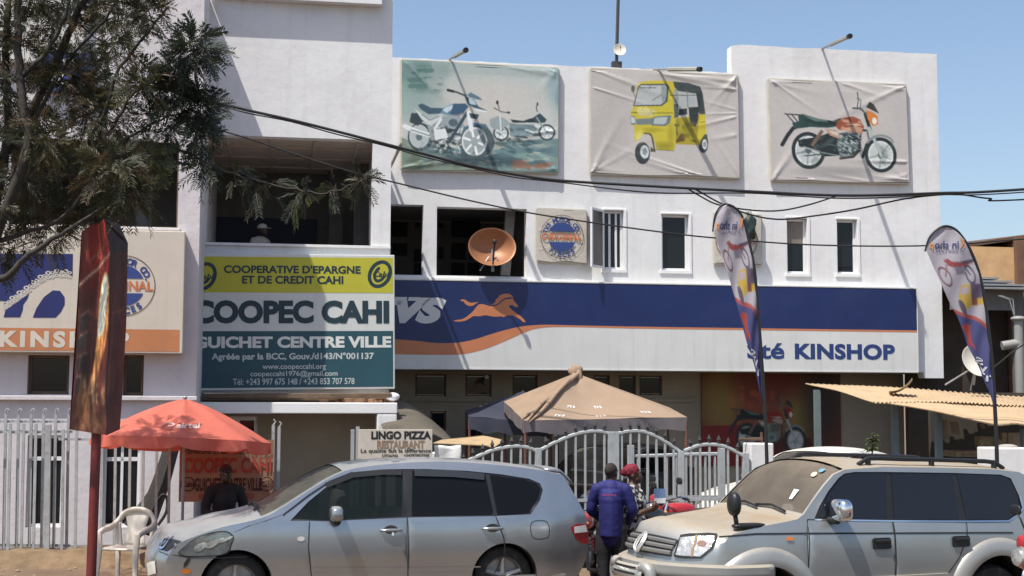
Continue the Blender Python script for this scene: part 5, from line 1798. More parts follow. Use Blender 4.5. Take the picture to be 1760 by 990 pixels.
# front
def fp(pts, st=(.6, .9)): return sc.pix(pts, 'front', st)
def cr7(pts): return [(1040 + x / 6.6, 840 + y / 6.6) for x, y in pts]
hz_ = fp(cr7([(800, 760), (838, 640), (868, 540), (1060, 528), (1270, 528), (1262, 600), (1220, 680), (1150, 740), (1095, 780), (900, 775)]), (.6, .95))
ho = sc.patch('headlamp', hz_, M['lens'], suv, .012, 'front', .05, thick=.03)
sc.ribbon('bezel', hz_, .014, M['gap'], ho, .016, 'front', closed=True)
sc.ribbon('divider', fp(cr7([(1055, 532), (1040, 600), (1010, 690), (1000, 772)]), (.7, .95)), .016, mat('lamp_divider', (.3, .2, .1), .4), ho, .018, 'front')
sc.patch('indicator', fp(cr7([(1080, 590), (1140, 600), (1165, 640), (1120, 660), (1060, 640)]), (.75, .95)), mat('lamp_amber_dim', (.26, .14, .10), .2, var=.4, vs=9, coat=1), ho, .015, 'front', .04, sm=3)
# far headlamp
fh = [(-a, b) for a, b in hz_]
mb = MB()
V, T = cdt(densify(hz_, .05), (), (), .05)
mb.add([Vector((lambda p: (p.x, -p.y, p.z))(sc.front(p.x, p.y, .012))) for p in V], T)
mb.build('headlamp', M['lens'], suv, smooth=True)
def fx(a, z, off):       # nose surface across both sides
    p = sc.front(abs(a), z, off)
    return Vector((p.x, p.y if a >= 0 else -p.y, p.z))
gz0 = fp(cr7([(700, 760), (660, 540)]), (.4, .9))
zg0, zg1 = gz0[0][1], gz0[1][1]
ag = fp(cr7([(770, 700)]), (.5, .9))[0][0]
mb = MB(); mb.grid(lambda a, b: fx(-ag + 2 * ag * a, zg0 + (zg1 - zg0) * b, .006), 20, 4)
go = mb.build('grille', M['black'], suv, smooth=True, angle=180)
mb = MB()
for k in range(3):
    z = zg0 + (zg1 - zg0) * (k + .62) / 3.3
    mb.tube([fx(-ag + 2 * ag * i / 16, z, .01) for i in range(17)], .021, 6)
mb.build('bars', mat('grille_grey', (.32, .31, .29), .35, .6), go, smooth=True)
mb = MB()
zc_ = (zg0 + zg1) / 2
mb.tube([fx(.0 + .07 * math.cos(t), zc_ + .05 * math.sin(t), .045) for t in [2 * math.pi * k / 20 for k in range(21)]], .012, 6)
mb.tube([fx(.03 * math.cos(t), zc_ + .045 * math.sin(t), .045) for t in [2 * math.pi * k / 16 for k in range(17)]], .010, 6)
mb.build('badge', mat('badge_metal', (.6, .59, .56), .35, .5), go, smooth=True)
# bumper
zb0, zb1 = .42, zg0 - .035
mb = MB()
nb = 40
amx = 1.36
prof = [(zb0, .02), (zb0 + .02, .07), (zb1 - .16, .09), (zb1 - .13, .075), (zb1 - .10, .10), (zb1 - .02, .10), (zb1, .05), (zb1, .0)]
mb.grid(lambda a, b: (lambda k: fx(-amx + 2 * amx * a, interp(range(8), [p[0] for p in prof], k), interp(range(8), [p[1] for p in prof], k) * min(1, (1 - abs(2 * a - 1)) / .06)))(b * 7), nb, 21)
bo = mb.build('bumper', M['paint_flare'], suv, smooth=True, angle=60)
mb = MB()
mb.grid(lambda a, b: fx(-.30 + .6 * a, zb0 + .02 + (zb1 - .20 - zb0) * b, .096), 8, 4)
mb.build('intake', M['black'], bo)
# bull bar
mb = MB()
for sg in (-1, 1):
    mb.cut().tube(catmull([fx(sg * .37, zb0 - .25, .10), fx(sg * .37, zb1 - .22, .12), fx(sg * .36, zb1 - .10, .13), fx(sg * .31, zb1 - .06, .13), fx(sg * .24, zb1 - .07, .12)], 4), .058, 12)
mb.build_each('bull_bar', M['paint_flare'], suv, smooth=True)
mb = MB()
mb.grid(lambda a, b: fx(-.30 + .60 * a, zb1 - .22 + .17 * b, .125 + .05 * math.sin(b * math.pi)), 14, 8)
co = mb.build('bar_cover', mat('bar_silver', (.55, .54, .5), .25, .7, dust=(DUST, .4)), suv, smooth=True, angle=180, solid=.02)
mb = MB()
for z in (.0, .055):
    mb.grid(lambda a, b: fx(-.22 + .44 * a, zb1 - .13 + z + .018 * b, .187 - .25 * z), 8, 1)
mb.build('slot', M['black'], co)
mb = MB()
mb.box((0, 0, 0), (.02, .36, .17))
pm_ = fx(0, zb1 - .34, .15)
mt = Matrix.Translation(pm_) @ Matrix.Rotation(R(0), 4, 'Z')
mb = MB(); mb.box((0, 0, 0), (.015, .40, .17), mt)
po = mb.build('plate', M['plate'], suv, bevel=.004)
mb = MB()
put_text(mb, '0049AB', (-.17, -.075, .17, .02), lambda u, z: mt @ Vector((-.010, -u, z)) if False else mt @ Vector((-.010, -u, z)), .03, mirror=False)
put_text(mb, 'CGO', (-.08, .035, .08, .075), lambda u, z: mt @ Vector((-.010, -u, z)), .03)
mb.build_each('plate_lettering', M['black'], po)
# wing-top mirror, door mirror
a0 = sc.strip(qx(sc, .66), -.93, .0)
mb = MB()
blob_box(mb, a0 + Vector((.09, .0, .035)), (.34, .12, .05), None, 3)
mb.tube([a0 + Vector((-.03, 0, .02)), a0 + Vector((-.05, 0, .13))], .022, 8)
blob_box(mb, a0 + Vector((-.06, 0, .235)), (.11, .16, .22), None, 2.4)
mb.build('wing_mirror', M['black'], suv, smooth=True, angle=180)
mp = sp(cr1([(822, 665)]), (1.9, 1.25))[0]
pm = sc.side(mp[0], mp[1], .14)
mb = MB(); blob_box(mb, pm, (.15, .26, .22), None, 3.0, 18)
mo = mb.build('door_mirror', M['chrome'], suv, smooth=True, angle=180)
mb = MB(); mb.tube([sc.side(mp[0] - .05, mp[1] - .10, -.01), sc.side(mp[0] - .02, mp[1] - .10, .10)], .035, 8); mb.build('mirror_arm', M['black'], mo)
# wipers
mb = MB()
for t0, t1 in ((-.72, .0), (-.1, .62)):
    mb.cut().tube([sc.strip(sqa - .01, t0, .03), sc.strip(sqa + .05, (t0 + t1) / 2, .035), sc.strip(sqa + .04, t1, .02)], .012, 6)
mb.build_each('wiper', M['black'], suv)
# spare wheel cover at the back, wheels
mb = MB(); mb.lathe([(0, .22), (.26, .21), (.33, .15), (.34, 0)], 28, Matrix.Translation((4.30, .05, 1.0)) @ Matrix.Rotation(R(90), 4, 'Y')); mb.build('spare_wheel', M['rubber'], suv, smooth=True)
tl = [(4.10, 1.02), (4.22, 1.02), (4.20, 1.22), (4.10, 1.20)]
sc.patch('tail_lamp', tl, M['lens_red'], suv, .012)
for x in (.86, 3.53):
    for sg in (-1, 1): sc.wheel(suv, x, .37, .37, sg, .24)
sc.well(suv)
mb = MB()
for x in (2.25, 3.2):
    for yy in (-.38, .38):
        mb.cut(); blob_box(mb, (x, yy, 1.15), (.16, .48, .6), None, 3.5); blob_box(mb, (x + .02, yy, 1.52), (.09, .24, .17), None, 3)
mb.build_each('seat', M['seat'], suv, smooth=True, angle=180)
mb = MB(); mb.box2((.6, -.78, .4), (4.15, .78, .48)); mb.box2((1.34, -.74, .95), (1.7, .74, 1.165)); mb.build('cabin_floor', M['seat'], suv, bevel=.03)
tb = sc.fr.m @ Vector((1.55, -.18, 1.165))
tbx = thing('tissue_box', tb, syaw, 'pale blue tissue box with white tissue on the dusty dashboard', 'box')
mb = MB(); mb.box2((-.07, -.13, 0), (.07, .13, .07)); mb.build('carton', mat('blue_carton', (.12, .32, .36), .6), tbx, bevel=.004)
mb = MB(); mb.ball((0, .0, .11), (.05, .1, .07), 12, 8, None, lambda p: p * (1 + .25 * math.sin(5 * p.x + 3 * p.y) * math.cos(4 * p.z))); mb.build('tissue', mat('tissue_paper', (.75, .72, .6), .9), tbx, smooth=True)

# ---------------------------------------------------------------- simple saloon for the partly hidden cars
def saloon(name, loc, rz, paint, label, glass=None):
    root = thing(name, loc, rz, label, 'car')
    top = catmull([(.14, .25), (.03, .42), (.05, .6), (.18, .72), (.6, .82), (1.15, .90), (1.35, .97), (1.8, 1.24), (2.05, 1.36), (2.5, 1.42), (3.0, 1.39), (3.4, 1.27), (3.85, 1.0), (4.3, .95), (4.45, .85), (4.48, .6), (4.4, .3)], 3)
    c = Car(loc, rz, top, [(0, .58), (.1, .66), (.3, .75), (.7, .82), (2.5, .85), (4.0, .82), (4.5, .70)], [(.2, .94), (.5, 1), (.8, .99), (.92, .95), (1.2, .84), (1.36, .76), (1.45, .7)],
            [(0, .16, 2.6), (.5, .14, 2.5), (.9, .05, 2.4), (1.8, .08, 2.2), (2.6, .05, 2.2), (4, .05, 2.2), (6, .1, 2.5)], [(.82, .31, .345), (3.45, .31, .345)], .22, .09)
    zone = [(1.4, .93), (1.85, 1.2), (2.1, 1.31), (2.5, 1.355), (2.95, 1.33), (3.3, 1.22), (3.6, 1.0), (3.5, .95)]
    q0, q1 = qx(c, 1.32), qx(c, 2.05); q2, q3 = qx(c, 3.1), qx(c, 3.75)
    dz = [(1.5, .93), (2.42, .94), (2.42, .4), (1.45, .4)]; dz2 = [(2.44, .94), (3.4, .95), (3.15, .6), (3.0, .4), (2.44, .4)]
    c.build_body(root, paint, [zone], [(q0, q1, .9), (q2, q3, .9)], doors=[dz, dz2])
    dd = [o for o in bpy.data.objects if o.parent == root and o.name.startswith('door')]
    for i, d in enumerate((dz, dz2)):
        c.ribbon('door_seal', d, .01, M['gap'], dd[i], .002, closed=True)
        h = d[1]
        mb = MB(); mb.tube([c.side(h[0] - .22, .8, .02), c.side(h[0] - .06, .8, .02)], .014, 6); mb.build('handle', M['black'], dd[i])
    c.patch('side_window', zone, M['tint'], root, -.008, both=True)
    c.ribbon('window_pillar', [(2.43, .95), (2.43, 1.34)], .06, M['black'], root, .002)
    c.screen('windscreen', q0, q1, .91, M['tint_front'], root)
    c.screen('rear_window', q2, q3, .91, M['tint'], root)
    hl = [(.48, .60), (.58, .70), (.72, .74), (.95, .70), (.92, .62), (.7, .57)]
    for sg in (1, -1):
        V, T = cdt(densify(hl, .05), (), (), .05)
        mb = MB(); mb.add([(lambda p: Vector((p.x, p.y * sg, p.z)))(c.front(p.x, p.y, .01)) for p in V], T)
        mb.build('headlamp', M['lens'], root, smooth=True)
    mb = MB(); mb.grid(lambda a, b: (lambda t: Vector((c.front(abs(t), .56 + .1 * b, .01).x, -t, .56 + .1 * b)))(-.35 + .7 * a), 10, 2); mb.build('grille', M['black'], root)
    mb = MB(); mb.grid(lambda a, b: (lambda t: Vector((c.front(abs(t), .38 + .11 * b, .02).x, -t, .38 + .11 * b)))(-.24 + .48 * a), 4, 2); mb.build('plate', M['plate'], root)
    mb = MB()
    for sg in (-1, 1):
        mb.cut(); blob_box(mb, (1.55, sg * .93, .98), (.1, .2, .14), None, 3)
        mb.tube([(1.5, sg * .8, .93), (1.55, sg * .9, .95)], .025, 6)
    mb.build_each('wing_mirror', paint, root, smooth=True, angle=180)
    for x in (.82, 3.45):
        for sg in (-1, 1): c.wheel(root, x, .31, .30, sg, .19)
    c.well(root)
    mb = MB()
    for x in (2.2, 3.0):
        for yy in (-.36, .36): mb.cut(); blob_box(mb, (x, yy, .85), (.15, .45, .6), None, 3.5)
    mb.build_each('seat', M['seat'], root, smooth=True)
    return root, c
p = atY(1205, 900, 21.6)
saloon('parked_car', Vector((p.x + .35, 21.7, 0)), R(38), M['paint_white'], 'white saloon parked behind the silver gate, hood seen through its bars')[0].scale = (1.02, 1.02, 1.0)
p = atY(985, 900, 23.6)
saloon('parked_car', Vector((p.x - .3, 23.6, 0)), R(60), mat('dark_car_paint', (.02, .024, .03), .3, .2, var=.1, coat=.6), 'dark saloon standing in the shade of the gazebo behind the gate')
# ================================================================== street front: fence, gate, stalls
G = Frame((atY(600, 690, 19.8).x, 19.8, 0), TH)
ZG = 0.0
def gp(px, py, y=0.0):
    u, z = G.hit(px, py, y)
    return Vector((u, y, z))
def bar(mb, p, q, w=.035, t=None):
    mb.tube([p, q], w * .71, 4, True)

def fence_panel(label, bars, rails, post=None, y=0.0, curl=False, w=.036):
    """bars: (px top, py top, px bottom, py bottom)"""
    p0 = gp(sum(b[0] for b in bars) / len(bars), 900, y)
    base = Vector((p0.x, y, 0))
    root = thing('steel_fence', G.m @ base, TH, label, 'fence', 'steel fence panels')
    mb = MB()
    for (a, b, c, d) in bars:
        p, q = gp(a, b, y) - base, gp(c, d, y) - base
        q.z = max(.02, q.z)
        bar(mb, p, q, w)
        if curl:
            mb.tube([p, p + Vector((0, -.01, .05)), p + Vector((.02, -.02, .08)), p + Vector((.045, -.02, .06)), p + Vector((.035, -.02, .03))], .011, 5)
    mb.build('bars', M['fence_paint'], root)
    mb = MB()
    for (a, b, c, d) in rails:
        mb.cut()
        p, q = gp(a, b, y) - base, gp(c, d, y) - base
        mb.tube([p + Vector((0, .03, 0)), q + Vector((0, .03, 0))], .022, 4)
    mb.build_each('rail', M['fence_paint'], root)
    if post:
        mb = MB()
        for (a, b, c, d, w_) in post:
            p, q = gp(a, b, y) - base, gp(c, d, y) - base; q.z = -.02
            mb.tube([p, q], w_ * .71, 4)
        mb.build('post', M['fence_paint'], root)
    return root
fence_panel('grey steel fence panel with curled tops on its bars', [(x, 712, x - 4, 950) for x in (-57, -34, -12, 10, 32, 54, 75, 96, 118)], [(-70, 724, 124, 725), (-70, 741, 124, 742), (-70, 936, 120, 938)], None, .12, True)
fence_panel('grey steel fence gate with plain bars, in front of the curled panel', [(x, 728, x - 5, 957) for x in (-50, -27, -4, 18, 41, 62)], [(-60, 743, 80, 743), (-60, 951, 78, 952)], [(83, 730, 80, 962, .075)], -.06)
fence_panel('grey steel fence panel between the red pole and the red painted notice', [(x, 738, x - 3, 952) for x in (109, 132, 176, 199, 224, 247, 270, 292)], [(100, 755, 300, 756), (98, 944, 300, 945)], None, .0)
fp_ = thing('fence_post', G.m @ Vector((gp(473, 800).x, 0, 0)), TH, 'double steel fence post with curled tips beside the red painted notice', 'post')
mb = MB()
for d, zt2 in ((-.035, 1.86), (.045, 1.83)):
    mb.cut().tube([(d, 0, -.02), (d, 0, zt2)], .03, 4); mb.tube([(d, 0, zt2), (d + .03, 0, zt2 + .05), (d, 0, zt2 + .08)], .012, 5)
mb.build_each('bar', M['fence_paint'], fp_)
fp_ = thing('fence_post', G.m @ Vector((gp(609, 800).x, 0, 0)), TH, 'double steel fence post beside the pizza restaurant sign', 'post')
mb = MB()
for d, zt2 in ((-.03, 1.80), (.04, 1.84)):
    mb.cut().tube([(d, 0, -.02), (d, 0, zt2)], .035, 4)
mb.build_each('bar', M['gate_paint'], fp_)
# low earth bank below the fence
p0, p1 = gp(-120, 960, -.4), gp(420, 960, -.4)
kb_ = MB()
def bank(a, b):
    u = p0.x + (p1.x - p0.x) * a
    pr = [(-.75, -.03), (-.55, .10), (-.45, .17), (-.25, .19), (.05, .2), (.25, -.02)]
    y, z = pr[int(round(b * 5))]
    rr = math.sin(u * 7) * .02 + math.sin(u * 17 + 1) * .015
    return G.m @ Vector((u, y + rr, z + rr * .6))
kb_.grid(bank, 80, 5)
o = kb_.build('earth_bank', mat('bank_earth', (.19, .13, .075), .95, var=.35, vs=4, bump=.8, bs=10), smooth=True, angle=60)
tag(o, kind='structure')

# red painted notice tied on the fence
nf = on(G, 388, 812, -.16)
nb_ = thing('painted_notice', nf.loc, TH, 'faded cream notice with hand painted red and black letters on the fence', 'sign')
n0, n1 = nf.hit(308, 812)[0], nf.hit(470, 812)[0]; nz0, nz1 = nf.hit(388, 862)[1], nf.hit(388, 756)[1]
mb = MB(); mb.grid(lambda a, b: (n0 + (n1 - n0) * a, .006 * math.sin(a * 11) * math.sin(b * 5), nz0 + (nz1 - nz0) * b), 24, 12)
mb.build('cloth', mat('notice_cloth', (.34, .19, .125), .8, var=.2, vs=4, dirt=((.35, .10, .06), .55, 4), transl=.2), nb_, smooth=True)
lf = lambda u, z: (u, -.02, z)
mb = MB()
put_text(mb, 'COOPERATIVE D\'EPAR', pbox(nf, 328, 760, 456, 769), lf, .015)
put_text(mb, "D'EPARGNE ET DE CREDIT DE CAHI", pbox(nf, 314, 771, 466, 780), lf, .015)
put_text(mb, 'GUICHET CENTRE VILLE', pbox(nf, 335, 821, 450, 844), lf, .03)
for cx in (323, 458):
    mb.cut(); u, z = nf.hit(cx, 832)
    v = []
    for k in range(21):
        t = math.pi * 2 * k / 20
        for rr in (.10, .085): v.append((u + rr * math.cos(t), -.02, z + rr * math.sin(t)))
    mb.add(v, [(2 * k, 2 * k + 2, 2 * k + 3, 2 * k + 1) for k in range(20)])
    put_text(mb, 'Cahi', (u - .08, z - .04, u + .08, z + .04), lf, .03)
mb.build_each('black_lettering', mat('notice_black', (.05, .015, .015), .8), nb_)
mb = MB()
put_text(mb, 'COOPEC CAHI', pbox(nf, 315, 786, 466, 813), lf, .035)
put_text(mb, 'BUKAVU CONGO', pbox(nf, 342, 848, 436, 857), lf, .03)
mb.build_each('red_lettering', mat('notice_red', (.30, .045, .03), .8, var=.3, vs=5), nb_)

# pizza sign, white sheeted gate pillar
lf_ = on(G, 680, 765, -.12)
lp = thing('restaurant_sign', lf_.loc, TH, 'dirty white pizza restaurant sign with black letters above the silver car', 'sign')
a, b, c, d = pbox(lf_, 616, 738, 743, 789)
mb = MB(); mb.box2((a, 0, b), (c, .03, d)); mb.build('board', mat('pizza_board', (.58, .53, .46), .7, var=.12, dirt=((.4, .3, .22), .4, 3)), lp, bevel=.004)
mb = MB(); mb.tube([(a + .1, .05, -lf_.loc.z), (a + .1, .05, d - .1)], .025, 6); mb.cut().tube([(c - .1, .05, -lf_.loc.z), (c - .1, .05, d - .1)], .025, 6); mb.build_each('leg', M['steel'], lp)
lf = lambda u, z: (u, -.004, z)
mb = MB()
put_text(mb, 'LINGO PIZZA', pbox(lf_, 638, 741, 741, 755), lf, .045)
put_text(mb, 'La qualite fait la difference', pbox(lf_, 620, 771, 741, 780), lf, .02)
put_text(mb, '37736742', pbox(lf_, 656, 781, 684, 786), lf, .03); put_text(mb, '+243973037505', pbox(lf_, 694, 780, 738, 785), lf, .03)
mb.build_each('black_lettering', M['black'], lp)
mb = MB(); put_text(mb, 'RESTAURANT', pbox(lf_, 648, 757, 730, 771), lf, .05); mb.build('brown_lettering', mat('faded_brown', (.28, .19, .13), .8, var=.2), lp)
def pillar(label, px0, px1, pyt, y=0.0, wdt=None):
    u0_, zt2 = G.hit(px0, pyt, y); u1_, _ = G.hit(px1, pyt, y)
    root = thing('gate_pillar', G.m @ Vector(((u0_ + u1_) / 2, y + (u1_ - u0_) / 2, 0)), TH, label, 'pillar')
    h = (u1_ - u0_) / 2
    mb = MB(); mb.box2((-h, -h, -.1), (h, h, zt2)); mb.build('shaft', M['white_wall'], root, bevel=.02)
    return root, h, zt2
r_, h, z = pillar('white plastered gate pillar topped with a crumpled white sheet', 747, 790, 778)
mb = MB()
mb.grid(lambda a, b: (-h - .012 + (2 * h + .024) * a + .01 * math.sin(9 * b), -h - .02 - .02 * math.sin(7 * a + 3 * b) * math.cos(5 * b), z + .1 - .7 * b + .008 * math.sin(8 * a)), 14, 14)
mb.build('sheet', mat('white_sheet', (.7, .7, .68), .8, var=.08, bump=.5, bs=10), r_, smooth=True, solid=.006)
r_, h, z = pillar('white gate pillar with a rusty iron hinge beside the silver gate', 1290, 1330, 762)
mb = MB(); mb.tube([(-h - .12, 0, z + .05), (h * .4, 0, z + .06)], .025, 6); mb.tube([(h * .3, 0, z), (h * .3, 0, z + .16)], .02, 6); mb.build('hinge', mat('rusty_iron', (.10, .06, .04), .8, var=.3), r_)
r_, h, z = pillar('square white gate pillar with grey mortar on top, beside a feather flag', 1712, 1775, 770)
mb = MB(); mb.ball((.05, 0, z + .01), (.16, .12, .04)); mb.build('cap_mortar', M['concrete'], r_, smooth=True)

# ---------------------------------------------------------------- arched silver gate
def leaf(label, arch, post_l, post_r, n, y=0.0, spear=True, zb_=.12, group='gate leaves'):
    """arch: pixels of the top rail from left to right; posts: (px, py top)"""
    pts = [gp(a, b, y) for a, b in catmull(arch, 6)]
    base = Vector((pts[0].x, y, 0))
    root = thing('gate_leaf', G.m @ base, TH, label, 'gate', group)
    pts = [p - base for p in pts]
    mb = MB()
    mb.tube(pts, .027, 6); mb.cut().tube([(pts[0].x, 0, .78), (pts[-1].x, 0, .78)], .03, 4); mb.cut().tube([(pts[0].x, 0, zb_), (pts[-1].x, 0, zb_)], .03, 4)
    mb.build_each('rail', M['gate_paint'], root, smooth=True)
    mb = MB()
    for q in (post_l, post_r):
        if not q: continue
        p = gp(q[0], q[1], y) - base
        mb.cut().box2((p.x - .045, -.045, zb_ - .1), (p.x + .045, .045, p.z))
    if mb.v: mb.build_each('stile', M['gate_paint'], root, bevel=.006)
    mb = MB(); sp_ = MB()
    xs_ = [p.x for p in pts]; zs_ = [p.z for p in pts]
    for i in range(n):
        x = pts[0].x + (pts[-1].x - pts[0].x) * (i + .7) / (n + .4)
        z = interp(xs_, zs_, x)
        mb.box2((x - .0145, -.0145, zb_), (x + .0145, .0145, z))
        if spear:
            dx = (x - (pts[0].x + pts[-1].x) / 2) * .05
            sp_.cut().tube([(x, 0, z), (x + dx * .3, 0, z + .06), (x + dx * .5, 0, z + .08), (x + dx, 0, z + .15)], [.016, .014, .032, .003], 6)
            sp_.tube([(x - .02, 0, z + .045), (x + .02, 0, z + .045)], .02, 5)
    mb.build('bars', M['gate_paint'], root)
    if spear: sp_.build_each('spearhead', mat('dark_iron', (.06, .06, .06), .6, .3, var=.2), root)
    return root
leaf('low arched gate panel beside the pillar with the white sheet', [(786, 800), (815, 787), (850, 773), (885, 767), (910, 770), (922, 776)], None, (925, 770), 8)
leaf('tall arched gate leaf just behind the tail of the silver grey car', [(928, 774), (955, 760), (990, 746), (1025, 741), (1050, 746)], None, (1050, 742), 7)
leaf('tall arched gate leaf just behind the woman in the headscarf', [(1058, 746), (1085, 741), (1110, 743), (1140, 757), (1168, 776)], (1058, 742), (1170, 775), 7)
leaf('low arched silver gate panel beside the white hinge pillar', [(1176, 775), (1200, 766), (1225, 764), (1250, 769), (1278, 784)], None, (1281, 778), 6)
leaf('plain silver barrier panel leaning behind the gate', [(1084, 784), (1130, 783), (1180, 781), (1240, 780)], (1084, 765), (1240, 770), 9, .5, False, group=None)

# ---------------------------------------------------------------- gazebos
def cloth(pts, name, m, root, ctr, nx=14, ny=14, wr=.02, seed=1, hang=None):
    """cloth face from three corners (a apex, b, c) with some sag"""
    a, b, c = [Vector(p) for p in pts]
    n = (b - a).cross(c - a).normalized()
    if n.z < 0: n = -n
    r = random.Random(seed)
    ph = [r.uniform(0, 6) for _ in range(4)]
    mb = MB()
    def fn(i, j):
        t = max(i, .001)
        p = a.lerp(b.lerp(c, j), i)
        sag = -.10 * math.sin(math.pi * i) * math.sin(math.pi * j) * ctr
        w = wr * (math.sin(9 * j + ph[0] + 3 * i) * math.sin(5 * i + ph[1]) + .5 * math.sin(23 * j + ph[2]) * i * (1 - i)) * math.sin(math.pi * j)
        return p + n * (sag + w)
    mb.grid(fn, nx, ny)
    mb.build(name, m, root, smooth=True, merge=.002, angle=180)
    return fn, n
M['tan'] = mat('tan_canvas', (.35, .25, .175), .85, var=.10, vs=2, bump=.3, bs=8, dirt=((.34, .22, .14), .3, 1.5), transl=.15)
M['grey_canvas'] = mat('grey_canvas_hem', (.16, .14, .145), .85, var=.15, vs=3)
M['navy_canvas'] = mat('dark_blue_canvas', (.035, .04, .065), .8, var=.15, vs=2, bump=.3, bs=8, transl=.05)
def gazebo(label, apex, corners, m, seed, hem, logos=None, hemtxt=None, legs=True):
    A = atY(*apex); Cn = [atY(*c) for c in corners]
    base = Vector((sum(c.x for c in Cn) / 4, sum(c.y for c in Cn) / 4, 0))
    root = thing('gazebo', base, 0, label, 'tent')
    A = A - base; Cn = [c - base for c in Cn]
    fns = []
    for i in range(4):
        fns.append(cloth((A, Cn[i], Cn[(i + 1) % 4]), 'roof_panel', m, root, .8, seed=seed + i))
        mb = MB()
        b, c = Cn[i], Cn[(i + 1) % 4]
        mb.grid(lambda a, t: b.lerp(c, a) + Vector((0, 0, -hem * t + .015 * math.sin(a * 17 + i) * t)) + (b + c).normalized() * .02 * math.sin(a * 23) * t, 24, 2)
        mb.build('valance', M['grey_canvas'] if m is M['tan'] else m, root, smooth=True, angle=180)
        mb = MB(); mb.tube([c * .985, Vector((c.x * .985, c.y * .985, 0))], .022, 6); mb.build('leg', mat('rust_pole', (.16, .07, .05), .7), root)
    return root, A, Cn, fns
gz1, gA, gC, gF = gazebo('tan canvas gazebo with white marks, standing behind the silver gate', (989, 641, 23.3), [(866, 690, 25.0), (901, 723, 21.6), (1181, 717, 22.6), (1150, 700, 25.4)], M['tan'], 3, .20)
mb = MB()
a, b, c = gA, gC[1], gC[2]
for k in range(3):       # loose folds along the front ridge and a knotted peak
    q = [a.lerp(b, t) + Vector((.05 * math.sin(5 * t + 2 * k) + .03 * k, -.02 - .01 * k, .0 + .02 * math.sin(7 * t + 2 * k))) for t in [0, .1, .25, .45, .65, .85, 1]]
    mb.tube(q, [.03, .04, .035, .03, .035, .03, .01], 7)
mb.ball(a + Vector((0, 0, .02)), (.12, .1, .12), 12, 8, None, lambda p: p * (1 + .2 * math.sin(6 * p.x + 4 * p.z)))
mb.ball(a + Vector((.05, -.08, -.12)), (.07, .06, .18), 10, 8)
mb.build('ridge_fold', M['tan'], gz1, smooth=True, angle=180)
mb = MB()
nn = (b - a).cross(c - a).normalized()
if nn.y > 0: nn = -nn
def tentpt(i, j, off=.03):
    return gF[1][0](i, j) + gF[1][1] * .008
for (i, j, w_) in ((.72, .27, .055), (.70, .52, .055), (.93, .2, .04), (.92, .48, .04), (.9, .8, .04)):
    for k, ch in enumerate('TVS'):
        if k: pass
        put_text(mb, ch, (-1 + k * .7, 0, -1 + k * .7 + .6, 1), lambda u, z: tentpt(i - z * w_, j + u * .035, .035), .05, .2, cut=(k == 0))
mb.build_each('lettering', M['white_trim'], gz1)
gazebo('dark blue gazebo pitched behind the tan one', (900, 672, 26.2), [(800, 706, 27.4), (806, 716, 24.8), (948, 728, 24.6), (960, 706, 27.4)], M['navy_canvas'], 9, .25)

# dark stall roof behind the pizza sign, tin strip roof
st = thing('tarpaulin_stall', (atY(720, 740, 23.5).x, 23.5, 0), 0, 'low stall under a drab grey tarpaulin behind the pizza sign', 'stall')
def S_(px, py, Y): return atY(px, py, Y) - st.location
mb = MB()
rows = [[S_(660, 690, 25), S_(690, 684, 25), S_(716, 700, 25), S_(745, 722, 25), S_(775, 752, 25)],
        [S_(655, 715, 23.6), S_(690, 705, 23.6), S_(725, 712, 23.6), S_(755, 740, 23.6), S_(782, 762, 23.6)],
        [S_(650, 742, 22.6), S_(690, 740, 22.6), S_(735, 742, 22.6), S_(765, 756, 22.6), S_(792, 772, 22.6)]]
for r_ in range(2):
    for c_ in range(4): mb.add([rows[r_][c_], rows[r_][c_ + 1], rows[r_ + 1][c_ + 1], rows[r_ + 1][c_]], [(0, 1, 2, 3)])
mb.build('tarpaulin', mat('drab_tarpaulin', (.10, .085, .065), .9, var=.3, vs=2), st, smooth=True, merge=.001, subsurf=2, solid=.02, angle=180)
mb = MB()
for px, Y in ((660, 22.7), (790, 22.7), (660, 25), (775, 25)):
    p = S_(px, 760, Y); mb.cut().tube([(p.x, p.y, 0), p], .04, 6)
mb.build_each('pole', M['wood'], st)
tn = thing('tin_canopy', (atY(800, 760, 21.2).x, 21.2, 0), TH, 'small sloping sheet of tan tin roofing beside the pizza sign', 'canopy')
def T_(px, py, Y): return Matrix.Rotation(-TH, 4, 'Z') @ (atY(px, py, Y) - tn.location)
mb = MB(); mb.add([T_(744, 762, 20.7), T_(838, 766, 20.9), T_(862, 756, 21.5), T_(830, 749, 21.8), T_(760, 756, 21.7)], [(0, 1, 2, 3, 4)])
mb.add([T_(836, 766, 20.85), T_(848, 770, 20.8), T_(866, 758, 21.3), T_(850, 754, 21.5)], [(0, 1, 2, 3)])
mb.build('sheet', mat('tan_tin', (.42, .30, .17), .7, var=.2, vs=4), tn, solid=.012)
mb = MB()
for px, Y in ((752, 21), (845, 21.2)):
    p = T_(px, 763, Y); mb.cut().tube([(p.x, p.y, -.0), p], .03, 6)
mb.build_each('post', M['wood'], tn)

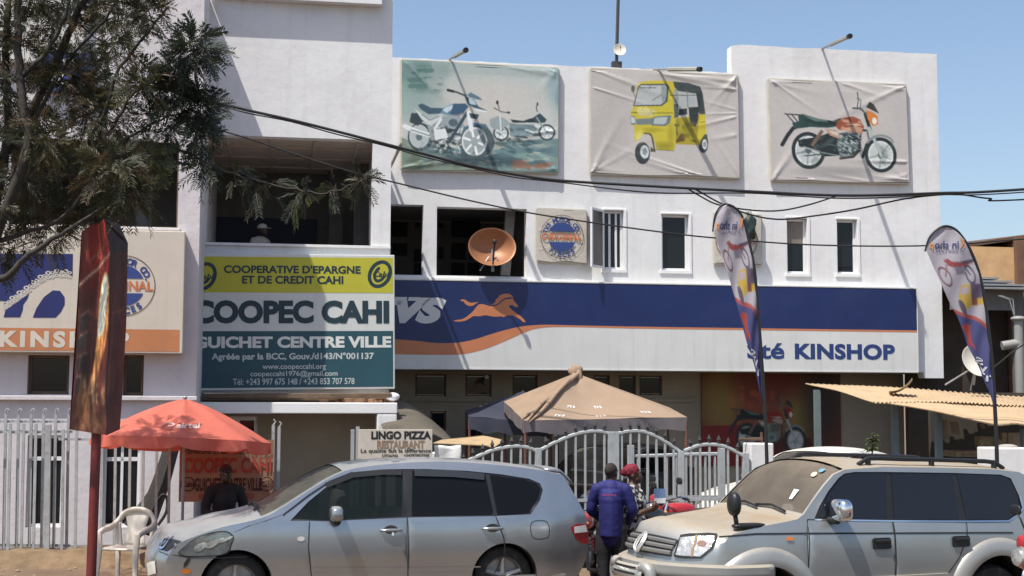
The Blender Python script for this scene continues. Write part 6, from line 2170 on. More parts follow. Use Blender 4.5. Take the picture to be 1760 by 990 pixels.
# ---------------------------------------------------------------- corrugated stall roof at the right
ks = thing('roofed_kiosk', (atY(1560, 700, 23.5).x, 23.5, 0), TH, 'stall with a sunlit rusty corrugated iron roof on thin posts', 'stall')
def Kp(px, py, Y): return Matrix.Rotation(-TH, 4, 'Z') @ (atY(px, py, Y) - ks.location)
RUST = mat('rusty_corrugated_iron', (.44, .325, .20), .75, var=.22, vs=1.6, dirt=((.20, .10, .05), .6, 1.6), bump=.1)
def corrugated(name, A, B, Cq, D, n, jag):
    """sheet A-B (upper edge), D-C (lower edge), waves running down the slope"""
    A, B, Cq, D = [Vector(p) for p in (A, B, Cq, D)]
    nr = (B - A).cross(D - A).normalized()
    if nr.z < 0: nr = -nr
    r = random.Random(5)
    js = [r.uniform(-jag, jag) for _ in range(n + 1)]
    mb = MB()
    def fn(i, j):
        b = i * n
        e = js[int(min(n, b // 1))]
        p = A.lerp(B, i).lerp(D.lerp(Cq, i), j + (e if j > .99 else -e if j < .01 else 0))
        return p + nr * (.018 * math.sin(b * 2 * math.pi) + .03 * math.sin(3 * i + 4 * j) * math.sin(2.2 * j + i * 5))
    mb.grid(fn, n * 5, 8)
    return mb.build(name, RUST, ks, smooth=True, angle=180, solid=.006)
corrugated('roof_sheet', Kp(1384, 660, 25.6), Kp(1810, 684, 27.0), Kp(1810, 699, 24.5), Kp(1500, 690, 23.4), 46, .012)
corrugated('roof_sheet', Kp(1478, 686, 23.9), Kp(1800, 694, 24.9), Kp(1800, 735, 22.6), Kp(1710, 728, 22.2), 40, .012)
mb = MB(); mb.grid(lambda a, b: Kp(1528 + 40 * a, 672 - 22 * (a ** 2.5) + 4 * b, 24.4 + .5 * b) , 8, 3)
mb.build('curled_sheet', RUST, ks, smooth=True, solid=.006, angle=180)
for px, Y, pyt in ((1404, 25.2, 668), (1537, 24.1, 690), (1612, 23.4, 705), (1760, 22.9, 735)):
    p = Kp(px, pyt, Y)
    mb = MB(); mb.box2((p.x - .05, p.y - .05, 0), (p.x + .05, p.y + .05, p.z - .02)); po = mb.build('post', mat('blue_grey_post', (.13, .17, .18), .7, var=.15), ks)
    if px < 1600:
        mb = MB(); mb.box2((p.x - .06, p.y - .06, 0), (p.x + .06, p.y + .06, 1.32)); mb.build('white_foot', M['white_trim'], po)
mb = MB()
p, q = Kp(1600, 740, 26.6), Kp(1830, 740, 27.2)
mb.box2((p.x, p.y, 0), (q.x, p.y + .1, 2.4))
p, q = Kp(1440, 720, 27.4), Kp(1600, 720, 26.9)
mb.build('back_wall', mat('dark_board', (.06, .05, .04), .9, var=.2), ks)
mb = MB()
for (x, y, w_, h_) in ((1623, 738, 14, 34), (1640, 736, 17, 22), (1688, 733, 9, 8)):
    a, b = Kp(x - w_ / 2, y - h_ / 2, 24.6), Kp(x + w_ / 2, y + h_ / 2, 24.6)
    mb.cut().grid(lambda i, j: (a.x + (b.x - a.x) * i + .04 * j, a.y + .02 * math.sin(i * 3), a.z + (b.z - a.z) * j), 3, 3)
mb.build_each('hanging_cloth', mat('hung_cloth', (.28, .24, .2), .9, var=.2), ks, solid=.004)
mb = MB()
for (x, y, s_) in ((1736, 752, .14), (1752, 756, .2), (1722, 762, .12), (1700, 760, .16)):
    p = Kp(x, y, 24.2); mb.cut().box2((p.x - s_, p.y, p.z - s_ * .6), (p.x + s_, p.y + .2, p.z + s_ * .6))
p, q = Kp(1640, 775, 24.2), Kp(1830, 772, 24.4)
mb.box2((p.x, p.y - .1, p.z - .1), (q.x, p.y + .5, p.z))
mb.build_each('goods_box', mat('boxed_goods', (.26, .2, .13), .9, var=.5, vs=7), ks)

# ---------------------------------------------------------------- brick house and dish at the far right
hs = thing('brick_house', (atY(1700, 690, 29.3).x, 29.3, 0), TH, 'tan block house behind the rusty roofed stall, steel sheets below its roof', 'building')
def H_(px, py, Y=29.3): return Matrix.Rotation(-TH, 4, 'Z') @ (atY(px, py, Y) - hs.location)
mb = MB()
z1 = H_(1700, 424).z; zlow = H_(1700, 500).z
mb.box2((H_(1615, 500).x, 0, zlow), (H_(1749, 500).x, 4, z1)); mb.build('wall', mat('tan_blocks', (.58, .36, .18), .9, var=.22, vs=2, bump=.3, bs=5), hs)
mb = MB(); mb.box2((H_(1749, 500).x + .003, -.1, 0), (H_(1800, 500).x, 3, H_(1750, 405).z)); mb.build('brown_wall', mat('brown_plaster', (.16, .09, .055), .9, var=.25), hs)
mb = MB(); a, b = H_(1606, 430), H_(1800, 405)
mb.add([(a.x, .02, a.z), (b.x, .0, b.z + .05), (b.x, 4.5, b.z + .3), (a.x, 4.5, a.z + .2)], [(0, 1, 2, 3)]); mb.build('roof', mat('rust_roof', (.13, .08, .05), .8, var=.3), hs, solid=.08)
mb = MB(); a, b = H_(1610, 482), H_(1755, 478)
for k in range(4):
    mb.cut().box2((a.x + k * .02, -.9 + .2 * k, a.z - .25 + k * .085), (b.x - k * .2, -.02, a.z - .21 + k * .085))
mb.build_each('metal_sheet', M['steel'], hs)
mb = MB(); a = H_(1606, 536)
mb.box2((a.x, -.6, a.z), (H_(1722, 536).x, -.5, H_(1700, 498).z)); mb.box2((H_(1722, 500).x, -.55, 0), (H_(1738, 500).x, -.40, a.z + .5)); mb.build('fascia_board', mat('grey_board', (.13, .125, .12), .8, var=.2), hs)
mb = MB(); mb.box2((H_(1560, 600).x, .0 + .3, 0), (H_(1748, 600).x, .45, zlow - .003)); mb.build('recess_wall', mat('dark_brown_wall', (.05, .035, .026), .9, var=.25), hs)
mb = MB()
p = H_(1750, 548, 28); mb.tube([(p.x, p.y, 0), (p.x, p.y, p.z)], .09, 12); q = H_(1722, 592, 28); mb.tube([(q.x, q.y, q.z - .03), (p.x, p.y, q.z + .03)], .09, 10); mb.ball((p.x, p.y, p.z), (.15, .15, .06))
mb.build('drain_pipe', mat('pale_pipe', (.26, .26, .25), .6, var=.1), hs, smooth=True)
for k in range(2):
    mb = MB(); mb.tube([H_(1716 + 4 * k, 508, 28), H_(1735 + 6 * k, 515, 28), H_(1744, 545, 28)], .012, 5); mb.build('wire', M['steel'], hs)

def dish(name, label, px, py, Y, r, tilt, yaw, m, depth=.2, feed=None, shiny=False):
    p = atY(px, py, Y)
    root = thing(name, p, 0, label, 'satellite dish')
    mt = Matrix.Rotation(R(yaw), 4, 'Z') @ Matrix.Rotation(R(90 - tilt), 4, 'X')
    mb = MB()
    n = 10
    prof = [(r * i / n, depth * (i / n) ** 2 - depth) for i in range(n + 1)]
    mb.lathe(prof + [(r * 1.02, .0), (r * 1.0, -.015)] + [(r * i / n, depth * (i / n) ** 2 - depth - .015) for i in range(n - 1, -1, -1)], 36, mt)
    mb.build('reflector', m, root, smooth=True, angle=60)
    mb = MB()
    mb.tube([mt @ Vector((0, -r * .95, 0)), mt @ Vector((0, -r * .1, r * .85))], .014 * r / .4, 6)
    blob_box(mb, mt @ Vector((0, -r * .08, r * .86)), (.07 * r / .4, .07 * r / .4, .1 * r / .4), None, 3)
    mb.build('feed_arm', M['black'], root, smooth=True)
    return root, mt
fy = (K.m @ Vector((fb.mi @ fb.loc).to_tuple() if False else (0, 0, 0))).y
ld = K.m @ Vector((K.hit(846, 474, -.3)[0], -.3, K.hit(846, 474, -.3)[1]))
d1, mt = dish('satellite_dish', 'round rust orange satellite dish standing on the fascia ledge', 846, 424, ld.y - .05, .46, 14, 8, mat('rust_orange_dish', (.35, .155, .075), .5, .2, var=.12, vs=4, dirt=((.2, .09, .05), .35, 5)), .27)
d1.scale = (1, 1, .84)
mb = MB()
lz = ld.z - d1.location.z
for x, y in ((-.18, -.05), (.2, .0), (.02, .15)):
    mb.tube([(x * .35, .08, -.22), (x * 1.3, y, lz)], .014, 6)
mb.tube([(0, .1, -.05), (0.0, .1, lz)], .022, 8)
mb.build('stand', M['steel'], d1)
d2, mt = dish('satellite_dish', 'large off white satellite dish above the rusty corrugated roof', 1681, 619, 25.5, .31, 22, 14, mat('white_dish', (.60, .57, .50), .5, var=.08), .1)
mb = MB(); mb.tube([(0, .12, 0), (-.05, .15, -.45)], .03, 6); mb.tube([(0, .1, -.1), (-.55, .2, -.45)], .015, 6); mb.tube([(-.05, .15, -.3), (-.12, .1, -.55)], .012, 6); mb.build('stand', M['steel'], d2)

# mast with its small dish on the parapet
ms = on(K, 1058, 113, .6)
mst = thing('antenna_mast', ms.loc, TH, 'thin dark antenna mast rising from the parapet behind the middle banner', 'mast')
mb = MB(); tp = ms.mi @ (K.m @ Vector((K.hit(1064, -60, .6)[0], .6, K.hit(1064, -60, .6)[1])))
mb.tube([(0, 0, -.6), tp], .035, 8); mb.box2((-.08, -.06, -.05), (.12, .06, .08)); mb.build('pole', mat('mast_paint', (.05, .045, .045), .6), mst)
p = K.m @ Vector((K.hit(1065, 85, .5)[0], .5, K.hit(1065, 85, .5)[1]))
d3, _ = dish('satellite_dish', 'tiny cream satellite dish clamped to the antenna mast', 1065, 85, p.y, .13, 15, 5, mat('cream_dish', (.62, .58, .48), .5), .04)

# tube lamps on arms over the banners
LP = mat('lamp_housing', (.38, .36, .32), .5, .2, var=.15)
for i, (bx, by, tx_, ty_, lab) in enumerate(((772, 102, 801, 86, 'tube lamp on an arm over the banner with three motorcycles'), (1120, 119, 1204, 119, 'tube lamp lying almost level over the banner with the yellow taxi'), (1412, 84, 1461, 62, 'tube lamp on an arm over the banner with one orange motorcycle'))):
    f = on(K, bx, by, .05)
    root = thing('tube_lamp', f.loc, TH, lab, 'lamp', 'tube lamps above the banners')
    out = (-1.45, -1.1, -1.75)[i]
    e = f.mi @ (K.m @ Vector((K.hit(tx_, ty_, out)[0], out, K.hit(tx_, ty_, out)[1])))
    d = e.normalized()
    up = Vector((0, 0, 1))
    sd = d.cross(up).normalized()
    mb = MB(); mb.tube([-d * .2, e], .025, 6); mb.build('arm', M['steel'], root)
    mb = MB(); mb.tube([e * .35, e * 1.0], .045, 6, True, None, 1.0); mb.build('housing', LP, root)
    mb = MB(); mb.tube([e * .95, e * 1.01], .052, 8); mb.build('end_cap', M['black'], root)

# ---------------------------------------------------------------- cables
def cable(label, pts, Y0, Y1, r, n=8):
    pts = catmull(pts, n)
    k = len(pts)
    P_ = [atY(a, b, Y0 + (Y1 - Y0) * i / (k - 1)) for i, (a, b) in enumerate(pts)]
    mb = MB(); mb.tube(P_, r, 6)
    o = mb.build('cable', M['cable'], smooth=True, angle=180, fixn=False)
    return tag(o, label, 'cable', 'overhead cables')
c1_ = [(255, 140), (340, 167), (420, 188), (500, 206), (580, 226), (660, 247), (730, 265), (800, 283), (880, 299), (960, 310), (1120, 320), (1290, 329), (1450, 336), (1610, 332), (1780, 324), (2500, 270)]
cable('thickest overhead cable crossing below the picture banners from the tree', c1_, 19.5, 21.5, .021)
cable('slimmer cable twisted along just under the thickest one', [(a, b + (3 if i % 2 else 5) + (6 if 9 < i < 11 else 0)) for i, (a, b) in enumerate(c1_)], 19.55, 21.55, .010)
cable('thin overhead cable crossing the upstairs windows from the balcony', [(260, 196), (340, 214), (420, 236), (480, 256), (560, 282), (620, 300), (680, 314), (800, 343), (900, 364), (1000, 380), (1130, 398), (1230, 409), (1400, 421), (1600, 422), (1780, 409), (2500, 350)], 20, 22, .012)
cable('slack cable looping down behind the tip of a feather flag', [(1180, 323), (1205, 338), (1235, 352), (1290, 361), (1340, 362), (1390, 352), (1440, 336)], 20.9, 21.2, .012)
cable('slack cable rising from a flag tip past the two narrow windows', [(1195, 325), (1240, 350), (1290, 369), (1340, 377), (1400, 371), (1470, 360), (1560, 341), (1640, 334), (1700, 341), (1780, 342), (2500, 300)], 20.9, 21.5, .013)
cable('black cable dropping to the white dish by the pale pipe', [(1790, 575), (1750, 598), (1720, 622), (1700, 638)], 25, 25.4, .014)

# ---------------------------------------------------------------- feather flags
def flag(label, Y, left, right, ytop, ybot, pole, seed):
    base = atY(pole[-1][0], pole[-1][1], Y)
    fr = Frame((base.x, Y, -.1 if Y < 18 else 0), 0)
    root = thing('feather_flag', fr.loc, 0, label, 'flag', 'feather flags in front of the shop')
    ly, lx = [p[1] for p in left], [p[0] for p in left]
    ry, rx = [p[1] for p in right], [p[0] for p in right]
    def P_(a, b, off=0.0):
        y = ytop + (ybot - ytop) * b
        x = interp(ly, lx, y) * (1 - a) + interp(ry, rx, y) * a
        p = fr.local(atY(x, y, Y))
        wv = .035 * math.sin(b * 9 + a * 3 + seed) * (1 - abs(2 * a - 1) ** 4) + .012 * math.sin(b * 31 + a * 9)
        return Vector((p.x, wv - off, p.z))
    P = Print(100, 300, 60, 220, '#a9a4ac')
    # print laid out on the reference flag
    L2 = [(22, 30), (8, 90), (0, 150), (60, 270), (110, 390), (165, 490), (220, 640), (280, 760), (330, 880), (352, 955)]
    R2 = [(105, 30), (150, 45), (190, 85), (235, 155), (280, 280), (305, 420), (325, 560), (340, 700), (350, 860), (358, 955)]
    L2 = [(105, 28), (60, 45), (20, 90), (3, 148), (60, 270), (110, 390), (165, 490), (220, 640), (280, 760), (330, 880), (352, 955)]
    def T(x, y):
        l = interp([p[1] for p in L2], [p[0] for p in L2], y); r = interp([p[1] for p in R2], [p[0] for p in R2], y)
        return (x - l) / max(4, r - l) * 100, (y - 28) / (955 - 28) * 300
    P.T = T
    P.poly([(140, 455), (200, 485), (270, 500), (330, 550), (370, 980), (330, 980), (250, 720)], '#474a76')
    P.line([(140, 458), (200, 487), (270, 505), (330, 558)], 7, '#a5504b', sm=4)
    P.poly([(188, 545), (215, 525), (240, 540), (240, 580), (245, 620), (270, 660), (240, 640), (222, 600), (205, 575)], '#9c4640')
    P.line([(225, 600), (232, 650)], 4, '#b0392f'); P.line([(238, 620), (262, 662)], 3, '#b0392f')
    P.ell(105, 290, 13, 17, '#6c4350', inner=.78); P.ell(232, 278, 12, 17, '#57505f', inner=.7)
    P.poly([(95, 205), (115, 195), (135, 212), (175, 215), (245, 200), (250, 215), (200, 235), (150, 245), (120, 235)], '#8b4547'); P.poly([(145, 240), (200, 238), (215, 275), (160, 280)], '#7b7480'); P.line([(110, 230), (105, 290)], 3, '#7d5a60'); P.line([(200, 235), (232, 278)], 3, '#4c4655'); P.poly([(180, 212), (248, 196), (250, 212), (200, 225)], '#4d4556')
    P.poly([(180, 335), (225, 325), (285, 330), (300, 400), (300, 430), (240, 440), (205, 465), (182, 462), (172, 400)], '#b59a4a'); P.poly([(230, 325), (285, 325), (298, 395), (240, 400)], '#62546a'); P.poly([(182, 345), (220, 340), (222, 375), (182, 380)], '#a79aa5'); P.ell(195, 450, 9, 14, '#57505c'); P.poly([(240, 400), (270, 395), (275, 435), (245, 435)], '#7a4b3e')
    P.T = lambda x, y: (x, y)
    c = np.clip(P.colors() * 1.1, 0, .9)
    mb = MB()
    nx, ny = P.nx, P.ny
    mb.grid(lambda i, j: P_(j, i), ny - 1, nx - 1)
    m = mat('flag_cloth', attr='print', rough=.8, var=.05, vs=3, transl=.3)
    o = mb.build('cloth', m, root, smooth=True, angle=180, fixn=False)
    at = o.data.color_attributes.new('print', 'FLOAT_COLOR', 'POINT')
    at.data.foreach_set('color', np.concatenate([c.reshape(-1, 3), np.ones((nx * ny, 1))], 1).astype(np.float32).ravel())
    def lift(x, y):
        a, b = T(x, y)
        return P_(a / 100, b / 300, .012)
    mb = MB()
    put_text(mb, 'Kin shop'[1:7], (48, 145, 168, 103), lift, .02, mirror=True)
    put_text(mb, 'BY SHOP S.A.R.L', (55, 164, 195, 152), lift, .01, mirror=True)
    mb.build('blue_lettering', mat('flag_blue', (.05, .05, .14), .8), root)
    mb = MB()
    put_text(mb, 'K', (172, 140, 200, 90), lift, .03, mirror=True); put_text(mb, 'p', (20, 154, 42, 114), lift, .02, mirror=True)
    mb.build('orange_lettering', mat('flag_orange', (.55, .25, .10), .8), root)
    mb = MB()
    for ch, bx in (('S', (262, 732, 300, 696)), ('V', (280, 775, 318, 738)), ('T', (300, 820, 334, 782))):
        put_text(mb, ch, bx, lambda u, z: lift(u, z + (u - bx[0]) * .45), .04, mirror=True)
    mb.build('white_lettering', mat('flag_white', (.5, .5, .56), .8), root)
    mb = MB()
    pts = [fr.local(atY(a, b, Y)) for a, b in catmull(pole, 6)]
    g = Vector((pts[-1].x, 0, 0))
    mb.tube(pts + [g], [.012 + .016 * i / len(pts) for i in range(len(pts))] + [.03], 8)
    mb.build('pole', M['black'], root, smooth=True, angle=180)
    return root
fl2L = [(1624, 389), (1611, 394), (1598, 409), (1591, 430), (1610, 470), (1627, 510), (1645, 543), (1663, 593), (1683, 633), (1700, 673), (1707, 698)]
fl2R = [(1626, 389), (1640, 394), (1653, 407), (1668, 432), (1683, 473), (1692, 520), (1698, 567), (1703, 613), (1707, 667), (1709, 698)]
flag('wider feather flag, print reversed, standing by the pillar with mortar on top', 19.0, fl2L, fl2R, 389, 698, [(1590, 432), (1597, 409), (1611, 394), (1625, 388.5), (1640, 393), (1653, 406), (1669, 432), (1684, 473), (1693, 520), (1699, 567), (1704, 613), (1708, 667), (1711, 720), (1713, 770)], 1)
fl1L = [(1248, 352), (1240, 355), (1230, 370), (1226, 396), (1245, 452), (1263, 511), (1284, 590), (1298, 633), (1310, 693)]
fl1R = [(1250, 352), (1263, 358), (1275, 373), (1286, 413), (1296, 464), (1302, 535), (1308, 614), (1313, 693)]
flag('feather flag standing behind the silver gate, in front of the half hidden emblem', 20.5, fl1L, fl1R, 352, 693, [(1225, 398), (1229, 371), (1239, 354), (1249, 351), (1263, 357), (1276, 373), (1287, 413), (1297, 464), (1303, 535), (1309, 614), (1314, 693), (1316, 730), (1318, 790)], 4)
# ================================================================== umbrella, chair, pole box, plants, tree
ub_ = atY(318, 686, 18.4)
um = thing('market_umbrella', (ub_.x, ub_.y, 0), R(11), 'faded red market umbrella with a white telecom logo, tilted over the pavement', 'umbrella')
UZ, UR, UD = ub_.z, 1.15, .53
tilt = Matrix.Translation((0, 0, UZ)) @ Matrix.Rotation(R(2.5), 4, 'Y') @ Matrix.Rotation(R(-3), 4, 'X')
def canopy(ang, r, drop=0.0, off=0.0):
    k = ang / (2 * math.pi / 8)
    f = k - math.floor(k)
    ch = math.cos(math.pi / 8) / math.cos((f - .5) * math.pi / 4)
    ch = .35 * 1 + .65 * ch
    rr = r * UR * (1 - (1 - ch) * r)
    z = -UD * (r ** 1.35) - .05 * math.sin(math.pi * f) * math.sin(math.pi * min(1, r)) + off
    return tilt @ Vector((rr * math.cos(ang), rr * math.sin(ang), z - drop))
mb = MB()
mb.grid(lambda a, b: canopy(2 * math.pi * a + .0001, max(.01, b)), 80, 14)
REDC = mat('red_umbrella_cloth', (.74, .19, .135), .75, var=.10, vs=3, bump=.25, bs=9, transl=.35, dirt=((.6, .18, .13), .3, 2))
mb.build('canopy', REDC, um, smooth=True, merge=.001, angle=180)
mb = MB()
def val(a, b):
    ang = 2 * math.pi * a + .0001
    f = (a * 8) % 1
    d = .15 * b * (1 - .35 * (2 * f - 1) ** 4 * b)
    p = canopy(ang, 1.0, d)
    w = .03 * math.sin(f * 9.4 + int(a * 8) * 2.1) * b
    return p + Vector((math.cos(ang) * w, math.sin(ang) * w, 0))
mb.grid(val, 160, 4)
mb.build('valance', REDC, um, smooth=True, angle=180)
mb = MB()
for i in range(8):
    a = 2 * math.pi * i / 8
    mb.cut().tube([canopy(a, r, .015) for r in (.02, .3, .6, .85, 1.0)], .009, 5)
mb.build_each('rib', M['steel'], um)
mb = MB(); mb.tube([(0, 0, 0), tilt @ Vector((0, 0, .03))], .02, 8); mb.ball(tilt @ Vector((0, 0, .02)), (.03, .03, .025)); mb.build('pole', M['steel'], um, smooth=True)
mb = MB()
Fu = Frame((ub_.x, ub_.y, 0), R(11))
_a = [R(255), .6]
def uml(px, py):
    a, r = inv(lambda s, z: canopy(s, z), Fu, px, py, R(262), .6)
    return canopy(a, r, 0, .012)
def fl_(px, py): return uml(px, py)
put_text(mb, 'airtel', (303, 738, 344, 728), fl_, .03, .1)
for k in range(1):
    pts = [(281, 732), (288, 728.5), (296, 729), (300, 732), (295, 735), (289, 733.5)]
    for i in range(len(pts) - 1):
        p, q = uml(*pts[i]), uml(*pts[i + 1])
        mb.tube([p, q], .012, 4)
mb.build('lettering', mat('umbrella_white', (.72, .50, .44), .8, var=.3, vs=20), um)

# white plastic chair
cp = atY(222, 950, 17.3)
ch = thing('plastic_chair', (cp.x - .03, 17.3, .0), R(-14), 'white plastic armchair beside the red pole under the umbrella', 'chair')
PL = mat('white_plastic', (.66, .60, .52), .45, var=.08, vs=4, dirt=((.5, .4, .3), .3, 4))
mb = MB()
def seatf(a, b):
    x = -.24 + .48 * a; y = -.25 + .46 * b
    return (x * (1 - .12 * b), y, .43 - .03 * math.sin(math.pi * a) * math.sin(math.pi * b) + (.015 if b < .05 else 0) - (.03 if b == 0 else 0))
mb.grid(seatf, 12, 10)
mb.build('seat', PL, ch, smooth=True, solid=.022, angle=60)
mb = MB()
arc_ = [(-.29, -.24, .60), (-.30, -.1, .645), (-.295, .1, .67), (-.265, .235, .74), (-.19, .27, .84), (-.08, .285, .885), (0, .287, .892), (.08, .285, .885), (.19, .27, .84), (.265, .235, .74), (.295, .1, .67), (.30, -.1, .645), (.29, -.24, .60)]
mb.tube(catmull(arc_, 5), .044, 8, True, None, .7)
for sg in (-1, 1):
    mb.tube(catmull([(sg * .215, .20, .42), (sg * .25, .225, .55), (sg * .27, .235, .72)], 4), .04, 8)
mb.build('back_frame', PL, ch, smooth=True, angle=180)
mb = MB()
def splat(a, b):
    w = .125 - .055 * math.sin(math.pi * min(1, b * 1.0)) * .7
    w = interp([0, .3, .6, 1], [.16, .13, .14, .20], b)
    return ((2 * a - 1) * w, .20 + .085 * b + .02 * (1 - (2 * a - 1) ** 2), .43 + .45 * b)
mb.grid(splat, 6, 10)
mb.build('backrest', PL, ch, smooth=True, solid=.016, angle=60)
for sx in (-1, 1):
    for sy in (-1, 1):
        mb = MB()
        top = .615 if sy < 0 else .44
        mb.tube([(sx * .285 if sy < 0 else sx * .22, sy * .235, top), (sx * .265, sy * .245, .42), (sx * .285, sy * .28, 0)], [.042, .044, .032], 8, True, None, .8)
        mb.build('leg', PL, ch, smooth=True)

ch.scale = (.92, .92, .95)
# red pole with a battered advertising box
rp = atY(157, 950, 15.0)
rpz = thing('advertising_column', (rp.x, 15.0, 0), 0, 'battered dark red advertising box on a red pole at the pavement edge', 'sign')
def RB(px, py, Y): return atY(px, py, Y) - Vector((rp.x, 15.0, 0))
mb = MB(); mb.tube([(0, 0, -.02), RB(166, 740, 15.0)], .052, 12); mb.build('pole', M['pole_red'], rpz, smooth=True)
def boxface(name, LT, Rt, Yl, Yr, draw, seed):
    P = Print(100, 360, 44, 130, '#4d211b'); draw(P)
    r = random.Random(seed); ph = [r.uniform(0, 6) for _ in range(6)]
    def fn(a, b):
        y = b
        xl, yl = interp([q[2] for q in LT], [q[0] for q in LT], y), interp([q[2] for q in LT], [q[1] for q in LT], y)
        xr, yr = interp([q[2] for q in Rt], [q[0] for q in Rt], y), interp([q[2] for q in Rt], [q[1] for q in Rt], y)
        p = RB(xl * (1 - a) + xr * a, yl * (1 - a) + yr * a, Yl * (1 - a) + Yr * a)
        e = math.sin(math.pi * a)
        p.y += e * (.02 * math.sin(9 * a + 3 * b + ph[0]) + .012 * math.sin(9 * b + 5 * a + ph[1]) + .014 * abs(math.sin(14 * a + 5 * b + ph[2])) * b)
        return p
    P.mesh(name, fn, mat('torn_poster', attr='print', rough=.6, var=.2, vs=5, bump=.3, bs=9), rpz, 1.5)
def dA(P):
    P.soft(50, 40, 70, 90, '#7a2a22', .8); P.soft(30, 200, 60, 150, '#3f1d18', .7)
    for x, c, w in ((66, '#b4503e', 3), (92, '#a33227', 6), (60, '#6d2a22', 3), (80, '#8c3a2c', 3)):
        P.line([(x + 4, 0), (x, 70), (x - 6, 160)], w, c)
    P.line([(0, 95), (55, 78), (100, 60)], 2.5, '#b59a86'); P.line([(30, 60), (100, 40)], 1.5, '#8a6a5c')
    P.poly([(78, 95), (90, 92), (97, 120), (92, 200), (70, 260), (56, 300), (50, 298), (62, 210), (66, 130)], '#c98a4c', sm=5); P.poly([(80, 98), (92, 96), (94, 130), (84, 185), (66, 190), (70, 130)], '#d8cdb6', sm=5); P.line([(94, 130), (84, 220), (70, 262)], 4, '#8f4b2a'); P.line([(80, 190), (62, 290)], 2.5, '#6b3a20')
    for k in range(4):
        P.poly([(8 + k, 150 + k * 36), (36 + k, 144 + k * 36), (34, 172 + k * 36), (6, 178 + k * 36)], '#2f2320'); P.line([(8, 150 + k * 36), (36, 144 + k * 36)], 1.5, '#8b7264')
    P.blot(0, 250, 100, 360, '#6e4a30', .8, 20, 40, 3, .1); P.blot(0, 250, 100, 360, '#b08a64', .7, 9, 30, 7, .7); P.blot(0, 200, 100, 360, '#20110e', .8, 10, 50, 5, .5)
def dB(P):
    P.soft(50, 60, 90, 120, '#3a1512', .9); P.soft(60, 240, 90, 160, '#5e1f19', .8)
    P.poly([(0, 0), (100, 0), (100, 50), (0, 60)], '#2c1815'); P.line([(0, 55), (100, 45)], 3, '#1d0e0c')
    P.line([(6, 0), (10, 180), (2, 360)], 8, '#241210'); P.poly([(10, 240), (50, 235), (45, 285), (5, 290)], '#6d3a30', .5); P.blot(0, 100, 100, 360, '#260f0d', .6, 16, 60, 4, .4)
    P.line([(20, 160), (90, 150)], 2, '#7a4a40')
boxface('poster_face', [(140, 398, 0), (134, 540, .4), (126, 670, .78), (119, 738, 1)], [(179, 376, 0), (189, 430, .15), (187, 560, .5), (181, 680, .8), (184, 748, 1)], 15.1, 14.78, dA, 3)
boxface('poster_face', [(179, 376, 0), (189, 430, .15), (187, 560, .5), (181, 680, .8), (184, 748, 1)], [(205, 385, 0), (220, 418, .1), (217, 560, .5), (210, 680, .83), (206, 738, 1)], 14.78, 15.2, dB, 8)
mb = MB()
b4 = [RB(140, 398, 15.1), RB(179, 376, 14.78), RB(220, 418, 15.2), RB(170, 400, 15.45)]
l4 = [RB(119, 738, 15.1), RB(184, 748, 14.78), RB(206, 738, 15.2), RB(160, 738, 15.45)]
mb.add(b4 + l4, [(3, 2, 6, 7), (0, 3, 7, 4), (0, 1, 2, 3), (4, 5, 6, 7)])
mb.build('box_back', mat('rust_box', (.12, .04, .03), .7, var=.3, vs=5), rpz)

# loose stones and litter on the earth by the kerb
mb = MB(); rr = random.Random(21)
for k in range(160):
    x, y = rr.uniform(-7.2, -3.2), rr.uniform(14.2, 19.2)
    r = rr.uniform(.01, .035)
    mb.ball((x, y, gz(x, y) + r * .3), (r * rr.uniform(.8, 1.5), r, r * .6), 7, 5)
tag(mb.build('gravel', mat('pale_stones', (.26, .2, .14), .9, var=.4, vs=5), smooth=True), kind='stuff')
# leaning trunk and hose behind the fence
lt = thing('leaning_post', atY(250, 905, 20.6), 0, 'dark tarred timber post leaning behind the fence bars', 'post')
mb = MB(); e = atY(300, 752, 20.9) - lt.location
mb.tube([(-.05, 0, -.1), e * .5 + Vector((.02, 0, 0)), e], [.15, .13, .11], 8); mb.tube([Vector((-.28, .05, 0)), e * .55 + Vector((-.05, .05, -.1))], .06, 6)
mb.build('timber', mat('tarred_wood', (.025, .02, .018), .7, var=.3, vs=6, bump=.4), lt, smooth=True)
hs_ = thing('rubber_hose', atY(262, 905, 20.0), 0, 'loop of black hose hanging beside the leaning timber post', 'hose')
mb = MB(); mb.tube(catmull([(-.02, 0, .0), (.0, -.02, .22), (.08, -.02, .38), (.15, -.02, .45), (.2, 0, .38), (.19, 0, .2), (.08, 0, .02)], 6), .022, 7); mb.build('hose', M['rubber'], hs_, smooth=True)
bx_ = thing('rubbish_heap', (atY(285, 915, 19.2).x, 19.2, .18), 0, 'heap of small scrap behind the white chair at the fence foot', 'scrap')
mb = MB()
rr = random.Random(9)
for k in range(12):
    mb.box((rr.uniform(-.4, .25), rr.uniform(-.1, .15), rr.uniform(.03, .16)), (rr.uniform(.08, .22), rr.uniform(.05, .15), rr.uniform(.05, .14)), Matrix.Rotation(rr.uniform(-.4, .4), 4, 'Y'))
mb.build('scrap', mat('scrap_mix', (.14, .09, .05), .8, var=.6, vs=9), bx_, bevel=.01)

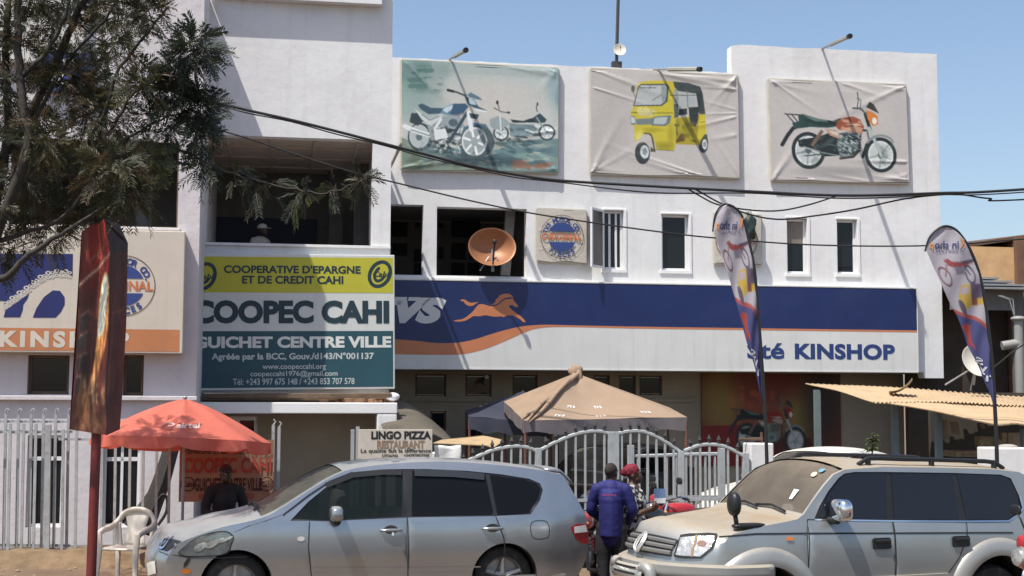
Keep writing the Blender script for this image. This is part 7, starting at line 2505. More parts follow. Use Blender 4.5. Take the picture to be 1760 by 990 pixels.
# leafy weed growing up behind the off-road car
wd = thing('tall_weed', (atY(1493, 800, 20.5).x, 20.5, 0), 0, 'tall leafy weed growing in front of the dark stall wall', 'plant')
mb = MB(); mb.tube([(0, 0, 0), (.02, 0, .8), (.05, .0, 1.4), (.08, 0, 1.78)], [.02, .016, .012, .005], 6); mb.build('stem', mat('weed_stem', (.06, .06, .03), .8), wd)
mb = MB()
rr = random.Random(4)
for k in range(110):
    z = .75 + 1.0 * rr.random(); a = rr.uniform(0, 6.28); l = rr.uniform(.09, .17) * (1.3 - .5 * (z - .75))
    o = Vector((.02 + .05 * (z - .7), 0, z)); d = Vector((math.cos(a), math.sin(a), rr.uniform(-.4, .3))).normalized(); s_ = d.cross(Vector((0, 0, 1))).normalized() * l * .3
    mb.add([o, o + d * l * .5 + s_ + Vector((0, 0, .01)), o + d * l + Vector((0, 0, -.02)), o + d * l * .5 - s_ + Vector((0, 0, .01))], [(0, 1, 2, 3)])
mb.build('leaves', mat('weed_leaf', (.10, .13, .045), .6, var=.4, vs=8, transl=.25), wd, fixn=False)

# ---------------------------------------------------------------- tree
tr = thing('roadside_tree', (atY(-150, 950, 14.60).x, 15.2, 0), 0, 'feathery leaved tree hanging over the parts shop sign and the balcony', 'tree')
TB = Vector(tr.location)
BARK = mat('bark', (.05, .042, .035), .9, var=.3, vs=6, bump=.5, bs=18)
def tw(px, py, Y=14.60): return atY(px, py, Y) - TB
LIMBS = []
limbs = [([(-150, 990, 14.60), (-130, 700, 14.60), (-90, 480, 14.60), (-60, 300, 14.60), (-40, 120, 14.60), (-30, -80, 14.60)], .17, .05, 'trunk'),
         ([(-95, 500, 14.60), (-20, 420, 14.40), (28, 318, 14.30), (48, 235, 14.30), (34, 131, 14.30), (30, 20, 14.40), (34, -60, 14.40)], .075, .03, 'limb'),
         ([(-80, 460, 14.60), (-10, 350, 14.90), (14, 220, 14.90), (10, 120, 14.90), (16, -40, 14.90)], .06, .03, 'limb'),
         ([(-60, 320, 14.60), (20, 250, 15.00), (96, 107, 14.90), (119, 56, 14.90), (150, -10, 14.90), (190, -60, 14.90)], .055, .03, 'limb'),
         ([(48, 235, 14.30), (90, 150, 14.60), (130, 90, 14.60), (190, 20, 14.60), (215, -40, 14.60)], .025, .012, 'limb'),
         ([(-80, 470, 14.60), (0, 480, 14.20), (40, 445, 14.10), (90, 412, 14.10), (130, 385, 14.10), (190, 350, 14.20)], .045, .012, 'limb'),
         ([(28, 318, 14.30), (80, 270, 14.70), (130, 270, 14.70), (179, 199, 14.60), (199, 131, 14.60), (250, 60, 14.50), (290, 10, 14.50)], .035, .010, 'limb'),
         ([(130, 270, 14.70), (190, 225, 14.60), (223, 167, 14.60), (279, 119, 14.60), (330, 62, 14.60)], .025, .008, 'limb'),
         ([(130, 270, 14.70), (210, 240, 14.60), (290, 200, 14.60), (340, 190, 14.60)], .02, .006, 'limb'),
         ([(210, 240, 14.60), (290, 250, 14.60), (345, 275, 14.50), (420, 305, 14.50), (510, 325, 14.50), (560, 332, 14.50), (620, 312, 14.50)], .018, .006, 'limb'),
         ([(-20, 420, 14.40), (40, 400, 14.50), (100, 380, 14.50), (150, 330, 14.50), (220, 290, 14.40), (260, 262, 14.40)], .03, .008, 'limb'),
         ([(34, 131, 14.30), (80, 90, 14.40), (110, 30, 14.40), (125, -30, 14.40)], .03, .012, 'limb')]
for pts, r0, r1, nm in limbs:
    P3 = [tw(*p) for p in pts]
    P3 = [Vector(p) for p in catmull(P3, 5)]
    P3 = [p + Vector((random.uniform(-1, 1), random.uniform(-1, 1), random.uniform(-1, 1))) * .012 for p in P3]
    LIMBS.append(P3)
    if nm == 'trunk': P3[0].z = -.05
    n = len(P3)
    mb = MB(); mb.tube(P3, [r0 + (r1 - r0) * i / (n - 1) for i in range(n)], 8)
    mb.build(nm, BARK, tr, smooth=True, angle=180)
clusters = [(40, 70, 75, 42), (110, 20, 65, 36), (-30, 150, 80, 30), (30, 190, 70, 40), (110, 130, 55, 30), (190, 75, 40, 26, 'g'), (210, 25, 45, 30), (255, 15, 30, 20), (180, 200, 55, 36), (110, 255, 65, 48), (40, 310, 60, 40), (200, 285, 50, 34), (255, 268, 34, 24, 'g'), (245, 150, 38, 26), (300, 155, 38, 30, 'd'), (335, 85, 40, 40, 'd'), (300, 125, 30, 22, 'd'), (345, 185, 36, 34, 'd'), (345, 232, 32, 26, 'd'), (350, 285, 20, 12, 'd'),
            (150, 325, 55, 44), (80, 385, 50, 30), (225, 330, 40, 24), (15, 420, 45, 20), (-60, 330, 80, 36), (-60, 40, 80, 30), (150, 380, 40, 16), (410, 305, 34, 6, 's'), (455, 328, 36, 11, 's'), (515, 335, 26, 11, 's'), (575, 325, 24, 14, 's'), (622, 308, 20, 12, 's'), (280, 215, 28, 14, 'd'), (150, 160, 50, 26), (70, 240, 50, 28), (180, 130, 40, 24),
            (60, -40, 90, 40), (180, -50, 70, 30), (-100, -60, 110, 40), (-160, 150, 110, 40), (-200, 20, 100, 30)]
mb = MB(); cols = []
rr = random.Random(11)
def spray(o, d, ln, col):
    d = d.normalized()
    s = d.cross(Vector((rr.uniform(-1, 1), rr.uniform(-1, 1), rr.uniform(.1, 1)))).normalized()
    n_ = s.cross(d)
    k = 9
    for i in range(k):
        t = (i + .5) / k
        c = o + d * ln * t + Vector((0, 0, -.09 * ln * t * t * 3))
        l = ln * .42 * (1 - .55 * abs(t - .35)) * rr.uniform(.75, 1.2)
        for sg in (-1, 1):
            e = (d * .72 + s * sg * .7 + n_ * rr.uniform(-.25, .25)).normalized()
            w = e.cross(n_).normalized() * .0078 * ln / .22
            b = len(mb.v)
            mb.add([c, c + e * l * .45 + w, c + e * l + Vector((0, 0, -.15 * l)), c + e * l * .45 - w], [(0, 1, 2, 3)])
            cols.extend([col] * 4)
    w = s * .005
    mb.add([o - w, o + w, o + d * ln + w * .3, o + d * ln - w * .3], [(0, 1, 2, 3)]); cols.extend([(.03, .022, .015)] * 4)
limb_pts = [p for L_ in LIMBS for p in L_]
tb_ = MB()
for c in clusters:
    px, py, r, n = c[:4]
    kind = c[4] if len(c) > 4 else ''
    dY = 14.55 + (rr.uniform(-.6, 1.5) if n > 12 else rr.uniform(-.3, .3))
    c0 = tw(px, py, dY)
    R0 = r * dY / F
    near = min(limb_pts, key=lambda p: (p - c0).length)
    tb_.cut()
    md = near.lerp(c0, .5) + Vector((0, 0, -.06))
    tb_.tube([Vector(p) for p in catmull([near, md, c0], 5)], [.012 - .0007 * k for k in range(11)], 6)
    for _ in range(3):
        v = Vector((rr.uniform(-1, 1), rr.uniform(-1, 1), rr.uniform(-1, 1))) * R0 * .75
        tb_.tube([c0, c0 + v * .5 + Vector((0, 0, .02)), c0 + v], [.006, .004, .002], 5)
    for i in range(int(n * (2.6 if kind != 's' else 1.3))):
        v = Vector((rr.gauss(0, 1), rr.gauss(0, 1), rr.gauss(0, 1))).normalized() * (rr.random() ** .45)
        o = c0 + Vector((v.x * R0 * .8, v.y * R0 * 1.5, v.z * R0 * .8))
        d = v * .8 + Vector((rr.uniform(-.5, .5), rr.uniform(-.5, .5), rr.uniform(-.5, .45)))
        q = rr.random()
        if kind == 'g': col = (.105, .13, .038) if q < .6 else (.08, .09, .032)
        elif kind == 's': col = (.035, .048, .024) if q < .5 else (.075, .07, .035) if q < .8 else (.10, .12, .04)
        elif kind == 'd': col = (.030, .046, .026) if q < .7 else (.055, .075, .035)
        else: col = (.085, .085, .035) if q < .40 else (.05, .06, .028) if q < .68 else (.12, .078, .038) if q < .90 else (.16, .14, .06)
        k = rr.uniform(.5, 1.0)
        spray(o, d, rr.uniform(.15, .23) if kind == 's' else rr.uniform(.15, .27), tuple(x * k for x in col))
tb_.build_each('twig', BARK, tr, smooth=True)
LEAF = mat('grevillea_leaf', attr='print', rough=.55, var=.15, vs=9, transl=.3)
fo = mb.build('crown', LEAF, tr, fixn=False)
at = fo.data.color_attributes.new('print', 'FLOAT_COLOR', 'POINT')
at.data.foreach_set('color', np.array([(*c, 1) for c in cols], dtype=np.float32).ravel())
# ================================================================== motorcycles and people
def motorbike(label, loc, rz, paint):
    root = thing('motorcycle', loc, rz, label, 'motorcycle', 'motorcycles standing at the gate')
    for x in (-.62, .62):
        mt = Matrix.Translation((x, 0, .30)) @ Matrix.Rotation(R(90), 4, 'X')
        mb = MB(); mb.lathe([(.22, -.04), (.27, -.045), (.30, -.02), (.30, .02), (.27, .045), (.22, .04)], 28, mt, True)
        w = mb.build('wheel', M['rubber'], root, smooth=True, angle=60)
        mb = MB(); mb.lathe([(.225, -.025), (.225, .025), (.20, .02), (.20, -.02)], 28, mt, True)
        for k in range(6):
            a = k * 1.047
            mb.tube([mt @ Vector((.03 * math.cos(a), .03 * math.sin(a), 0)), mt @ Vector((.21 * math.cos(a), .21 * math.sin(a), 0))], .012, 5)
        mb.lathe([(.0, -.06), (.04, -.06), (.04, .06), (0, .06)], 12, mt)
        mb.build('rim', M['alloy'], w, smooth=True)
    mb = MB()
    for s_ in (-.09, .09): mb.cut().tube([(.62, s_, .30), (.46, s_, .68), (.36, s_, .98)], .022, 8)
    mb.build_each('fork', M['chrome'], root, smooth=True)
    mb = MB(); mb.tube([(.38, 0, .88), (.1, 0, .74), (-.25, 0, .70), (-.72, 0, .76)], .03, 6); mb.tube([(.36, 0, .85), (.2, 0, .32), (-.2, 0, .28), (-.62, 0, .30)], .025, 6)
    for s_ in (-.1, .1): mb.tube([(-.62, s_, .30), (-.5, s_, .72)], .028, 8)
    mb.build('frame', M['black'], root, smooth=True)
    mb = MB(); blob_box(mb, (.05, 0, .42), (.36, .26, .26), None, 3); blob_box(mb, (.12, 0, .6), (.18, .2, .2), None, 4)
    for k in range(4): mb.box((.12, 0, .53 + .045 * k), (.24, .25, .014))
    mb.tube([(.2, .1, .5), (.25, .13, .3), (-.1, .14, .24), (-.7, .15, .33)], [.02, .022, .03, .045], 8)
    mb.build('engine', mat('engine_alloy', (.25, .25, .25), .4, .7, var=.3, vs=9), root, smooth=True, angle=50)
    mb = MB(); blob_box(mb, (.14, 0, .86), (.5, .28, .22), None, 2.6); mb.build('tank', paint, root, smooth=True, angle=180)
    mb = MB(); blob_box(mb, (-.42, 0, .83), (.75, .26, .12), None, 3); mb.build('seat', mat('seat_vinyl', (.02, .02, .02), .5), root, smooth=True, angle=180)
    mb = MB()
    for x, a0, a1 in ((.62, 10, 150), (-.62, 20, 170)):
        mb.cut()
        for sg in (0,):
            n = 12
            mb.grid(lambda i, j: (x + .335 * math.cos(R(a0 + (a1 - a0) * i)), -.07 + .14 * j, .30 + .335 * math.sin(R(a0 + (a1 - a0) * i))), n, 3)
    mb.build_each('mudguard', paint, root, smooth=True, solid=.008, angle=180)
    mb = MB(); mb.tube(catmull([(.20, -.36, 1.03), (.28, -.26, 1.06), (.38, -.08, 1.0), (.38, .08, 1.0), (.28, .26, 1.06), (.20, .36, 1.03)], 4), .013, 6); mb.build('handlebar', M['chrome'], root, smooth=True)
    for s_ in (-1, 1):
        mb = MB(); mb.tube([(.20, s_ * .36, 1.03), (.25, s_ * .28, 1.05)], .02, 8); mb.build('grip', M['black'], root, smooth=True)
        mb = MB(); mb.tube([(.3, s_ * .22, 1.05), (.33, s_ * .27, 1.2), (.34, s_ * .3, 1.24)], .008, 5); blob_box(mb, (.33, s_ * .33, 1.27), (.03, .14, .09), None, 3); mb.build('mirror', M['black'], root, smooth=True, angle=180)
    mb = MB(); mb.lathe([(0, .08), (.07, .07), (.095, .02), (.09, -.06), (.04, -.12), (0, -.12)], 20, Matrix.Translation((.52, 0, .90)) @ Matrix.Rotation(R(90), 4, 'Y')); mb.build('headlight', M['lens'], root, smooth=True)
    mb = MB(); blob_box(mb, (.47, 0, 1.01), (.14, .22, .16), None, 2.5); blob_box(mb, (.47, 0, .90), (.10, .25, .24), None, 2.6); mb.build('headlight_cowl', paint, root, smooth=True, angle=180)
    mb = MB(); blob_box(mb, (-.84, 0, .80), (.07, .16, .09), None, 3); mb.build('tail_light', M['lens_red'], root, smooth=True)
    mb = MB()
    for x in (.44, -.78):
        for s_ in (-1, 1): mb.cut(); blob_box(mb, (x, s_ * .17, .86), (.06, .06, .05), None, 2.4); mb.tube([(x, s_ * .08, .85), (x, s_ * .15, .86)], .012, 5)
    mb.build_each('indicator', M['amber'], root, smooth=True)
    mb = MB(); mb.tube([(-.05, .12, .27), (-.1, .28, .0)], .012, 6); mb.build('side_stand', M['black'], root)
    return root
MR = mat('red_bike_paint', (.40, .02, .025), .3, var=.1, coat=.6)
MK = mat('black_bike_paint', (.02, .02, .022), .3, var=.1, coat=.6)
p = atY(1004, 900, 17.4); motorbike('red motorcycle, mostly hidden by the tail of the silver car', Vector((p.x, 17.4, -.12)), R(250), MR)
p = atY(1128, 900, 17.9); motorbike('black motorcycle with clear lamps beside the woman in the headscarf', Vector((p.x, 17.9, -.1)), R(214), MK)
p = atY(1172, 900, 18.3); motorbike('red tanked motorcycle, its top just seen over the off road car bonnet', Vector((p.x + .1, 18.5, -.08)), R(205), MR)

h_ = atY(1752, 958, 12.0); a_ = R(198)
motorbike('red motorcycle, little but its headlamp showing beside the wheel of the off road car', Vector((h_.x - .56 * math.cos(a_), 12.0 - .56 * math.sin(a_), h_.z - .90)), a_, MR)

def remeshed(mb, name, m, parent, vox, smooth=6, disp=0.0, dscale=.12):
    me = bpy.data.meshes.new('tmp'); me.from_pydata([tuple(p) for p in mb.v], [], mb.f)
    bm = bmesh.new(); bm.from_mesh(me); bmesh.ops.recalc_face_normals(bm, faces=bm.faces); bm.to_mesh(me); bm.free()
    o = bpy.data.objects.new('tmp', me); COL.objects.link(o)
    r = o.modifiers.new('r', 'REMESH'); r.mode = 'VOXEL'; r.voxel_size = vox
    s_ = o.modifiers.new('s', 'SMOOTH'); s_.iterations = smooth; s_.factor = .5
    if disp:
        tx = bpy.data.textures.new('folds', 'CLOUDS'); tx.noise_scale = dscale
        d = o.modifiers.new('d', 'DISPLACE'); d.texture = tx; d.strength = disp; d.mid_level = .5
    dg = bpy.context.evaluated_depsgraph_get()
    out = bpy.data.meshes.new_from_object(o.evaluated_get(dg))
    bpy.data.objects.remove(o)
    out.name = name
    out.materials.clear(); out.materials.append(m)
    out.polygons.foreach_set('use_smooth', [True] * len(out.polygons))
    q = bpy.data.objects.new(name, out); COL.objects.link(q); q.parent = parent
    return q
def limb(mb, pts, rs, sx=1.0, n=14):
    pts = [Vector(p) for p in pts]
    P3 = catmull(pts, 5); k = len(P3)
    rr_ = np.interp(np.linspace(0, len(pts) - 1, k), range(len(pts)), rs)
    mb.tube(P3, list(rr_), n, True, None, sx)
    mb.ball(P3[0], rr_[0], 12, 8); mb.ball(P3[-1], rr_[-1], 12, 8)
def head(mb, c, yaw, h=.225, pitch=0.0, nose=True):
    mt = Matrix.Translation(c) @ Matrix.Rotation(yaw, 4, 'Z') @ Matrix.Rotation(pitch, 4, 'X')
    k = h / .225
    def P_(x, y, z): return mt @ Vector((x * k, y * k, z * k))     # face looks to -y
    mb.ball((0, 0, 0), (.073 * k, .093 * k, .095 * k), 20, 14, mt @ Matrix.Translation((0, .008 * k, .022 * k)))
    mb.ball((0, 0, 0), (.058 * k, .068 * k, .075 * k), 16, 12, mt @ Matrix.Translation((0, -.022 * k, -.045 * k)))
    mb.ball(P_(0, -.078, -.085), .026 * k, 10, 8)
    mb.tube([P_(0, -.088, .02), P_(0, -.105, -.02), P_(0, -.112, -.032)], [.010 * k, .014 * k, .017 * k], 8)
    mb.ball(P_(-.017, -.098, -.035), .013 * k, 8, 6); mb.ball(P_(.017, -.098, -.035), .013 * k, 8, 6)
    mb.tube([P_(-.026, -.088, -.062), P_(0, -.099, -.060), P_(.026, -.088, -.062)], .009 * k, 6); mb.tube([P_(-.024, -.086, -.073), P_(0, -.096, -.075), P_(.024, -.086, -.073)], .010 * k, 6)
    mb.tube([P_(-.05, -.072, .022), P_(-.02, -.086, .028)], .011 * k, 6); mb.tube([P_(.05, -.072, .022), P_(.02, -.086, .028)], .011 * k, 6)
    for s_ in (-1, 1):
        mb.ball((0, 0, 0), (.012 * k, .02 * k, .032 * k), 10, 8, mt @ Matrix.Translation((s_ * .075 * k, .008 * k, -.012 * k)))
    return P_
def eyes(P_, root):
    mb = MB()
    for s_ in (-1, 1): mb.cut().ball(P_(s_ * .03, -.0775, .004), .0115, 10, 8)
    mb.build_each('eye', mat('eye_white', (.5, .46, .42), .2), root, smooth=True)
    mb = MB()
    for s_ in (-1, 1): mb.cut().ball(P_(s_ * .03, -.0855, .004), .006, 8, 6)
    mb.build_each('iris', M['black'], root, smooth=True)
def hand(mb, w, d, pn, curl=.5, k=1.0, side=1):
    """palm from the wrist w along d, palm normal pn, five fingers"""
    d = Vector(d).normalized(); pn = Vector(pn); pn = (pn - d * pn.dot(d)).normalized(); s_ = d.cross(pn).normalized() * side
    w = Vector(w)
    mb.tube([w, w + d * .045 * k, w + d * .09 * k], [.026 * k, .036 * k, .036 * k], 10, True, None, 1.0)
    for i, (o_, l) in enumerate(((-.030, .068), (-.010, .078), (.011, .073), (.031, .056))):
        b = w + d * .075 * k + s_ * o_ * k
        pts = [b]
        ang = 0
        dd = d.copy()
        for seg, f in enumerate((.45, .32, .23)):
            ang += curl * (.9, 1.0, .7)[seg]
            v = d * math.cos(ang) + pn * math.sin(ang)
            pts.append(pts[-1] + v * l * f * k * 1.1)
        mb.tube(pts, [.0105 * k, .0098 * k, .009 * k, .0078 * k], 8)
        mb.ball(pts[-1], .0078 * k, 8, 6)
    t0 = w + d * .03 * k - s_ * .03 * k
    t1 = t0 + (d * .6 - s_ * .6 + pn * .35).normalized() * .04 * k
    t2 = t1 + (d * .8 - s_ * .1 + pn * .6).normalized() * .032 * k
    mb.tube([t0, t1, t2], [.013 * k, .011 * k, .009 * k], 8); mb.ball(t2, .009 * k, 8, 6)
SKIN = mat('dark_brown_skin', (.045, .024, .016), .45, var=.12, vs=9)
SKIN2 = mat('brown_skin', (.075, .038, .024), .45, var=.12, vs=9)

def standing(label, loc, yaw, H, parts, hy=0.0, armL=None, armR=None, women=False):
    """person facing local -y. arms: elbow and wrist points for height 1.7"""
    k = H / 1.70
    root = thing('person', loc, yaw, label, 'person')
    V = lambda x, y, z: Vector((x, y, z)) * k
    hw = .17 if not women else .155
    body = MB()
    limb(body, [V(0, .0, .92), V(0, .015, 1.08), V(0, .01, 1.25), V(0, .015, 1.38)], [.13 * k, .115 * k, .135 * k, .12 * k], 1.25)
    limb(body, [V(-.11, .015, 1.395), V(0, .02, 1.41), V(.11, .015, 1.395)], [.065 * k, .07 * k, .065 * k])
    limb(body, [V(0, .02, 1.40), V(0, .005, 1.50), V(0, .0, 1.54)], [.055 * k, .052 * k, .052 * k])
    P_ = head(body, V(0, -.012, 1.59), hy, .225 * k)
    for s_, arm in ((-1, armL), (1, armR)):
        e, w, hd, pn, cu = arm
        sh = V(s_ * hw, .015, 1.39)
        limb(body, [sh, (sh + V(*e)) / 2, V(*e), (V(*e) + V(*w)) / 2, V(*w)], [.056 * k, .05 * k, .040 * k, .038 * k, .027 * k])
        hand(body, V(*w), hd, pn, cu, 1.0 * k, -s_)
        limb(body, [V(s_ * .085, 0, .93), V(s_ * .095, -.005, .7), V(s_ * .095, -.005, .49), V(s_ * .097, .015, .3), V(s_ * .098, .02, .09)], [.092 * k, .08 * k, .056 * k, .052 * k, .036 * k])
        body.ball(V(s_ * .10, -.05, .04), (.042 * k, .115 * k, .038 * k))
    return root, body, P_, k, V, hw

# man in the blue jacket, seen from behind
mp_ = atY(1051, 900, 16.4)
mz = gz(mp_.x, 16.4)
armL = ((-.25, -.03, 1.13), (-.185, -.20, .99), (.35, -.9, -.1), (.6, .2, -.5), .6)
armR = ((.25, -.03, 1.13), (.17, -.22, 1.02), (-.3, -.9, .2), (-.6, .2, -.5), .6)
root, body, P_, k, V, hw = standing('man in a royal blue jacket standing with his back to the street', Vector((mp_.x, 16.4, mz)), R(180 - 12), 1.62, None, R(-22), armL, armR)
remeshed(body, 'body', SKIN, root, .010, 4)
eyes(P_, root)
jk = MB()
limb(jk, [V(0, .0, .82), V(0, .0, .95), V(0, .015, 1.10), V(0, .012, 1.27), V(0, .015, 1.385)], [.152 * k, .158 * k, .150 * k, .155 * k, .128 * k], 1.30)
limb(jk, [V(-.135, .015, 1.40), V(0, .02, 1.425), V(.135, .015, 1.40)], [.075 * k, .082 * k, .075 * k])
for s_, arm in ((-1, armL), (1, armR)):
    e, w = arm[:2]; sh = V(s_ * (hw + .005), .015, 1.39)
    limb(jk, [sh, (sh + V(*e)) / 2 + V(s_ * .012, 0, 0), V(*e), (V(*e) + V(*w)) / 2, V(*w)], [.078 * k, .072 * k, .064 * k, .056 * k, .046 * k])
jk.tube([V(0, .025, 1.40), V(0, .018, 1.475)], [.085 * k, .066 * k], 18)
JK = mat('royal_blue_jacket', (.013, .014, .12), .75, var=.18, vs=6, bump=.5, bs=14)
remeshed(jk, 'jacket', JK, root, .012, 3, .022, .22)
mb = MB()
v2, _ = text2d('KIN SHOP', .02)
def backp(u, z):
    return V(u, .21 + (.03 - .9 * u * u), z)
put_text(mb, 'KIN SHOP', (.085, 1.275, -.085, 1.30), lambda u, z: V(u, .205 - 1.2 * u * u, z + .045), .02)
mb.build('jacket_lettering', mat('jacket_red', (.35, .04, .1), .8), root)
tq = MB()
for s_ in (-1, 1):
    limb(tq, [V(s_ * .075, 0, .93), V(s_ * .098, 0, .7), V(s_ * .098, 0, .48), V(s_ * .10, .012, .25), V(s_ * .10, .015, .07)], [.115 * k, .10 * k, .08 * k, .072 * k, .066 * k])
limb(tq, [V(0, 0, .90), V(0, 0, .98)], [.135 * k, .13 * k], 1.2)
remeshed(tq, 'trousers', mat('dark_trousers', (.014, .014, .017), .8, var=.2), root, .014, 3, .02, .1)
hm = MB()
hm.ball((0, 0, 0), (.0745 * k, .0945 * k, .09 * k), 20, 14, Matrix.Translation(V(0, -.012, 1.59)) @ Matrix.Rotation(R(-22), 4, 'Z') @ Matrix.Translation((0, .014, .030)))
hm.build('hair', mat('cropped_hair', (.028, .019, .014), .9, var=.3, vs=30), root, smooth=True)
mb = MB()
for s_ in (-1, 1): mb.cut(); blob_box(mb, V(s_ * .10, -.05, .035), (.1, .27, .075), None, 3)
mb.build_each('shoe', M['black'], root, smooth=True, angle=180)

# woman in the red headscarf, in profile
wp_ = atY(1088, 900, 16.75)
armL = ((-.21, -.05, 1.10), (-.09, -.25, 1.17), (.1, -.6, .7), (.4, .5, .2), .9)
armR = ((.21, -.03, 1.09), (.06, -.26, 1.15), (-.2, -.6, .7), (-.4, .5, .2), .9)
root, body, P_, k, V, hw = standing('woman in a crimson headscarf and patterned dress holding a paper', Vector((wp_.x, 16.75, gz(wp_.x, 16.75))), R(78), 1.57, None, R(6), armL, armR, True)
remeshed(body, 'body', SKIN2, root, .010, 4)
eyes(P_, root)
dr_ = MB()
limb(dr_, [V(0, .0, .35), V(0, .0, .7), V(0, .01, .95), V(0, .012, 1.10), V(0, .0, 1.26), V(0, .012, 1.385)], [.20 * k, .185 * k, .172 * k, .135 * k, .15 * k, .115 * k], 1.2)
limb(dr_, [V(-.12, .015, 1.40), V(0, .02, 1.42), V(.12, .015, 1.40)], [.068 * k, .074 * k, .068 * k])
for s_, arm in ((-1, armL), (1, armR)):
    e = arm[0]; sh = V(s_ * hw, .015, 1.39)
    limb(dr_, [sh, (sh + V(*e)) / 2, V(*e)], [.070 * k, .066 * k, .06 * k])
DR = bpy.data.materials.new('patterned_dress'); DR.use_nodes = True
t = DR.node_tree; vo_ = t.nodes.new('ShaderNodeTexVoronoi'); vo_.inputs['Scale'].default_value = 26
tc = t.nodes.new('ShaderNodeTexCoord'); t.links.new(tc.outputs['Object'], vo_.inputs['Vector'])
cr = t.nodes.new('ShaderNodeValToRGB'); cr.color_ramp.interpolation = 'CONSTANT'
cr.color_ramp.elements[0].color = (.02, .02, .025, 1); cr.color_ramp.elements[1].position = .45; cr.color_ramp.elements[1].color = (.45, .44, .42, 1)
sx = t.nodes.new('ShaderNodeSeparateColor'); t.links.new(vo_.outputs['Color'], sx.inputs[0]); t.links.new(sx.outputs[0], cr.inputs[0])
t.links.new(cr.outputs[0], t.nodes['Principled BSDF'].inputs['Base Color']); t.nodes['Principled BSDF'].inputs['Roughness'].default_value = .8
remeshed(dr_, 'dress', DR, root, .014, 3, .02, .1)
sf = MB()
hc = V(0, -.012, 1.59)
sf.ball((0, 0, 0), (.088 * k, .108 * k, .088 * k), 20, 14, Matrix.Translation(hc) @ Matrix.Rotation(R(6), 4, 'Z') @ Matrix.Translation((0, .028, .052)))
sf.ball(hc + Vector((0, .115, .03)), (.055, .05, .05), 12, 8)
remeshed(sf, 'headscarf', mat('crimson_scarf', (.17, .008, .022), .8, var=.35, vs=18, bump=.5, bs=30), root, .010, 2, .022, .05)
pw = (V(-.09, -.25, 1.17) + V(.06, -.26, 1.15)) / 2
pp = thing('held_paper', root.matrix_basis @ (pw + Vector((0, -.085, .10))), R(22), 'blue and white folded paper held up in front of the woman', 'paper')
mb = MB(); mb.grid(lambda a, b: (-.075 + .15 * a, .01 * math.sin(3 * a), -.03 + .17 * b), 4, 4)
mb.build('sheet', mat('blue_paper', (.16, .24, .42), .7, var=.1), pp, solid=.003)
mb = MB(); mb.grid(lambda a, b: (-.075 + .15 * a, .006 + .01 * math.sin(3 * a) - .012, -.03 + .06 * b), 4, 2); mb.build('white_fold', M['white_trim'], pp, solid=.002)

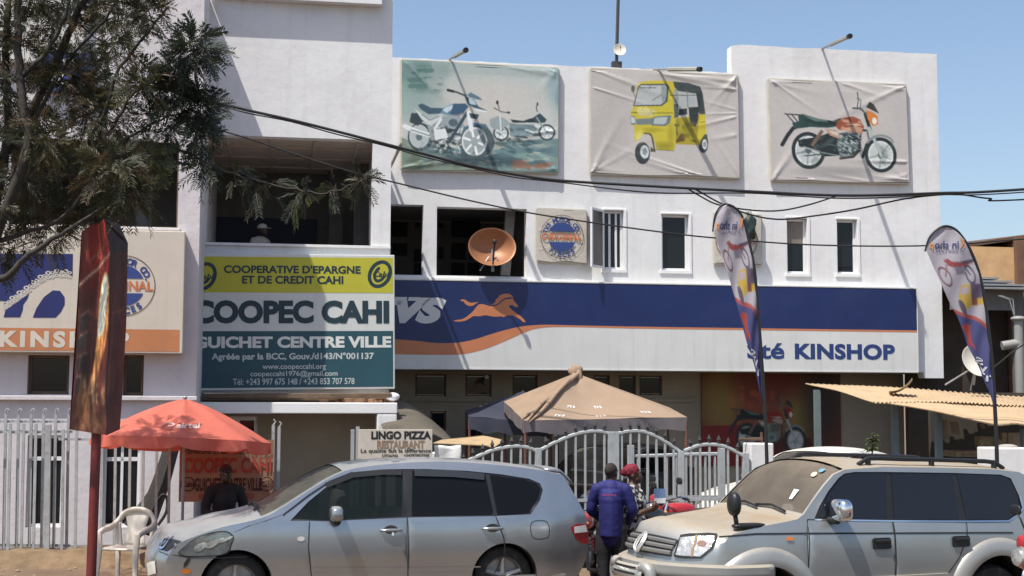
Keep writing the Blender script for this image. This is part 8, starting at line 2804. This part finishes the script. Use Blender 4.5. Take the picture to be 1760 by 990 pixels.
# seated figure in the umbrella's shade
def seated(label, loc, yaw, k, cloth_, skin, cap, ztop=.46):
    root = thing('person', loc, yaw, label, 'person')
    V = lambda x, y, z: Vector((x, y, z)) * k
    b = MB()
    limb(b, [V(0, .05, .52), V(0, .03, .70), V(0, .0, .88), V(0, -.01, .98)], [.14 * k, .12 * k, .135 * k, .115 * k], 1.2)
    limb(b, [V(-.12, -.01, 1.0), V(0, 0, 1.02), V(.12, -.01, 1.0)], [.065 * k, .07 * k, .065 * k])
    limb(b, [V(0, .0, 1.0), V(0, -.02, 1.11), V(0, -.03, 1.15)], [.052 * k] * 3)
    P_ = head(b, V(0, -.045, 1.205), R(8), .225 * k)
    for s_ in (-1, 1):
        limb(b, [V(s_ * .18, 0, .99), V(s_ * .24, -.03, .84), V(s_ * .25, -.06, .72), V(s_ * .17, -.22, .68), V(s_ * .10, -.32, .66)], [.055 * k, .05 * k, .04 * k, .036 * k, .026 * k])
        hand(b, V(s_ * .10, -.32, .66), (-s_ * .4, -.8, 0), (0, 0, -1), .5, k, -s_)
        limb(b, [V(s_ * .09, .03, .53), V(s_ * .12, -.2, .53), V(s_ * .14, -.42, .50), V(s_ * .14, -.43, .28), V(s_ * .14, -.40, .06)], [.092 * k, .085 * k, .06 * k, .052 * k, .038 * k])
        b.ball(V(s_ * .14, -.47, .04), (.042, .115, .036))
    remeshed(b, 'body', skin, root, .012, 4)
    eyes(P_, root)
    j = MB()
    limb(j, [V(0, .05, .50), V(0, .03, .70), V(0, .0, .88), V(0, -.01, .98)], [.165 * k, .14 * k, .155 * k, .125 * k], 1.22)
    limb(j, [V(-.13, -.01, 1.0), V(0, 0, 1.025), V(.13, -.01, 1.0)], [.078 * k, .08 * k, .078 * k])
    for s_ in (-1, 1):
        limb(j, [V(s_ * .18, 0, .99), V(s_ * .24, -.03, .84), V(s_ * .25, -.06, .72), V(s_ * .17, -.22, .68), V(s_ * .12, -.29, .665)], [.072 * k, .066 * k, .056 * k, .05 * k, .042 * k])
    remeshed(j, 'jacket', cloth_, root, .014, 3, .02, .1)
    tq = MB()
    for s_ in (-1, 1):
        limb(tq, [V(s_ * .08, .05, .53), V(s_ * .12, -.2, .53), V(s_ * .14, -.43, .50), V(s_ * .14, -.44, .28), V(s_ * .14, -.41, .09)], [.115 * k, .10 * k, .078 * k, .07 * k, .062 * k])
    remeshed(tq, 'trousers', mat('dark_trousers'), root, .014, 3)
    if cap:
        c = MB(); mt = Matrix.Translation(V(0, -.045, 1.205)) @ Matrix.Rotation(R(8), 4, 'Z')
        c.ball((0, 0, 0), (.082 * k, .1 * k, .085 * k), 18, 12, mt @ Matrix.Translation((0, .008, .045)), lambda p: Vector((p.x, p.y, max(p.z, -.15))))
        c.ball((0, 0, 0), (.07 * k, .07 * k, .008), 14, 6, mt @ Matrix.Translation((0, -.115, .035)))
        c.build('cap', cap, root, smooth=True)
    return root
sp_ = atY(385, 900, 18.7)
seated('person in dark clothes sitting in the shade of the red umbrella', Vector((sp_.x, 18.7, .0)), R(25), 1.02, mat('black_jacket', (.012, .012, .014), .85, var=.2), SKIN, mat('dark_cap', (.03, .012, .014), .8))
stl = thing('wooden_stool', Vector((sp_.x, 18.75, 0)), R(25), 'low wooden stool under the seated person by the painted notice', 'stool')
mb = MB(); mb.box((0, .03, .40), (.36, .34, .04)); mb.build('seat', M['wood'], stl, bevel=.006)
for sx_ in (-1, 1):
    for sy_ in (-1, 1):
        mb = MB(); mb.tube([(sx_ * .14, .03 + sy_ * .13, .38), (sx_ * .16, .03 + sy_ * .15, 0)], .022, 6); mb.build('leg', M['wood'], stl)
bp = C.m @ Vector((C.hit(448, 400, 2.2)[0], 2.2, zs - .75))
hz2 = C.hit(448, 392, 2.2)[1]
r_ = seated('person in a white cap and pale shirt sitting in the dark balcony', bp, R(60), 1.0, mat('pale_shirt', (.5, .48, .44), .85, var=.1), SKIN, mat('white_cap', (.6, .58, .54), .8))
r_.location.z = hz2 - 1.25
stl = thing('balcony_chair', r_.location.copy(), R(60), 'dark chair hidden behind the balcony parapet under the seated person', 'chair')
mb = MB(); mb.box((0, .03, .40), (.42, .4, .04)); mb.build('seat', M['wood'], stl, bevel=.006)
dzz = r_.location.z - (zs - .75)
for sx_ in (-1, 1):
    for sy_ in (-1, 1):
        mb = MB(); mb.tube([(sx_ * .18, .03 + sy_ * .17, .38), (sx_ * .18, .03 + sy_ * .17, -dzz)], .022, 6); mb.build('leg', M['wood'], stl)
mb = MB(); mb.box((0, .23, .65), (.42, .03, .5)); mb.build('backrest', M['wood'], stl, bevel=.006)
